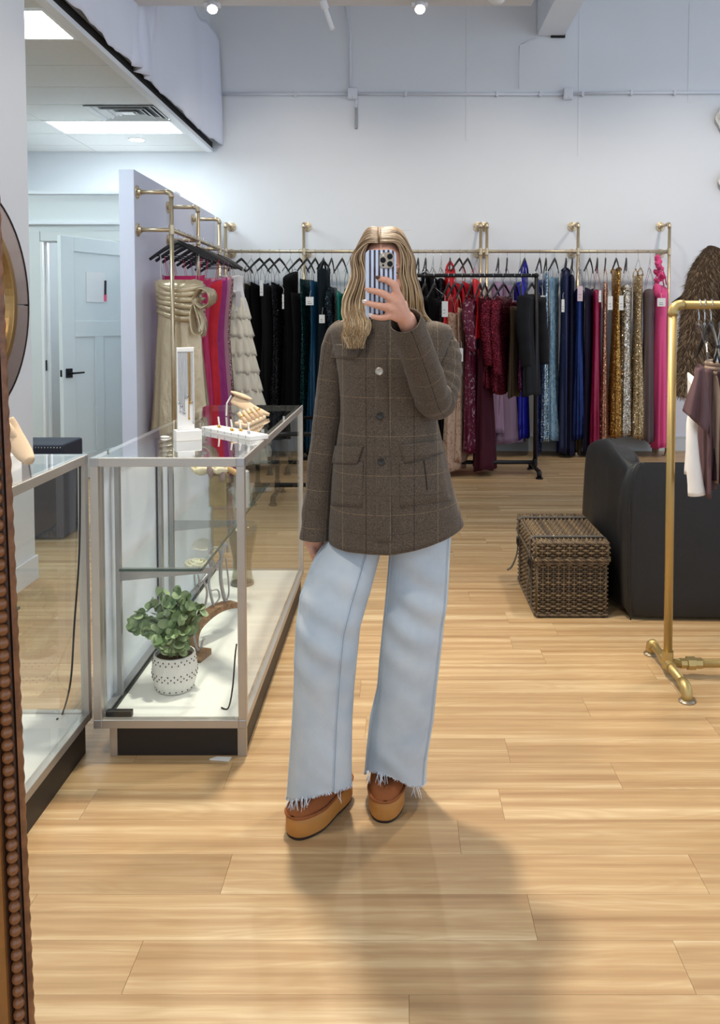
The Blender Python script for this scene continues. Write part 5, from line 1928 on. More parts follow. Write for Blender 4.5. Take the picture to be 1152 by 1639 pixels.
right = [('periwinkle sequin gown at the end of the black rack', 'periwinkle sequin gown', 863, 446, 727, 12, 16, PERI, 'b', 72, {'tag_at': (P(864, 474, RY).z, 0.045, 0.14, 0.0)}),
         ('silver blue sequin gown next to the dusty blue lace gown', 'silver blue sequin gown', 873, 437, 704, 9, 15, SILB, 'b', 84, {}),
         ('dusty blue lace gown with flared hem', 'dusty blue lace gown', 887, 443, 702, 18, 30, DUSTY, 'b', 64, {'flare': 2.2}),
         ('navy satin gown with high neck beside the lace gown', 'high-necked navy gown', 905, 433, 722, 18, 24, NAVY, 'b', 76, {'straps': 'wide', 'tag_at': (P(893, 480, RY).z, 0.03, 0.13, -0.07)}),
         ('dark navy crepe gown in the middle of the right-hand rack', 'dark navy crepe gown', 915, 440, 724, 12, 18, NAVYD, 'b', 76, {}),
         ('shiny navy pleated gown with a pink tag', 'shiny navy pleated gown', 927, 462, 699, 18, 26, NAVYP, 'c', 74, {'folds': 14, 'tag_at': (P(921, 459, RY).z, 0.054, 0.155, -0.04), 'tag_col': plain('pale_pink_card', rgb(214, 190, 196), 0.7)}),
         ('dark aubergine gown beside the wine magenta gown', 'aubergine gown', 943, 461, 724, 20, 18, AUB, 'b', 64, {}),
         ('wine magenta satin gown beside the rose gold gown', 'wine magenta gown', 955, 464, 728, 16, 22, MAG, 'b', 74, {'tag_at': (P(952, 466, RY).z, 0.024, 0.12, -0.02)}),
         ('rose gold sequin gown with a white and green tag', 'rose gold gown', 968, 452, 716, 12, 18, ROSEG, 'b', 76, {'tag_at': (P(968, 475, RY).z, 0.05, 0.14, 0.0)}),
         ('narrow gold sequin gown on an edge-on hanger', 'narrow gold gown', 985, 432, 697, 10, 18, GOLDS, 'b', 87, {'straps': 'wide', 'tag_at': (P(983, 474, RY).z, 0.045, 0.15, 0.0)}),
         ('silver champagne gown with large sequins', 'silver champagne gown', 1001, 456, 694, 18, 24, SILC, 'b', 78, {'flare': 1.6}),
         ('champagne sequin gown left of the taupe gown', 'champagne sequin gown', 1020, 440, 698, 12, 22, CHAMP, 'c', 84, {'straps': 'wide'}),
         ('plain taupe chiffon gown beside the pink gown', 'taupe chiffon gown', 1039, 463, 703, 22, 26, TAUPE, 'c', 70, {'tag_at': (P(1047, 478, RY).z, 0.085, 0.085, 0.06)})]
for lab, sh_, px, yt, yb, wt, wh, m_, kd, phi, kw in right:
    rail_gown(lab, sh_, px, yt, yb, wt, wh, m_, RY, RZ, kd, phi=phi, group=GB, **kw)
pk = rail_gown('bright pink one-shoulder gown with a rosette at the right rack end', 'pink one-shoulder gown', 1056, 455, 714, 20, 24, PINKC, RY, RZ, 'c', phi=78, group=GB, neck='one', straps='wide')
rr = random.Random(8)
for i in range(12):
    q = P(1056 + rr.uniform(-7, 6), 412 + i * 3.4, RY - 0.06 + rr.uniform(-.03, .03))
    MB().ball(q, (rr.uniform(.03, .045), .035, rr.uniform(.022, .032)), 10, 7, Matrix.Rotation(rr.uniform(-1, 1), 3, 'Y')).build('rosette_ruffle', PINKC, pk, smooth=True)
MB().ball(P(1051, 465, RY - 0.1), (0.045, 0.05, 0.075), 14, 10).build('bust_cup', PINKC, pk, smooth=True)
# white tag tip colours
# ---- garments on the black rack
GRK = 'clothes on the black rack'
LACE = print_fabric('beige_floral_lace', rgb(186, 158, 134), rgb(150, 104, 92), 30, 0.56)
BURGF = print_fabric('burgundy_floral_sequin', rgb(92, 16, 44), rgb(196, 168, 176), 34, 0.60, 0.5)
BURG = fabric('burgundy_velvet', rgb(62, 8, 26), 0.8, 0.35, streak=True)
BURGK = sequin('burgundy_beaded', rgb(78, 12, 28), rgb(150, 40, 60), 170)
COAT = fabric('black_wool_coat', rgb(24, 24, 27), 0.9, 0.2)
PLUM = sequin('plum_sequin', rgb(62, 14, 46), rgb(150, 70, 120), 150)
FURB = fabric('brown_fur_trim', rgb(72, 58, 42), 0.95, 0.6)


def bk(label, short, px, yt, yb, wt, wh, m_, phi, name='evening_gown', cat='gown', **kw):
    return rail_gown(label, short, px, yt, yb, wt, wh, m_, BY, BZ, 'b', phi=phi, group=GRK, name=name, cat=cat, hgroup='hangers on the black rack', **kw)


bk('black top hanging first on the black rack right of the hair', 'first black top', 680, 474, 600, 16, 22, BLK, 74, 'sleeveless_blouse', 'blouse')
bk('black dress with a white printed tag on the black rack', 'black dress with white tag', 695, 476, 740, 18, 24, BLKV, 72, tag_at=(P(708, 483, BY).z, 0.055, 0.14, 0.085))
bk('red chiffon top with dangling ties on the black rack', 'red top with ties', 718, 474, 530, 16, 18, RED, 72, 'chiffon_blouse', 'blouse')
bk('beige floral lace gown on the black rack, nearer the person', 'near beige lace gown', 727, 500, 749, 24, 32, LACE, 70, tag_at=(P(736, 556, BY).z, 0.03, 0.12, 0.05), folds=6)
bk('beige floral lace gown beside the burgundy floral gown', 'far beige lace gown', 740, 492, 735, 16, 22, LACE, 72, folds=6)
bk('burgundy floral sequin gown with pale flowers', 'burgundy floral gown', 754, 478, 720, 22, 24, BURGF, 76, sleeves=(0.42, 0.05))
bk('bright red crepe top between the floral and velvet gowns', 'bright red crepe top', 768, 474, 540, 16, 18, RED, 74, 'chiffon_blouse', 'blouse')
bk('dark burgundy velvet gown with a small white tag', 'dark burgundy velvet gown', 776, 478, 749, 22, 34, BURG, 72, tag_at=(P(776, 544, BY).z, 0.035, 0.085, 0.02), folds=7)
bk('burgundy beaded long-sleeved top, left of the pair', 'left beaded top', 790, 474, 618, 24, 30, BURGK, 62, 'beaded_jumper', 'jumper', sleeves=(0.58, 0.05), straps=None, a=(0.18, 0.17, 0.18))
bk('burgundy beaded long-sleeved top, right of the pair', 'right beaded top', 806, 474, 628, 28, 34, BURGK, 58, 'beaded_jumper', 'jumper', sleeves=(0.66, 0.055), straps=None, a=(0.18, 0.17, 0.18))
bk('dark jacket with brown fur collar behind the beaded tops', 'fur-collared jacket', 824, 490, 634, 20, 24, FURB, 68, 'fur_trimmed_jacket', 'jacket', straps=None)
bk('narrow plum sequin dress with a white tag', 'plum sequin dress', 834, 513, 622, 12, 12, PLUM, 82, tag_at=(P(832, 529, BY).z, 0.05, 0.085, 0.0))
bk('black wool coat with long sleeves at the end of the black rack', 'black wool coat', 851, 468, 632, 28, 34, COAT, 60, 'wool_coat', 'coat', sleeves=(0.62, 0.06), straps=None, a=(0.2, 0.19, 0.2), amp=0.08)
# ================================================================== GOWNS ON THE PARTITION RACK (hung facing the room)
GP = 'gowns on the partition rack'
HP = 'hangers on the partition rack'


def part_gown(label, short, Y, y_top, z_bot, mat, a=(0.17, 0.13, 0.24), b=(0.05, 0.10), dx=0.0, yaw=0.0, **kw):
    hanger(PX + dx * 0.3, Y, PRZ, yaw, 'f', 'black broad-shouldered hanger holding the ' + short, HP)
    x_ = 636 + (PX + dx) * ppm(Y)
    zt_ = P(x_, y_top, Y).z
    return gown('evening_gown', 'gown', label, GP, (PX + dx, Y), yaw, PRZ, zt_, z_bot, a[0], a[1], a[2], b[0], b[1], mat, seed=int(Y * 100), **kw)


CHSAT = satin('champagne_satin', rgb(214, 194, 160), 0.26, 0.4)
FUCH = satin('fuchsia_satin', rgb(196, 20, 92), 0.42, 0.1)
MAGN = satin('magenta_satin', rgb(160, 10, 120), 0.42, 0.1)
CORAL = fabric('coral_red_crepe', rgb(214, 44, 60), 0.7, 0.3)
DUSTP = satin('dusty_pink_satin', rgb(190, 128, 146), 0.42, 0.1)
ROSEB = sequin('rose_brown_sequin', rgb(132, 100, 98), rgb(200, 170, 168), 140)
IVORY = fabric('ivory_tulle', rgb(240, 231, 210), 0.85, 0.5, streak=True)
IVSAT = satin('ivory_satin', rgb(232, 228, 226), 0.3, 0.15)
cy_ = 6.42
cg = part_gown('champagne satin strapless gown with draped bodice and bow, first on the partition rack', 'champagne gown', cy_, 447, 0.06, CHSAT, a=(0.19, 0.165, 0.25), b=(0.07, 0.13), dx=0.02, straps='thin', neck='sweet', folds=7, amp=0.17, waist=0.18, strap_mat=IVSAT)
cxp = 636 + (PX + 0.02) * ppm(cy_)
for i in range(6):
    y0_ = 455 + i * 9
    pts = []
    for k_ in range(13):
        u = k_ / 12
        x = lerp(cxp - 38, cxp + 39, u)
        d = 0.082 * math.sqrt(max(0.03, 1 - (2 * u - 1) ** 2)) + 0.004
        pts.append(P(x, y0_ + 7 * math.sin(PI * u) + 4 * u + 2 * math.sin(5 * u + i), cy_ - d))
    MB().tube(pts, [0.010 + 0.008 * math.sin(PI * k_ / 12) for k_ in range(13)], 8, flat=(0.6, 1.3)).build('bodice_drape', CHSAT, cg, smooth=True)


def bow_loop(pts, w, parent, mat):
    path = catmull([P(x, y, cy_ + d) for x, y, d in pts], 6)
    n = len(path)
    rings = []
    for i, p in enumerate(path):
        tg = (path[min(i + 1, n - 1)] - path[max(i - 1, 0)]).normalized()
        sd = Vector((0.25, 0.95, 0.1)).cross(tg).cross(tg).normalized()
        nn = tg.cross(sd).normalized()
        ww = w * (0.45 + 0.55 * math.sin(PI * i / (n - 1)))
        rings.append([p + sd * ww + nn * 0.002, p + sd * 0.3 * ww + nn * 0.012, p - sd * 0.3 * ww - nn * 0.006, p - sd * ww + nn * 0.004, p - sd * ww - nn * 0.002, p - sd * 0.3 * ww - nn * 0.012, p + sd * 0.3 * ww + nn * 0.004, p + sd * ww - nn * 0.004])
    MB().loft(rings).build('bow_loop', mat, parent, smooth=True)


bow_loop([(312, 478, -.09), (322, 462, -.15), (336, 466, -.16), (340, 482, -.13), (326, 492, -.12), (313, 482, -.09)], 0.07, cg, CHSAT)
bow_loop([(312, 484, -.09), (308, 505, -.15), (312, 530, -.17), (324, 532, -.15), (326, 512, -.12), (314, 488, -.09)], 0.055, cg, CHSAT)
bow_loop([(312, 482, -.10), (318, 500, -.13), (326, 525, -.13), (327, 538, -.10)], 0.05, cg, CHSAT)
MB().ball(P(312, 481, cy_ - 0.10), (0.03, 0.025, 0.04), 12, 8).build('bow_knot', CHSAT, cg, smooth=True)
part_gown('fuchsia satin gown with long train behind the champagne gown', 'fuchsia train gown', 6.60, 440, 0.03, FUCH, a=(0.17, 0.14, 0.23), b=(0.04, 0.07), dx=0.0, folds=7, flare=1.8)
part_gown('hot pink gown with crossed straps behind the fuchsia gown', 'hot pink strappy gown', 6.76, 446, 0.06, FUCH, a=(0.16, 0.13, 0.2), b=(0.04, 0.07), dx=0.02)
part_gown('coral red beaded gown peeking above the champagne bodice', 'coral red gown', 6.95, 448, 0.06, CORAL, a=(0.17, 0.13, 0.2), b=(0.045, 0.07), dx=0.06)
part_gown('magenta satin gown showing beside the champagne bow', 'magenta gown', 7.15, 444, 0.06, MAGN, a=(0.17, 0.14, 0.20), b=(0.045, 0.08), dx=0.07)
dpk = part_gown('dusty pink satin gown with a hot pink tag', 'dusty pink gown', 7.35, 442, 0.06, DUSTP, a=(0.17, 0.14, 0.20), b=(0.045, 0.08), dx=0.06)
q = P(346, 478, 7.26)
tg_ = MB().box(q.x - 0.022, q.x + 0.026, q.y - 0.001, q.y + 0.001, q.z - 0.13, q.z).build('price_tag', plain('hot_pink_card', rgb(226, 56, 110), 0.6), dpk)
MB().tube([q, q + Vector((-0.01, 0.03, 0.07)), q + Vector((-0.03, 0.07, 0.16))], 0.0012, 4).build('tag_string', M_PAPER, tg_)
part_gown('rose brown sequin gown left of the tiered ivory gown', 'rose brown sequin gown', 7.52, 446, 0.06, ROSEB, a=(0.17, 0.14, 0.20), b=(0.045, 0.08), dx=0.05)
# tiered ivory tulle gown
Yt = 7.80
hanger(PX + 0.02, Yt, PRZ, 0, 'f', 'black broad-shouldered hanger holding the tiered ivory gown', HP)
hanger(PX + 0.02, 8.02, PRZ, 0, 'f', 'bare black broad-shouldered hanger at the far end of the partition rack', HP)
tx0 = PX + 0.15
tier = gown('evening_gown', 'gown', 'ivory gown with satin bodice and tiered ruffled tulle skirt', GP, (tx0, Yt), 0.0, PRZ, P(360, 440, Yt).z, P(360, 500, Yt).z, 0.125, 0.115, 0.13, 0.06, 0.08, IVSAT, straps='thin', neck='sweet', folds=6, amp=0.12, seed=5, strap_mat=IVSAT)
zt_, zb3 = P(360, 476, Yt).z, 0.10
NT_ = 9
for i in range(NT_):
    u0, u1 = i / NT_, (i + 1) / NT_
    z0_, z1_ = lerp(zt_, zb3, u0), lerp(zt_, zb3, u1) - 0.035
    r0, r1 = lerp(0.12, 0.35, u0), lerp(0.12, 0.35, u1) + 0.022
    rings = []
    nseg = 72
    for k_ in range(6):
        v_ = k_ / 5
        ring = []
        for j in range(nseg):
            th = 2 * PI * j / nseg
            w = 1 + (0.02 + 0.05 * v_) * math.sin(17 * th + i * 1.3) + 0.03 * v_ * math.sin(31 * th + i)
            rad = lerp(r0, r1, v_ ** 0.8) * w
            ring.append(Vector((tx0 + rad * math.cos(th), Yt + rad * 0.55 * math.sin(th), lerp(z0_, z1_, v_) + (0.012 * math.sin(9 * th + i * 2) if k_ == 5 else 0))))
        rings.append(ring)
    MB().loft(rings, False, False).build('tulle_tier', IVORY, tier, smooth=True, solid=0.002)
for s in (-1, 1):
    MB().ball((tx0 + s * 0.05, Yt - 0.09, P(360, 470, Yt).z), (0.055, 0.025, 0.03), 14, 8, Matrix.Rotation(s * 0.4, 3, 'Y')).build('satin_bow', IVSAT, tier, smooth=True)
q = P(381, 466, Yt - 0.15)
tg_ = MB().box(q.x - 0.022, q.x + 0.022, q.y - 0.001, q.y + 0.001, q.z - 0.15, q.z).build('price_tag', M_PAPER, tier)
MB().tube([q, q + Vector((-0.01, 0.05, 0.06)), (tx0, Yt, q.z + 0.1)], 0.0012, 4).build('tag_string', M_PAPER, tg_)

# ================================================================== CLOTHES ON THE GOLD RACK
GG = 'clothes on the gold rack'
MAUVK = fabric('mauve_brown_jersey', rgb(92, 68, 70), 0.85, 0.3)
MAUVD = fabric('dark_mauve_jersey', rgb(62, 44, 48), 0.85, 0.3)
WHT = fabric('white_cotton', rgb(232, 228, 222), 0.85, 0.2, var=0.05)
KHAK = fabric('beige_cotton_twill', rgb(158, 136, 118), 0.85, 0.2)


def gx(px):
    return P(px, 600, GY).x


def gold_item(name, cat, label, short, px, yt, yb, yaw, mat, a, b, kind='b', **kw):
    hanger(gx(px), GY, GZ, math.radians(yaw), kind, ('clear plastic' if kind == 'c' else 'black') + ' hanger on the gold rack holding the ' + short, 'hangers on the gold rack')
    return gown(name, cat, label, GG, (gx(px), GY), math.radians(yaw), GZ, P(px, yt, GY).z, P(px, yb, GY).z, a[0], a[1], a[2], b[0], b[1], mat, seed=int(px), straps=None, **kw)


gold_item('cotton_shirt', 'shirt', 'white cotton shirt showing below the mauve top on the gold rack', 'white shirt', 1117, 600, 765, 84, WHT, (0.16, 0.16, 0.17), (0.016, 0.022), 'c', folds=5, amp=0.12)
wsl = catmull([P(1112, 650, GY - 0.15), P(1107, 690, GY - 0.17), P(1109, 740, GY - 0.18), P(1115, 792, GY - 0.18)], 5)
ws = bpy.data.objects['cotton_shirt']
MB().tube(wsl, [0.010, 0.014, 0.017, 0.019, 0.019, 0.018, 0.018, 0.019, 0.020, 0.021, 0.022, 0.023, 0.024, 0.025, 0.027, 0.028], 12, flat=(1, 1.2)).build('sleeve', WHT, ws, smooth=True)
mt = gold_item('jersey_top', 'top', 'mauve brown jersey top with draped sleeve on the gold rack', 'mauve jersey top', 1126, 586, 774, 76, MAUVK, (0.17, 0.18, 0.21), (0.030, 0.036), 'c', folds=6, amp=0.18)
LE = [(1116, 589), (1108, 612), (1098, 638), (1092, 657)]
RE = [(1126, 588), (1131, 618), (1134, 655), (1133, 694)]


def drape(u, v_):
    k_ = v_ * 3
    i = min(2, int(k_))
    l_ = (lerp(LE[i][0], LE[i + 1][0], k_ - i), lerp(LE[i][1], LE[i + 1][1], k_ - i))
    r_ = (lerp(RE[i][0], RE[i + 1][0], k_ - i), lerp(RE[i][1], RE[i + 1][1], k_ - i))
    x, y = lerp(l_[0], r_[0], u), lerp(l_[1], r_[1], u)
    return P(x, y, GY - 0.205 - 0.05 * math.sin(PI * u) * (0.4 + 0.6 * v_) + 0.018 * v_ * math.sin(u * 13 + 1))


MB().grid(drape, 24, 14).build('sleeve', MAUVK, mt, smooth=True, solid=0.004)
gold_item('jersey_top', 'top', 'dark mauve jersey top behind the lighter one on the gold rack', 'dark mauve top', 1136, 590, 760, 82, MAUVD, (0.17, 0.17, 0.2), (0.02, 0.03), 'b', folds=6)
kh = gold_item('twill_trousers', 'trousers', 'beige twill trousers with gathered waist on a clip hanger at the right edge', 'beige trousers', 1152, 577, 762, 66, KHAK, (0.15, 0.17, 0.19), (0.045, 0.06), 'b', folds=7, amp=0.1)
for i in range(3):
    e1 = Vector((math.cos(math.radians(66)), math.sin(math.radians(66)), 0))
    e2 = Vector((-e1.y, e1.x, 0))
    cen = Vector((gx(1152), GY, P(1152, 580 + i * 7, GY).z))
    ring = [cen + e1 * 0.155 * math.cos(2 * PI * k_ / 30) + e2 * 0.05 * math.sin(2 * PI * k_ / 30) for k_ in range(31)]
    MB().tube(ring, 0.009, 6).build('waistband_gather', KHAK, kh, smooth=True)
cb = MB().obox(Vector((gx(1152), GY, P(1152, 556, GY).z)), e1 * 0.17, e2 * 0.006, (0, 0, 0.014))
cb.build('clip_bar', M_BLACKPL, kh, bevel=0.002)
for s in (-0.13, 0.13):
    q = Vector((gx(1152), GY, P(1152, 566, GY).z)) + e1 * s
    MB().obox(q, e1 * 0.012, e2 * 0.010, (0, 0, 0.028)).build('clip', M_CHROME, kh, bevel=0.002)

# ================================================================== FUR COAT AND RACK BEHIND IT
FY = 4.88
fzr = P(1152, 372, FY).z
frx = P(1178, 372, FY).x
black_rack('tall black pipe rack beyond the right edge carrying the fur coat', frx - 0.02, frx + 1.3, FY, fzr)
hanger(frx + 0.06, FY, fzr, math.radians(8), 'f', 'black hanger carrying the brown fur coat', 'hangers behind the gold rack')
hanger(frx - 0.02 + 0.05, FY + 0.14, fzr - 0.19, math.radians(0), 'f', 'black hanger with tip showing left of the fur coat', 'hangers behind the gold rack') if False else None
t = NT('brown_fur')
nn_ = t.noise(t.coord('Object'), 25, 4, 0.7)
ge = t.n('ShaderNodeNewGeometry')
cf = t.ramp(ge.outputs['Random Per Island'], [(0, rgb(78, 58, 40)), (0.5, rgb(132, 104, 76)), (1, rgb(186, 160, 126))])
t.l(t.mixc(t.math('MULTIPLY', nn_, 0.4), cf, rgb(86, 64, 46)), t.b.inputs['Base Color'])
t.set(Roughness=0.7)
M_FUR = t.m
M_FURCORE = plain('fur_underlayer', rgb(82, 62, 44), 0.95, var=0.2, nscale=20)
fc = empty('fur_coat', (frx + 0.06, FY, P(1152, 800, FY).z), 'long brown fur coat hanging behind the gold rack at the right edge', 'coat')
sp_ = [(1150, 408, 0.0, .085), (1128, 440, -.02, .092), (1117, 490, -.03, .090), (1110, 545, -.04, .085), (1103, 600, -.05, .080), (1096, 636, -.06, .074)]
pth = catmull([P(x, y, FY + d) for x, y, d, r in sp_], 6)
rds = [interp([(i / 5, sp_[i][3]) for i in range(6)], k_ / (len(pth) - 1)) for k_ in range(len(pth))]
MB().tube(pth, rds, 18).build('sleeve', M_FURCORE, fc, smooth=True)
body = []
for i in range(16):
    u = i / 15
    a = lerp(0.20, 0.30, u ** 0.7) if i > 1 else (0.10, 0.17)[i]
    b = lerp(0.10, 0.16, u) if i > 1 else (0.06, 0.09)[i]
    z = P(1152, lerp(392, 700, u), FY).z
    body.append([Vector((frx + 0.10 + a * math.cos(2 * PI * j / 36), FY + 0.02 + b * math.sin(2 * PI * j / 36), z)) for j in range(36)])
MB().loft(body).build('body', M_FURCORE, fc, smooth=True)
rf = random.Random(2)
fur = MB()


def blade(p, n, L):
    t0 = n.orthogonal().normalized()
    t0 = (t0 * math.cos(rf.uniform(0, 6.28)) + n.cross(t0) * math.sin(rf.uniform(0, 6.28)))
    d = (n * 0.55 + Vector((rf.uniform(-.35, .35), rf.uniform(-.35, .35), -0.75 + rf.uniform(-.3, .3)))).normalized()
    w = t0 * 0.0022
    fur.add([p - w, p + w, p + d * L], [(0, 1, 2)])


for k_ in range(7000):
    i = rf.uniform(0, len(pth) - 1.001)
    a = rf.uniform(0, 2 * PI)
    i0 = int(i)
    p = pth[i0].lerp(pth[i0 + 1], i - i0)
    tg = (pth[i0 + 1] - pth[i0]).normalized()
    u = tg.cross(Vector((0, 1, 0))).normalized()
    w = tg.cross(u)
    n = u * math.cos(a) + w * math.sin(a)
    r_ = lerp(rds[i0], rds[i0 + 1], i - i0)
    blade(p + n * r_ * 0.97, n, rf.uniform(0.03, 0.055))
for k_ in range(5000):
    i = rf.uniform(0, 14.99)
    j = rf.randrange(36)
    i0 = int(i)
    p = body[i0][j].lerp(body[i0 + 1][j], i - i0).lerp(body[i0][(j + 1) % 36].lerp(body[i0 + 1][(j + 1) % 36], i - i0), rf.random())
    n = (p - Vector((frx + 0.10, FY + 0.02, p.z)))
    n.normalize()
    if n.y > 0.5:
        continue
    blade(p, n, rf.uniform(0.03, 0.055))
o = fur.build('fur_pile', M_FUR, fc, fix=False)
o['kind'] = 'stuff'
# black lace camisole on its own hanger left of the coat
lx = P(1118, 470, FY + 0.3).x
lz = P(1118, 432, FY + 0.3).z
hanger(lx + 0.06, FY + 0.3, lz, math.radians(4), 'f', 'black hanger with its tip showing left of the fur coat', 'hangers behind the gold rack')
MB_ = MB().tube([(lx + 0.06, FY + 0.3, lz), (lx + 1.2, FY + 0.3, lz)], 0.012, 10)
brx = tag(MB_.build('brass_side_rail', M_BRASS, smooth=True), 'short brass rail holding the black lace camisole behind the fur coat', 'rail')
gown('lace_camisole', 'camisole', 'black lace camisole hanging left of the fur coat', None, (lx + 0.03, FY + 0.3), 0.1, lz, P(1118, 470, FY + 0.3).z, P(1118, 560, FY + 0.3).z, 0.12, 0.10, 0.13, 0.03, 0.04, BLKS, seed=44)
wf = P(1113, 432, BW)
wr = empty('brass_bracket', (wf.x, BW, wf.z), 'brass wall bracket to the right of the pink gown', 'wall bracket')
flange(wr, (wf.x, BW, wf.z), (0, -1, 0), M_BRASS)
MB().tube([(wf.x, BW - 0.02, wf.z), (wf.x, BW - 0.22, wf.z), (wf.x + 0.05, BW - 0.25, wf.z), (wf.x + 1.2, BW - 0.25, wf.z)], PR, 12).build('arm', M_BRASS, wr, smooth=True)
# ================================================================== THE PERSON
PY = 2.335


def pm(x, y, Y=PY):
    return P(x, y, Y)


# ---- materials
t = NT('skin')
nn_ = t.noise(t.coord('Object'), 55, 4)
t.l(t.mixc(nn_, rgb(196, 138, 112), rgb(226, 174, 150)), t.b.inputs['Base Color'])
t.set(Roughness=0.5, Subsurface_Weight=0.15)
t.b.inputs['Subsurface Radius'].default_value = (0.01, 0.004, 0.002)
M_SKIN = t.m


def tweed():
    t = NT('brown_check_tweed')
    uv = t.n('ShaderNodeUVMap')
    uv.uv_map = 'UVMap'
    sep = t.n('ShaderNodeSeparateXYZ')
    t.l(uv.outputs[0], sep.inputs[0])
    ob = t.coord('Object')

    def line(axis, period, off, width):
        fr = t.math('FRACT', t.math('DIVIDE', t.math('ADD', sep.outputs[axis], off), period))
        d = t.math('ABSOLUTE', t.math('SUBTRACT', fr, 0.5))
        return t.math('LESS_THAN', d, width / period / 2)
    fine = t.noise(ob, 420, 3, 0.75)
    med = t.noise(ob, 260, 3, 0.7)
    broad = t.noise(ob, 6, 3)
    c = t.ramp(fine, [(0.30, rgb(34, 28, 24)), (0.50, rgb(82, 71, 61)), (0.72, rgb(140, 126, 110))])
    c = t.mixc(t.math('MULTIPLY', med, 0.45), c, rgb(74, 66, 58))
    c = t.mixc(t.math('MULTIPLY', broad, 0.22), c, rgb(98, 84, 66))
    brk = t.math('GREATER_THAN', t.noise(ob, 500, 1), 0.42)
    for ax, per, off, wd, col_, st in ((0, 0.130, 0.0, 0.0022, rgb(32, 24, 20), 0.8), (0, 0.130, 0.065, 0.0018, rgb(150, 132, 98), 0.55),
                                       (1, 0.106, 0.0, 0.0018, rgb(156, 130, 94), 0.5), (1, 0.106, 0.053, 0.0018, rgb(40, 32, 26), 0.45)):
        m = t.math('MULTIPLY', t.math('MULTIPLY', line(ax, per, off, wd), brk), st)
        c = t.mixc(m, c, col_)
    t.l(c, t.b.inputs['Base Color'])
    t.set(Roughness=0.92, Sheen_Weight=0.12)
    t.b.inputs['Specular IOR Level'].default_value = 0.2
    t.bump(fine, 0.45, 0.002)
    return t.m


M_TWEED = tweed()
M_LINING = plain('dark_lining', rgb(24, 22, 22), 0.8)

t = NT('light_wash_denim')
ob = t.coord('Object')
w1 = t.noise(t.coord('Object', (1, 1, 0.15)), 700, 2, 0.7)
fad = t.noise(ob, 7, 3)
c = t.ramp(fad, [(0.25, rgb(174, 187, 198)), (0.55, rgb(198, 206, 211)), (0.8, rgb(214, 217, 215))])
c = t.mixc(t.math('MULTIPLY', w1, 0.35), c, rgb(158, 174, 190))
t.l(c, t.b.inputs['Base Color'])
t.set(Roughness=0.88)
t.b.inputs['Specular IOR Level'].default_value = 0.2
t.bump(w1, 0.3, 0.002)
M_DENIM = t.m
M_SEAM = plain('denim_seam', rgb(184, 196, 206), 0.9, var=0.05, nscale=60)
M_SEAMD = plain('denim_seam_shadow', rgb(158, 173, 188), 0.9)
M_THREAD = plain('frayed_cotton', rgb(212, 220, 228), 0.9)

t = NT('blonde_hair')
ge = t.n('ShaderNodeNewGeometry')
ob = t.n('ShaderNodeTexCoord')
sep = t.n('ShaderNodeSeparateXYZ')
t.l(ob.outputs['Object'], sep.inputs[0])
zf = t.n('ShaderNodeMapRange')
t.l(sep.outputs[2], zf.inputs[0])
zf.inputs[1].default_value = 1.70
zf.inputs[2].default_value = 1.42
root_c = t.ramp(ge.outputs['Random Per Island'], [(0, rgb(92, 70, 50)), (0.5, rgb(136, 110, 82)), (1, rgb(176, 150, 118))])
tip_c = t.ramp(ge.outputs['Random Per Island'], [(0, rgb(142, 110, 74)), (0.5, rgb(196, 166, 122)), (1, rgb(232, 210, 172))])
t.l(t.mixc(zf.outputs[0], root_c, tip_c), t.b.inputs['Base Color'])
t.set(Roughness=0.38, Anisotropic=0.5)
t.b.inputs['Specular IOR Level'].default_value = 0.6
M_HAIR = t.m
M_SUEDE = fabric('chestnut_suede', rgb(146, 86, 48), 0.9, 0.4, var=0.12, fine=600)
M_GUM = plain('gum_sole', rgb(182, 124, 58), 0.55, var=0.06, nscale=20)
M_SOLEDK = plain('dark_outsole', rgb(48, 30, 22), 0.8)

# ---- body: tapered limbs and features merged into one continuous surface
bd = MB()


def capsule(p0, p1, r0, r1, n=14):
    p0, p1 = Vector(p0), Vector(p1)
    d = (p1 - p0)
    L = d.length
    d.normalize()
    pts, rs = [], []
    for i in range(5):
        a = PI / 2 * i / 4
        pts.append(p0 - d * r0 * math.cos(a))
        rs.append(max(1e-4, r0 * math.sin(a)))
    for i in range(1, 6):
        pts.append(p0.lerp(p1, i / 6))
        rs.append(lerp(r0, r1, i / 6))
    for i in range(5):
        a = PI / 2 * i / 4
        pts.append(p1 + d * r1 * math.sin(a))
        rs.append(max(1e-4, r1 * math.cos(a)))
    bd.tube(pts, rs, n)


def chain(pts, rs):
    for (a, b, r0, r1) in zip(pts, pts[1:], rs, rs[1:]):
        capsule(a, b, r0, r1)


HC = pm(613, 443, 2.335)
HC.z = 1.555
bd.ball(HC, (0.074, 0.094, 0.108), 24, 16)
bd.ball(HC + Vector((0, -0.022, -0.045)), (0.056, 0.066, 0.068), 20, 14)
bd.ball(HC + Vector((0, -0.060, -0.092)), (0.024, 0.022, 0.018), 14, 10)
capsule(HC + Vector((0, -0.088, 0.0)), HC + Vector((0, -0.106, -0.034)), 0.008, 0.011)
for s in (-1, 1):
    bd.ball(HC + Vector((s * 0.010, -0.098, -0.037)), (0.008, 0.009, 0.007), 10, 8)
    bd.ball(HC + Vector((s * 0.076, 0.006, -0.012)), (0.008, 0.018, 0.030), 12, 8)
    capsule(HC + Vector((s * 0.016, -0.086, 0.022)), HC + Vector((s * 0.044, -0.074, 0.020)), 0.007, 0.006)
    bd.ball(HC + Vector((s * 0.042, -0.066, -0.028)), (0.020, 0.016, 0.018), 12, 8)
capsule(HC + Vector((-0.020, -0.083, -0.062)), HC + Vector((0.020, -0.083, -0.062)), 0.006, 0.006)
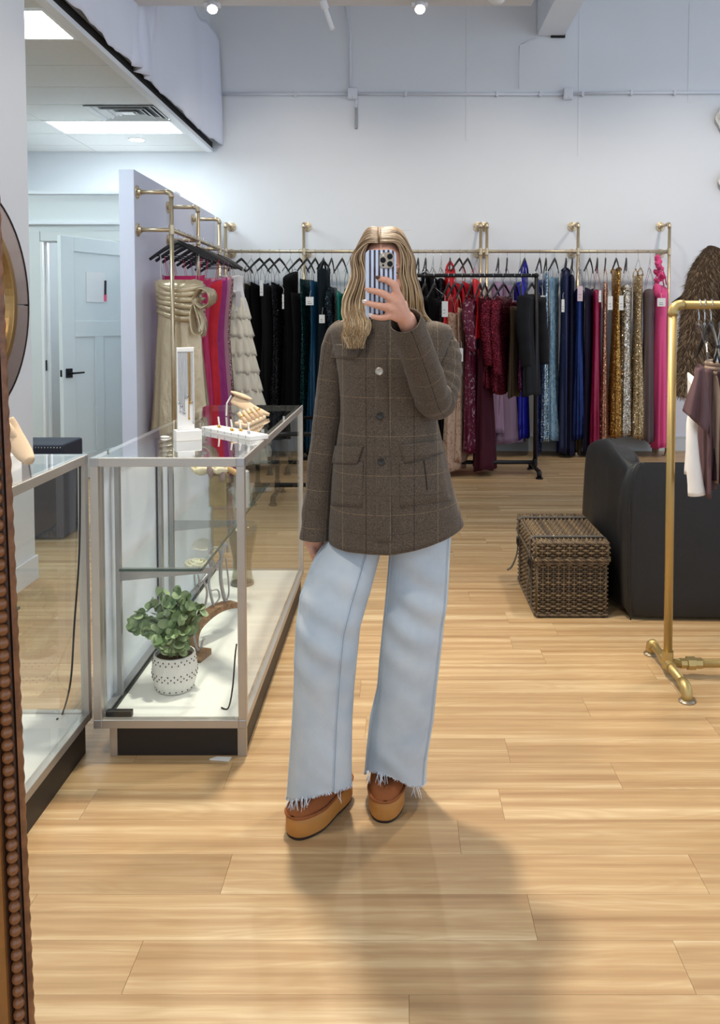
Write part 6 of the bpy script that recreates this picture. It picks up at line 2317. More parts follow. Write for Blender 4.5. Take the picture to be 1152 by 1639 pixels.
capsule(HC + Vector((-0.017, -0.081, -0.070)), HC + Vector((0.017, -0.081, -0.070)), 0.007, 0.007)
capsule(HC + Vector((0, 0.012, -0.07)), pm(614, 520, 2.35), 0.050, 0.056)
# torso, legs
chain([pm(613, 530, 2.35), pm(616, 585, 2.335), pm(620, 655, 2.34), pm(622, 740, 2.345), pm(622, 800, 2.345)], [0.07, 0.092, 0.085, 0.095, 0.10])
for a, b in (((560, 540), (670, 540)), ((575, 580), (660, 580)), ((585, 790), (660, 790))):
    capsule(pm(*a, 2.345), pm(*b, 2.345), 0.055, 0.055)
LHIP, LKN, LAN = pm(585, 815, 2.335), pm(522, 1030, 2.255), pm(516, 1240, 2.30)
RHIP, RKN, RAN = pm(662, 815, 2.345), pm(657, 1030, 2.335), pm(634, 1215, 2.41)
chain([LHIP + Vector((0, 0.03, 0)), LKN, LAN], [0.058, 0.046, 0.036])
chain([RHIP + Vector((0, 0.01, 0)), RKN, RAN], [0.062, 0.048, 0.036])
# left arm hanging, hand tucked behind the thigh
LSH, LEL, LWR = pm(546, 542, 2.357), pm(522, 690, 2.353), pm(507, 850, 2.338)
chain([LSH, LEL, LWR], [0.030, 0.026, 0.021])
LK = pm(507, 878, 2.40)
chain([LWR, LK], [0.022, 0.024])
chain([LWR + Vector((-0.006, 0, 0)), pm(499, 872, 2.37)], [0.02, 0.018])
for i, (dx, L_) in enumerate(((-0.024, .07), (-0.008, .078), (0.008, .072), (0.022, .058))):
    a = LK + Vector((dx * 0.9 + 0.004, 0.012, -0.006 * abs(i - 1.5)))
    b = a + Vector((0.012 + dx * 0.2, 0.022, -L_ * 0.5))
    chain([a, b, b + Vector((0.018, 0.004, -L_ * 0.42))], [0.0095, 0.0085, 0.0072])
tb0 = pm(493, 868, 2.355)
chain([LWR + Vector((-0.012, -0.006, -0.004)), tb0, pm(499, 882, 2.35), pm(507, 888, 2.36)], [0.013, 0.0115, 0.010, 0.008])
# right arm folded up to the phone
RSH, REL, RWR = pm(700, 538, 2.35), pm(704, 640, 2.245), pm(650, 512, 2.005)
chain([RSH, pm(707, 595, 2.31), REL], [0.032, 0.029, 0.027])
chain([REL, RWR], [0.027, 0.0235])
FYZ = 1.984
mcp = [pm(637, 475, 1.980), pm(632.5, 484, 1.974), pm(629, 494.5, 1.974), pm(627.5, 504.5, 1.978)]
wr_ = pm(649, 510, 1.998)
for m_, r_ in zip(mcp, (0.0125, 0.0130, 0.0125, 0.0115)):
    capsule(wr_.lerp(m_, 0.12), m_, 0.0175, r_)
capsule(mcp[0], mcp[3], 0.0115, 0.0105)
capsule(wr_.lerp(mcp[0], .5), wr_.lerp(mcp[3], .5), 0.015, 0.015)
fingers = [([(637, 475, 1.980), (631, 456, 1.974), (619, 448.5, 1.978), (607, 446, 1.985)], [0.0112, 0.0100, 0.0088, 0.0074]),
           ([(632.5, 484, 1.974), (615, 471, 1.969), (602, 466.5, 1.976), (590, 464.5, 1.985)], [0.0112, 0.0098, 0.0086, 0.0072]),
           ([(629, 494.5, 1.974), (611, 490.5, 1.970), (597, 487.5, 1.976), (585.5, 484.5, 1.985)], [0.0108, 0.0094, 0.0082, 0.0070]),
           ([(627.5, 504.5, 1.978), (613, 508.5, 1.976), (604, 508, 1.980), (595, 506, 1.986)], [0.0098, 0.0084, 0.0074, 0.0064])]
for pts, rs in fingers:
    chain([pm(x, y, Y) for x, y, Y in pts], rs)
# thumb on the screen side of the phone, leaving the side of the palm
chain([wr_.lerp(mcp[0], 0.35) + Vector((0, 0.012, 0)), pm(645, 488, 2.012), pm(632, 478, 2.022), pm(620, 476, 2.020)], [0.015, 0.0125, 0.0105, 0.009])
me = bd.mesh('body', M_SKIN, True)
tmp = bpy.data.objects.new('body_tmp', me)
COL.objects.link(tmp)
rm = tmp.modifiers.new('remesh', 'REMESH')
rm.mode = 'VOXEL'
rm.voxel_size = 0.0036
sm_ = tmp.modifiers.new('smooth', 'SMOOTH')
sm_.factor = 0.5
sm_.iterations = 4
dg = bpy.context.evaluated_depsgraph_get()
me2 = bpy.data.meshes.new_from_object(tmp.evaluated_get(dg))
bpy.data.objects.remove(tmp)
for p_ in me2.polygons:
    p_.use_smooth = True
me2.name = 'person'
if not me2.materials:
    me2.materials.append(M_SKIN)
person = bpy.data.objects.new('person', me2)
COL.objects.link(person)
tag(person, 'person in a brown check jacket and pale wide jeans holding a phone before the face', 'person')
# eyes, nails
M_EYE = plain('eye_white', rgb(222, 216, 210), 0.2)
M_IRIS = plain('iris_grey_blue', rgb(60, 82, 96), 0.2)
M_LASH = plain('brow_brown', rgb(74, 54, 40), 0.8)
for s in (-1, 1):
    ec_ = HC + Vector((s * 0.030, -0.0765, 0.000))
    e = MB().ball(ec_, (0.0115, 0.0085, 0.0060), 14, 10).build('eye', M_EYE, person, smooth=True)
    MB().ball(ec_ + Vector((0, -0.0062, 0)), (0.0052, 0.0026, 0.0052), 12, 6).build('iris', M_IRIS, e, smooth=True)
    MB().tube([ec_ + Vector((s * x, y, z)) for x, y, z in ((-0.011, -0.003, 0.001), (-0.005, -0.0078, 0.0052), (0.004, -0.0076, 0.0058), (0.012, -0.001, 0.003))], 0.0014, 5).build('eyelid', M_LASH, e, smooth=True)
    MB().tube([HC + Vector((s * 0.014, -0.0915, 0.022)), HC + Vector((s * 0.030, -0.0865, 0.027)), HC + Vector((s * 0.046, -0.074, 0.022))], [0.0022, 0.0026, 0.0012], 6).build('eyebrow', M_LASH, person, smooth=True)
M_LIP = plain('rose_lips', rgb(178, 92, 88), 0.4)
MB().tube([HC + Vector((x, -0.0870 + 2.2 * x * x * 10, -0.0635 - 8 * x * x)) for x in (-0.020, -0.010, 0.0, 0.010, 0.020)], [0.001, 0.0036, 0.0036, 0.0036, 0.001], 8).tube([HC + Vector((x, -0.0870 + 2.2 * x * x * 10, -0.0705 + 8 * x * x)) for x in (-0.018, -0.009, 0.0, 0.009, 0.018)], [0.001, 0.0044, 0.0050, 0.0044, 0.001], 8).build('lips', M_LIP, person, smooth=True)
M_NAIL = plain('nude_nail_polish', rgb(216, 168, 150), 0.25)
M_NAIL2 = plain('dark_nail_art', rgb(84, 52, 40), 0.3)
M_NAIL3 = plain('white_nail_art', rgb(232, 214, 208), 0.25)
for k_, ((pts, rs), mm) in enumerate(zip(fingers, (M_NAIL2, M_NAIL, M_NAIL3, M_NAIL3))):
    a, b = pm(*pts[2]), pm(*pts[3])
    d = (b - a).normalized()
    q = d.to_track_quat('X', 'Z').to_matrix()
    c_ = b + d * 0.0035 + Vector((0, -rs[3] * 0.72, 0.0015))
    MB().ball(c_, (0.0075, 0.0022, 0.0048), 12, 8, q).build('fingernail', mm, person, smooth=True)
    for jj in range(3):
        MB().ball(c_ + d * (0.004 * (jj - 1)) + Vector((0, -0.0021, 0.001 * (jj % 2))), 0.0009, 6, 4).build('nail_spot', M_NAIL2, person)

# ================================================================== JACKET
TOR = [(506, 590, 638, .052, 2.350), (511, 570, 660, .066, 2.350), (515.5, 545, 700, .080, 2.348), (521, 531, 718, .092, 2.346), (530, 529, 723, .100, 2.343), (545, 532, 721, .110, 2.338), (570, 538, 714, .120, 2.330),
       (600, 543, 706, .123, 2.326), (640, 546, 699, .116, 2.330), (668, 546, 698, .113, 2.334), (700, 541, 705, .119, 2.335), (740, 536, 715, .127, 2.335), (790, 531, 726, .135, 2.335), (835, 528, 735, .139, 2.335), (866, 527, 740, .141, 2.335)]


def tor(y):
    return tuple(interp([(r[0], r[k_]) for r in TOR], y) for k_ in (1, 2, 3, 4))


EXP = 2.35


def tor_pt(y, th, off=0.0):
    xl_, xr_, b, Yc = tor(y)
    A, B = P(xl_, y, Yc), P(xr_, y, Yc)
    xc, a = (A.x + B.x) / 2, (B.x - A.x) / 2
    cs, sn = math.cos(th), math.sin(th)
    e = 2 / EXP
    x = xc + (a + off) * math.copysign(abs(cs) ** e, cs)
    Y = Yc + (b + off) * math.copysign(abs(sn) ** e, sn)
    xpix = lerp(xl_, xr_, 0.5 + 0.5 * math.copysign(abs(cs) ** e, cs))
    yy = y
    if y > 780:
        k_ = (y - 780) / 86
        yy -= k_ * 30 * max(0, (xpix - 622) / 118) ** 1.5
        yy -= k_ * 5 * max(0, (560 - xpix) / 40)
    z = P(600, yy, Yc).z
    # light wrinkles
    w = 0.0035 * nz(x * 9, z * 14, 3) + 0.003 * nz(x * 22 + z * 9, z * 6, 8)
    if sn < 0:
        Y += w * 1.6
    return Vector((x, Y, z))


def front(xp, y, out=0.0):
    """point on the jacket front under photo pixel (xp, y)"""
    xl_, xr_, b, Yc = tor(y)
    Y = Yc - b
    for _ in range(4):
        A, B = P(xl_, y, Yc), P(xr_, y, Yc)
        xc, a = (A.x + B.x) / 2, (B.x - A.x) / 2
        p = P(xp, y, Y)
        u = min(0.995, abs(p.x - xc) / a)
        Y = Yc - b * (1 - u ** EXP) ** (1 / EXP)
    p = P(xp, y, Y)
    return p + Vector((0, -out, 0))


jk = empty('jacket', pm(612, 866), None, None)
put(jk, person)
ys = [506, 508, 511, 513, 515.5, 518, 521, 525, 530, 537] + [545 + 8 * i for i in range(41)]
ys[-1] = 866
NS = 96
rings = []
for y in ys:
    rings.append([tor_pt(y, 2 * PI * j / NS) for j in range(NS)])
zs = [P(600, y, 2.33).z for y in ys]


def torso_uv(i, j):
    p = rings[i][j % NS]
    th = 2 * PI * j / NS
    back = 0.0 if math.sin(th) <= 0.05 else 0.0
    return (p.x + 0.02, zs[i])


jb_ = MB().loft(rings, False, False, torso_uv).build('jacket_torso', M_TWEED, jk, smooth=True, solid=0.004)
jb_.data.materials.append(M_LINING)
# stand collar
cr = []
for k_ in range(5):
    u = k_ / 4
    ring = []
    for j in range(40):
        th = 2 * PI * j / 40
        c_ = pm(614, 507, 2.352)
        ring.append(c_ + Vector((lerp(0.062, 0.055, u) * math.cos(th), lerp(0.062, 0.052, u) * math.sin(th) - 0.004 * u, -0.014 + 0.042 * u + 0.010 * math.sin(th) * u)))
    cr.append(ring)
MB().loft(cr, False, False, lambda i, j: (j * 0.0095, i * 0.01)).build('collar', M_TWEED, jk, smooth=True, solid=0.005)
# placket: raised overlapping front edge
pl = MB()
rows_ = [y for y in range(516, 867, 7)] + [866]
gl, gr_, side_l = [], [], []
rr_ = []
for y in rows_:
    xl_ = lerp(600, 602, (y - 516) / 350)
    xr_ = lerp(619, 627, (y - 516) / 350)
    yb = y + (0 if y < 866 else 0)
    q = [front(lerp(xl_, xr_, u), yb, 0.0045 if 0.08 < u < 1 else 0.001) for u in (0, 0.1, 0.5, 0.9, 1.0)]
    rr_.append(q)
pl.loft(rr_, False, False, lambda i, j: (rr_[i][min(j, 4)].x + 0.02, rr_[i][min(j, 4)].z), closed=False)
pl.build('placket', M_TWEED, jk, smooth=True, solid=0.002)


def flap(name, corners, thick=0.006, out=0.004, curve=0.0):
    """cloth patch lying on the jacket front between four photo corners (tl, tr, br, bl)"""
    tl, tr_, br, bl = corners
    n_u, n_v = 12, 8
    rr = []
    for j in range(n_v + 1):
        v_ = j / n_v
        row = []
        for i in range(n_u + 1):
            u = i / n_u
            x = lerp(lerp(tl[0], tr_[0], u), lerp(bl[0], br[0], u), v_)
            y = lerp(lerp(tl[1], tr_[1], u), lerp(bl[1], br[1], u), v_)
            edge = min(1, min(u, 1 - u) * 6, (1 - v_) * 5 + 0.25)
            row.append(front(x, y, out + thick * edge * (0.4 + 0.6 * v_)))
        rr.append(row)
    return MB().loft(rr, False, False, lambda i, j: (rr[i][min(j, n_u)].x + 0.02, rr[i][min(j, n_u)].z), closed=False).build(name, M_TWEED, jk, smooth=True, solid=0.004)


flap('pocket_flap', [(535, 550), (580, 553), (571, 572), (529, 573)], 0.006)
flap('pocket_flap', [(537, 713), (581, 713), (572, 741), (531, 741)], 0.007)
flap('pocket_flap', [(640, 712), (705, 704), (709, 723), (647, 741)], 0.007)
flap('patch_pocket', [(534, 738), (581, 740), (580, 812), (529, 808)], 0.003, 0.001)
flap('patch_pocket', [(640, 738), (708, 724), (722, 800), (640, 812)], 0.003, 0.001)


def seam(name, px, r, mat, out=0.004):
    return MB().tube([front(x, y, out) for x, y in px], r, 5).build(name, mat, jk, smooth=True)


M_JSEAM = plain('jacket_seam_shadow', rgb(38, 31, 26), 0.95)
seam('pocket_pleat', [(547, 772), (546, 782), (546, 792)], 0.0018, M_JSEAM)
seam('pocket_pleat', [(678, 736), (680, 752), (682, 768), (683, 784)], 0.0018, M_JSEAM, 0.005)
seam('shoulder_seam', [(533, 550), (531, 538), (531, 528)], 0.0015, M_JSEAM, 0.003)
M_BTN = plain('dark_horn_button', rgb(40, 34, 30), 0.3)
M_BTNL = plain('pale_metal_button', rgb(190, 184, 172), 0.3, 0.5)


def button(c, nrm, r, mat, parent):
    b = MB().lathe_axis([(r * 0.9, 0.0), (r, 0.001), (r, 0.003), (r * 0.8, 0.0042), (r * 0.62, 0.003), (0.0005, 0.003)], c, nrm, 20).build('button', mat, parent, smooth=True, auto=50)
    n = Vector(nrm).normalized()
    u = n.orthogonal().normalized()
    w = n.cross(u)
    for a in range(4):
        d = u * math.cos(PI / 4 + a * PI / 2) + w * math.sin(PI / 4 + a * PI / 2)
        MB().ball(Vector(c) + d * r * 0.25 + n * 0.0032, r * 0.11, 6, 4).build('button_hole', M_BLKBIT, b)
    return b


for (x, y, mm) in ((607, 594, M_BTNL), (608, 665, M_BTN), (610, 738, M_BTN)):
    c_ = front(x, y, 0.0055)
    button(c_, (0, -1, 0), 0.0108, mm, jk)


# sleeves
def sleeve(name, tab, wr_amp=0.05, ns=34, k_=7, ridge=None, seed=1):
    path = catmull([P(x, y, Y) for x, y, Y, r in tab], k_)
    n = len(path)
    rad = [interp([(i / (len(tab) - 1), tab[i][3]) for i in range(len(tab))], i / (n - 1)) for i in range(n)]
    rings = []
    up = Vector((0, -1, 0))
    length = [0]
    for i in range(1, n):
        length.append(length[-1] + (path[i] - path[i - 1]).length)
    for i, p in enumerate(path):
        d = (path[min(i + 1, n - 1)] - path[max(i - 1, 0)]).normalized()
        a = d.cross(up).normalized()
        up = a.cross(d).normalized()
        ring = []
        for j in range(ns):
            th = 2 * PI * j / ns
            w = 1 + wr_amp * (nz(math.cos(th) * 1.6 + seed * 5, math.sin(th) * 1.6, length[i] * 16) + 0.6 * nz(math.cos(th) * 2.5, math.sin(th) * 2.5 + seed, length[i] * 34))
            if ridge:
                w += ridge(i / (n - 1), th)
            ring.append(p + a * (rad[i] * w * math.cos(th)) + up * (rad[i] * w * math.sin(th)))
        rings.append(ring)
    MB().loft(rings, False, False, lambda i, j: (j / ns * 0.26 + 0.03, length[i])).build(name, M_TWEED, jk, smooth=True, solid=0.004)
    return path, rings, rad


lp, lr, lrad = sleeve('sleeve', [(556, 526, 2.352, .030), (546, 537, 2.354, .042), (539, 560, 2.357, .044), (533, 600, 2.360, .0415), (527, 650, 2.358, .040), (521, 700, 2.352, .039), (514, 750, 2.345, .038), (508, 805, 2.335, .0385), (505, 840, 2.330, .040), (503.5, 863, 2.327, .0415)], 0.05, ridge=lambda u, th: 0.03 * math.sin(u * 40 + math.sin(th) * 2) * (1 if 0.5 < u < 0.95 else 0.4), seed=1)


def ridge_r(u, th):
    a = 0
    if u < 0.42:
        a = 0.045 * math.sin(u * 95 + 1.5 * math.cos(th)) * (0.3 + 0.7 * u / 0.42)
    elif u < 0.62:
        a = 0.06 * math.sin(u * 80)
    return a


rp, rr2, rrad = sleeve('sleeve', [(684, 537, 2.345, .026), (700, 543, 2.343, .041), (708, 564, 2.335, .0485), (709, 595, 2.310, .050), (705, 625, 2.275, .0485), (698, 642, 2.235, .0485), (690, 630, 2.195, .0475), (680, 600, 2.150, .0465), (668, 565, 2.095, .0440), (657, 535, 2.045, .0415), (648.5, 513, 2.008, .0395)], 0.05, ridge=ridge_r, seed=2)
# cuff buttons along the forearm
for (x, y, Y) in ((653, 537, 1.998), (657, 546, 2.012), (661, 555, 2.026), (665, 563.5, 2.040)):
    c_ = P(x, y, Y)
    button(c_, (-0.25, -1, 0.25), 0.0075, M_BTN, jk)

# ================================================================== JEANS
jn = empty('jeans', pm(600, 1250), None, None)
put(jn, person)


def leg(name, tab, hem, front_raise, seed, seam_u):
    """tab rows: y, x left, x right, Y centre, half depth; hem = (y at left, y at right)"""
    ys_ = []
    y = tab[0][0]
    while y < tab[-1][0]:
        ys_.append(y)
        y += 9
    ys_.append(tab[-1][0])
    NS2 = 64
    rings = []
    for y in ys_:
        xl_, xr_, Yc, b = [interp([(r[0], r[k_]) for r in tab], y) for k_ in (1, 2, 3, 4)]
        A, B = P(xl_, y, Yc), P(xr_, y, Yc)
        xc, a = (A.x + B.x) / 2, (B.x - A.x) / 2
        kb = max(0, (y - (tab[-1][0] - 70)) / 70)
        ring = []
        for j in range(NS2):
            th = 2 * PI * j / NS2
            cs, sn = math.cos(th), math.sin(th)
            e = 2 / 2.15
            x = xc + a * math.copysign(abs(cs) ** e, cs)
            Y = Yc + b * math.copysign(abs(sn) ** e, sn)
            z = A.z
            # soft folds running across the thigh and down the leg
            zz = z
            w = 0.011 * nz(x * 5 + seed, zz * 4.5, 1) + 0.006 * nz(x * 9, zz * 13 + x * 14, seed)
            w += 0.007 * math.exp(-((zz - 0.62) / 0.17) ** 2) * math.sin(zz * 62 + x * 34 + seed)
            if sn < 0.3:
                Y += w
            z += kb * (lerp(hem[0], hem[1], 0.5 + 0.5 * cs) + max(0, -sn) * front_raise(cs))
            if kb > 0.95:
                z += 0.004 * nz(th * 9, seed)
            ring.append(Vector((x, Y, z)))
        rings.append(ring)
    o = MB().loft(rings, False, False).build(name, M_DENIM, jn, smooth=True, solid=0.003)
    # side seams
    for ju in seam_u:
        pts = [r[ju] + (r[ju] - sum(r, Vector()) / NS2).normalized() * 0.0016 for r in rings]
        MB().tube(pts, 0.0022, 5).build('side_seam', M_SEAM, o, smooth=True)
        pts2 = [p + Vector((0.0035, -0.0005, 0)) for p in pts]
        MB().tube(pts2, 0.0007, 4).build('seam_stitching', M_SEAMD, o, smooth=True)
    # frayed hem
    rf_ = random.Random(seed)
    fr = MB()
    hemr = rings[-1]
    for k_ in range(420):
        j = rf_.uniform(0, NS2)
        j0 = int(j) % NS2
        p = hemr[j0].lerp(hemr[(j0 + 1) % NS2], j - int(j))
        L_ = rf_.uniform(0.004, 0.010)
        outw = (p - sum(hemr, Vector()) / NS2).normalized()
        d = Vector((rf_.uniform(-.5, .5), rf_.uniform(-.4, .2), -1)) + outw * rf_.uniform(0, .7)
        d.normalize()
        p0 = p + Vector((0, 0, 0.004))
        fr.tube([p0, p0 + d * L_ * 0.55, p0 + d * L_ + Vector((rf_.uniform(-.004, .004), 0, 0))], [0.0009, 0.0008, 0.0005], 3)
    for k_ in range(22):
        j = rf_.choice((43, 44, 45, 46, 55, 38, 39))
        p = hemr[j] + Vector((rf_.uniform(-.008, .008), 0, 0.002))
        q = p + Vector((rf_.uniform(-.010, .012), -0.012, -rf_.uniform(0.015, 0.032)))
        fr.tube([p, p.lerp(q, .5) + Vector((rf_.uniform(-.003, .003), -0.006, 0)), q], [0.0010, 0.0009, 0.0006], 3)
    fo = fr.build('frayed_hem', M_THREAD, o, fix=False)
    fo['kind'] = 'stuff'
    return rings


leg('left_leg', [(790, 545, 632, 2.340, .095), (850, 536, 615, 2.350, .085), (868, 521, 611, 2.342, .088), (888, 506, 607, 2.322, .096), (905, 498, 603, 2.302, .101), (950, 481, 591, 2.276, .098), (1000, 474.5, 576, 2.258, .094), (1050, 472, 571, 2.256, .092), (1100, 471, 566, 2.264, .094), (1150, 468, 563, 2.272, .098), (1200, 465, 562, 2.280, .102), (1262, 460, 562, 2.288, .106)],
    (-0.022, 0.016), lambda c_: 0.044 + 0.0 * c_, 3, (53, 36))
leg('right_leg', [(790, 604, 727, 2.350, .108), (868, 625, 720, 2.346, .106), (950, 618, 716, 2.340, .102), (1000, 613, 709, 2.338, .098), (1050, 608, 704, 2.340, .096), (1100, 604, 698, 2.348, .096), (1150, 592, 693, 2.362, .098), (1200, 587, 684, 2.378, .102), (1242, 584, 681, 2.392, .106)],
    (0.012, -0.006), lambda c_: 0.050 - 0.034 * c_, 7, (36, 58))

# ================================================================== SHOES


def shoe(name, toe, heel, wscale=1.0):
    toe, heel = Vector(toe), Vector(heel)
    ax_ = (toe - heel)
    L_ = ax_.length
    ax_.normalize()
    sd = Vector((-ax_.y, ax_.x, 0))

    def outline(grow=0.0, n=44):
        pts = []
        for j in range(n):
            a = 2 * PI * j / n
            cs, sn = math.cos(a), math.sin(a)
            t_ = 0.5 + 0.5 * math.copysign(abs(cs) ** 0.8, cs)
            wd = interp([(0, .030), (.15, .037), (.4, .037), (.7, .049), (.9, .047), (1, .044)], t_) * wscale
            pts.append((t_ * (L_ + 2 * grow) - grow, math.copysign(abs(sn) ** 0.75, sn) * (wd + grow)))
        return pts
    s_ = empty(name, (toe + heel) / 2, None, None)
    put(s_, person)

    def ring(grow, z):
        return [heel + ax_ * u + sd * w + Vector((0, 0, z)) for u, w in outline(grow)]
    MB().loft([ring(-0.004, 0.0), ring(-0.001, 0.004), ring(-0.001, 0.009)]).build('outsole', M_SOLEDK, s_, smooth=True, auto=40)
    MB().loft([ring(-0.001, 0.009), ring(0.002, 0.016), ring(0.001, 0.040), ring(0.002, 0.060), ring(-0.004, 0.066)]).build('platform_sole', M_GUM, s_, smooth=True, auto=60)
    welt = ring(0.001, 0.064)
    MB().tube(welt + [welt[0], welt[1]], 0.0045, 6, False).build('welt', M_SUEDE, s_, smooth=True)
    rings_ = []
    for i in range(9):
        u = i / 8
        rr = []
        for (t_, w) in outline(0):
            tt = t_ / L_
            hmax = interp([(0, .085), (.25, .10), (.5, .105), (.72, .074), (.88, .050), (1.0, .034)], tt)
            k_ = math.cos(u * PI / 2) ** 0.6
            cu = L_ * 0.47
            uu = cu + (t_ - cu) * (0.22 + 0.78 * k_)
            ww = w * (0.10 + 0.90 * k_)
            z = 0.062 + hmax * math.sin(u * PI / 2)
            rr.append(heel + ax_ * uu + sd * ww * 0.97 + Vector((0, 0, z)))
        rings_.append(rr)
    MB().loft(rings_).build('suede_upper', M_SUEDE, s_, smooth=True)
    return s_


ta = G(466, 1344)
tv = (G(552, 1276) - ta).normalized()
shoe('shoe', ta, ta + tv * 0.262, 1.12)
tb = G(613, 1319)
shoe('shoe', tb, tb + Vector((0.028, 0.262, 0)), 1.10)

# ================================================================== HAIR
rh = random.Random(21)
hair = empty('hair', HC, None, None)
put(hair, person)
cap = MB()
rings = []
for i in range(1, 13):
    ph = PI / 2 - (PI * 0.66) * i / 12
    ring = []
    for j in range(36):
        th = 2 * PI * j / 36
        fr_cut = 0.0
        z = 0.127 * math.sin(ph)
        x = 0.083 * math.cos(ph) * math.cos(th)
        y = 0.100 * math.cos(ph) * math.sin(th) + 0.014
        if math.sin(th) < 0 and z < 0.075:
            y = max(y, -0.02 - 0.075 * max(0, abs(math.cos(th)) * 0) )
        ring.append(HC + Vector((x, y, z + 0.012)))
    rings.append(ring)
cap.loft(rings, True, False)
cap.build('scalp_cap', plain('dark_blonde_roots', rgb(112, 84, 56), 0.6, var=0.15, nscale=60), hair, smooth=True, solid=0.004)
strands = MB()


def strand(pts, r, taper=0.15, k_=6, n=5):
    path = catmull(pts, k_)
    m = len(path)
    strands.tube(path, [r * (0.8 + 0.2 * math.sin(PI * i / (m - 1))) * (1 - (1 - taper) * max(0, (i / (m - 1) - 0.7) / 0.3)) for i in range(m)], n, flat=(1.0, 0.75))


PARTX = P(606, 380, 2.25).x
for k_ in range(760):
    s = -1 if k_ % 2 == 0 else 1
    f = rh.random() ** 0.85           # 0 = front of the parting, 1 = crown/back
    lay = rh.random()
    yy = lerp(-0.076, 0.095, f)
    # root on the parting line
    zr_ = 0.139 * math.sqrt(max(0.08, 1 - ((yy - 0.012) / 0.112) ** 2))
    root_ = Vector((PARTX + s * 0.002, HC.y + yy, HC.z + zr_ - 0.002))
    spread = 0.080 + 0.010 * lay
    tw = rh.random()
    inner = (1 - f) ** 1.5 * (1 - tw)          # 1 = strand framing the face
    y1 = yy * 0.95 + 0.004
    fr0 = 1 - 0.42 * inner
    a1 = Vector((HC.x + s * spread * 0.56 * (1 - 0.25 * inner), HC.y + y1 * 1.0, HC.z + zr_ * 0.90 + 0.006))
    a2 = Vector((HC.x + s * spread * 0.99 * fr0, HC.y + y1 * 0.95 - 0.012 * inner, HC.z + 0.050))
    wob = rh.uniform(-2.5, 2.5)
    wa, wp = rh.uniform(3.0, 6.0), rh.uniform(-0.7, 0.7)
    if s < 0:
        x1_ = lerp(590, 561, max(tw, f * 0.7))
        seq = []
        for (yq, xo, xi, Yq, yk) in ((440, 564, 590, 2.310, .80), (460, 558, 587, 2.300, .70), (482, 551, 585, 2.290, .50), (502, 549, 588, 2.262, .30), (520, 551, 590, 2.235, .18), (537, 546, 583, 2.218, .10), (553, 548, 578, 2.207, .05)):
            k2 = (yq - 440) / 113
            x = lerp(xi, xo, tw) + wob + wa * k2 * math.sin((yq - 440) / 113 * 9.5 + wp + tw * 0.8)
            seq.append(P(x, yq + rh.uniform(-2, 2), Yq + yy * yk))
        seq[-1] = P(lerp(581, 553, tw) + rh.uniform(-5, 6), 559 - 44 * rh.random() ** 2, 2.206 + rh.uniform(-.008, .008))
        if f > 0.80:
            for q_, yv in zip(seq[3:], (2.41, 2.43, 2.445, 2.45)):
                q_.y = yv
    else:
        seq = []
        for (yq, xo, xi, Yq, yk) in ((440, 664, 640, 2.310, .80), (460, 669, 644, 2.305, .75), (480, 675, 645, 2.305, .70), (497, 678, 646, 2.305, .60), (510, 684, 650, 2.305, .50), (521, 694, 655, 2.320, .50)):
            k2 = (yq - 440) / 81
            x = lerp(xi, xo, tw) + wob + wa * 0.8 * k2 * math.sin(k2 * 7.5 + wp)
            seq.append(P(x, yq + rh.uniform(-2, 2), Yq + yy * yk + (0.05 * max(0, k2 - .5))))
    strand([root_, a1, a2] + seq, rh.uniform(0.0014, 0.0032), k_=5)
# back of the head
for k_ in range(160):
    a = rh.uniform(0.10, PI - 0.10)
    ca, sa = math.cos(a), math.sin(a)
    p0 = HC + Vector((0.01 * ca, 0.03, 0.125))
    p1 = HC + Vector((0.084 * ca, 0.105 * sa + 0.012, 0.05))
    p2 = HC + Vector((0.088 * ca, 0.108 * sa + 0.012, -0.05))
    p3 = HC + Vector((0.09 * ca + rh.uniform(-.01, .01), 0.10 * sa + 0.03, -0.14))
    p4 = HC + Vector((0.10 * ca + rh.uniform(-.01, .01), 0.09 * sa + 0.05, -0.22 + rh.uniform(-.03, .02)))
    strand([p0, p1, p2, p3, p4], rh.uniform(0.0025, 0.0045))
# a few flyaway hairs
for k_ in range(8):
    s = rh.choice((-1, 1))
    p0 = HC + Vector((s * rh.uniform(0.0, 0.06), rh.uniform(-.03, .05), 0.125 - 0.02 * rh.random()))
    p1 = p0 + Vector((s * 0.012, 0, 0.005))
    p2 = p1 + Vector((s * rh.uniform(0.01, 0.03), 0, rh.uniform(-.02, .004)))
    strand([p0, p1, p2], 0.0005, 0.3, 4, 3)
for k_ in range(20):
    p0 = P(rh.uniform(560, 590), 470, 2.28)
    p1 = P(rh.uniform(548, 590), 515, 2.22)
    p2 = P(rh.uniform(560, 582), rh.uniform(552, 560), 2.20)
    strand([p0, p1, p2], 0.0006, 0.3, 6, 3)
so = strands.build('hair_strands', M_HAIR, hair, smooth=True, fix=False)
so['kind'] = 'stuff'

# ================================================================== PHONE
a_, b_ = P(584.5, 400, 2.0), P(634, 511, 2.0)
pw, ph_ = b_.x - a_.x, a_.z - b_.z
pcx, pcz = (a_.x + b_.x) / 2, (a_.z + b_.z) / 2
phn = empty('smartphone', (pcx, 2.0, b_.z), 'smartphone in a glossy striped case held up in front of the face', 'phone')


def rrect(w, h, r, y, cx_=pcx, cz_=pcz, n=6):
    pts = []
    for qx, qz, a0 in ((1, 1, 0), (-1, 1, PI / 2), (-1, -1, PI), (1, -1, 3 * PI / 2)):
        for i in range(n + 1):
            a = a0 + (PI / 2) * i / n
            pts.append(Vector((cx_ + qx * (w / 2 - r) + r * math.cos(a), y, cz_ + qz * (h / 2 - r) + r * math.sin(a))))
    return pts


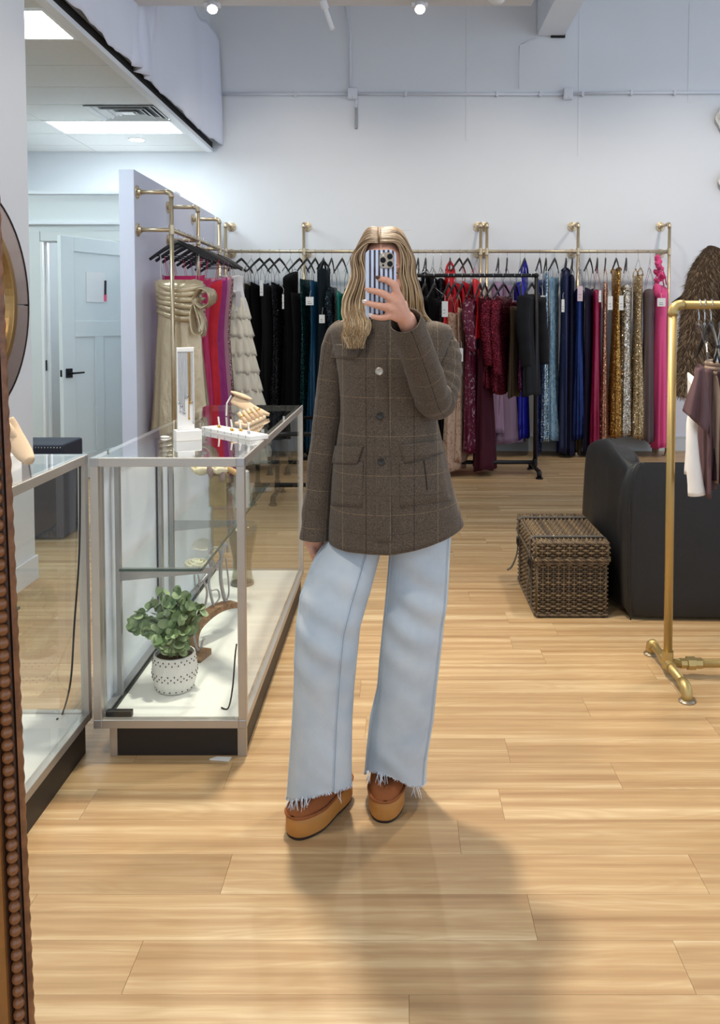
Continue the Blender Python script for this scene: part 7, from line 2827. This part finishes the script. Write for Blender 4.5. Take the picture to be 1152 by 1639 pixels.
t = NT('striped_phone_case')
sep = t.n('ShaderNodeSeparateXYZ')
tc = t.n('ShaderNodeTexCoord')
t.l(tc.outputs['Object'], sep.inputs[0])
u = t.math('DIVIDE', t.math('SUBTRACT', sep.outputs[0], pcx - pw / 2), pw)
fr_ = t.math('FRACT', t.math('ADD', t.math('DIVIDE', u, 0.148), 0.45))
bar = t.math('LESS_THAN', t.math('ABSOLUTE', t.math('SUBTRACT', fr_, 0.5)), 0.22)
inn = t.math('MULTIPLY', t.math('GREATER_THAN', u, 0.07), t.math('LESS_THAN', u, 0.93))
ge = t.n('ShaderNodeNewGeometry')
sn = t.n('ShaderNodeSeparateXYZ')
t.l(ge.outputs['Normal'], sn.inputs[0])
fac = t.math('MULTIPLY', t.math('MULTIPLY', bar, inn), t.math('LESS_THAN', sn.outputs[1], -0.5))
t.l(t.mixc(fac, rgb(196, 208, 230), rgb(38, 16, 30)), t.b.inputs['Base Color'])
t.set(Roughness=0.18, Coat_Weight=0.5)
M_CASE = t.m
y0_, y1_ = 1.9945, 2.0065
MB().loft([rrect(pw - 0.004, ph_ - 0.004, 0.012, y0_), rrect(pw - 0.001, ph_ - 0.001, 0.013, y0_ + 0.001), rrect(pw, ph_, 0.0135, y0_ + 0.003), rrect(pw, ph_, 0.0135, y1_ - 0.002), rrect(pw - 0.003, ph_ - 0.003, 0.0125, y1_)]).build('striped_case', M_CASE, phn, smooth=True, auto=35)
MB().loft([rrect(pw - 0.006, ph_ - 0.006, 0.011, y1_), rrect(pw - 0.006, ph_ - 0.006, 0.011, y1_ + 0.0004)]).build('screen', plain('phone_screen', rgb(20, 22, 26), 0.1), phn)
M_CAMP = plain('titanium_camera_plate', rgb(172, 158, 140), 0.3, 0.6)
cc0, cc1 = P(607.0, 404, 1.994), P(629.8, 429.5, 1.994)
cw_, chh = cc1.x - cc0.x, cc0.z - cc1.z
cmx, cmz = (cc0.x + cc1.x) / 2, (cc0.z + cc1.z) / 2
cmod = MB().loft([rrect(cw_, chh, 0.009, y0_ + 0.001, cmx, cmz), rrect(cw_, chh, 0.009, y0_ - 0.0015, cmx, cmz), rrect(cw_ - 0.002, chh - 0.002, 0.008, y0_ - 0.0022, cmx, cmz)]).build('camera_module', M_CAMP, phn, smooth=True, auto=35)
M_LENS = plain('camera_lens', rgb(5, 5, 7), 0.25, spec=0.2)
for (x, y) in ((612.8, 416.4), (624.0, 410.5), (624.0, 422.5)):
    q = P(x, y, y0_ - 0.002)
    ln = MB().lathe_axis([(0.0068, 0), (0.0068, 0.0025), (0.0058, 0.003), (0.0056, 0.0022), (0.0003, 0.0022)], q, (0, -1, 0), 24).build('lens', M_LENS, cmod, smooth=True, auto=35)
q = P(613.0, 424.7, y0_ - 0.002)
MB().lathe_axis([(0.0028, 0), (0.0028, 0.0006)], q, (0, -1, 0), 16).build('depth_sensor', M_LENS, cmod)
q = P(613.2, 408.3, y0_ - 0.002)
MB().lathe_axis([(0.0028, 0), (0.0028, 0.0006)], q, (0, -1, 0), 16).build('flash', M_PAPER, cmod)
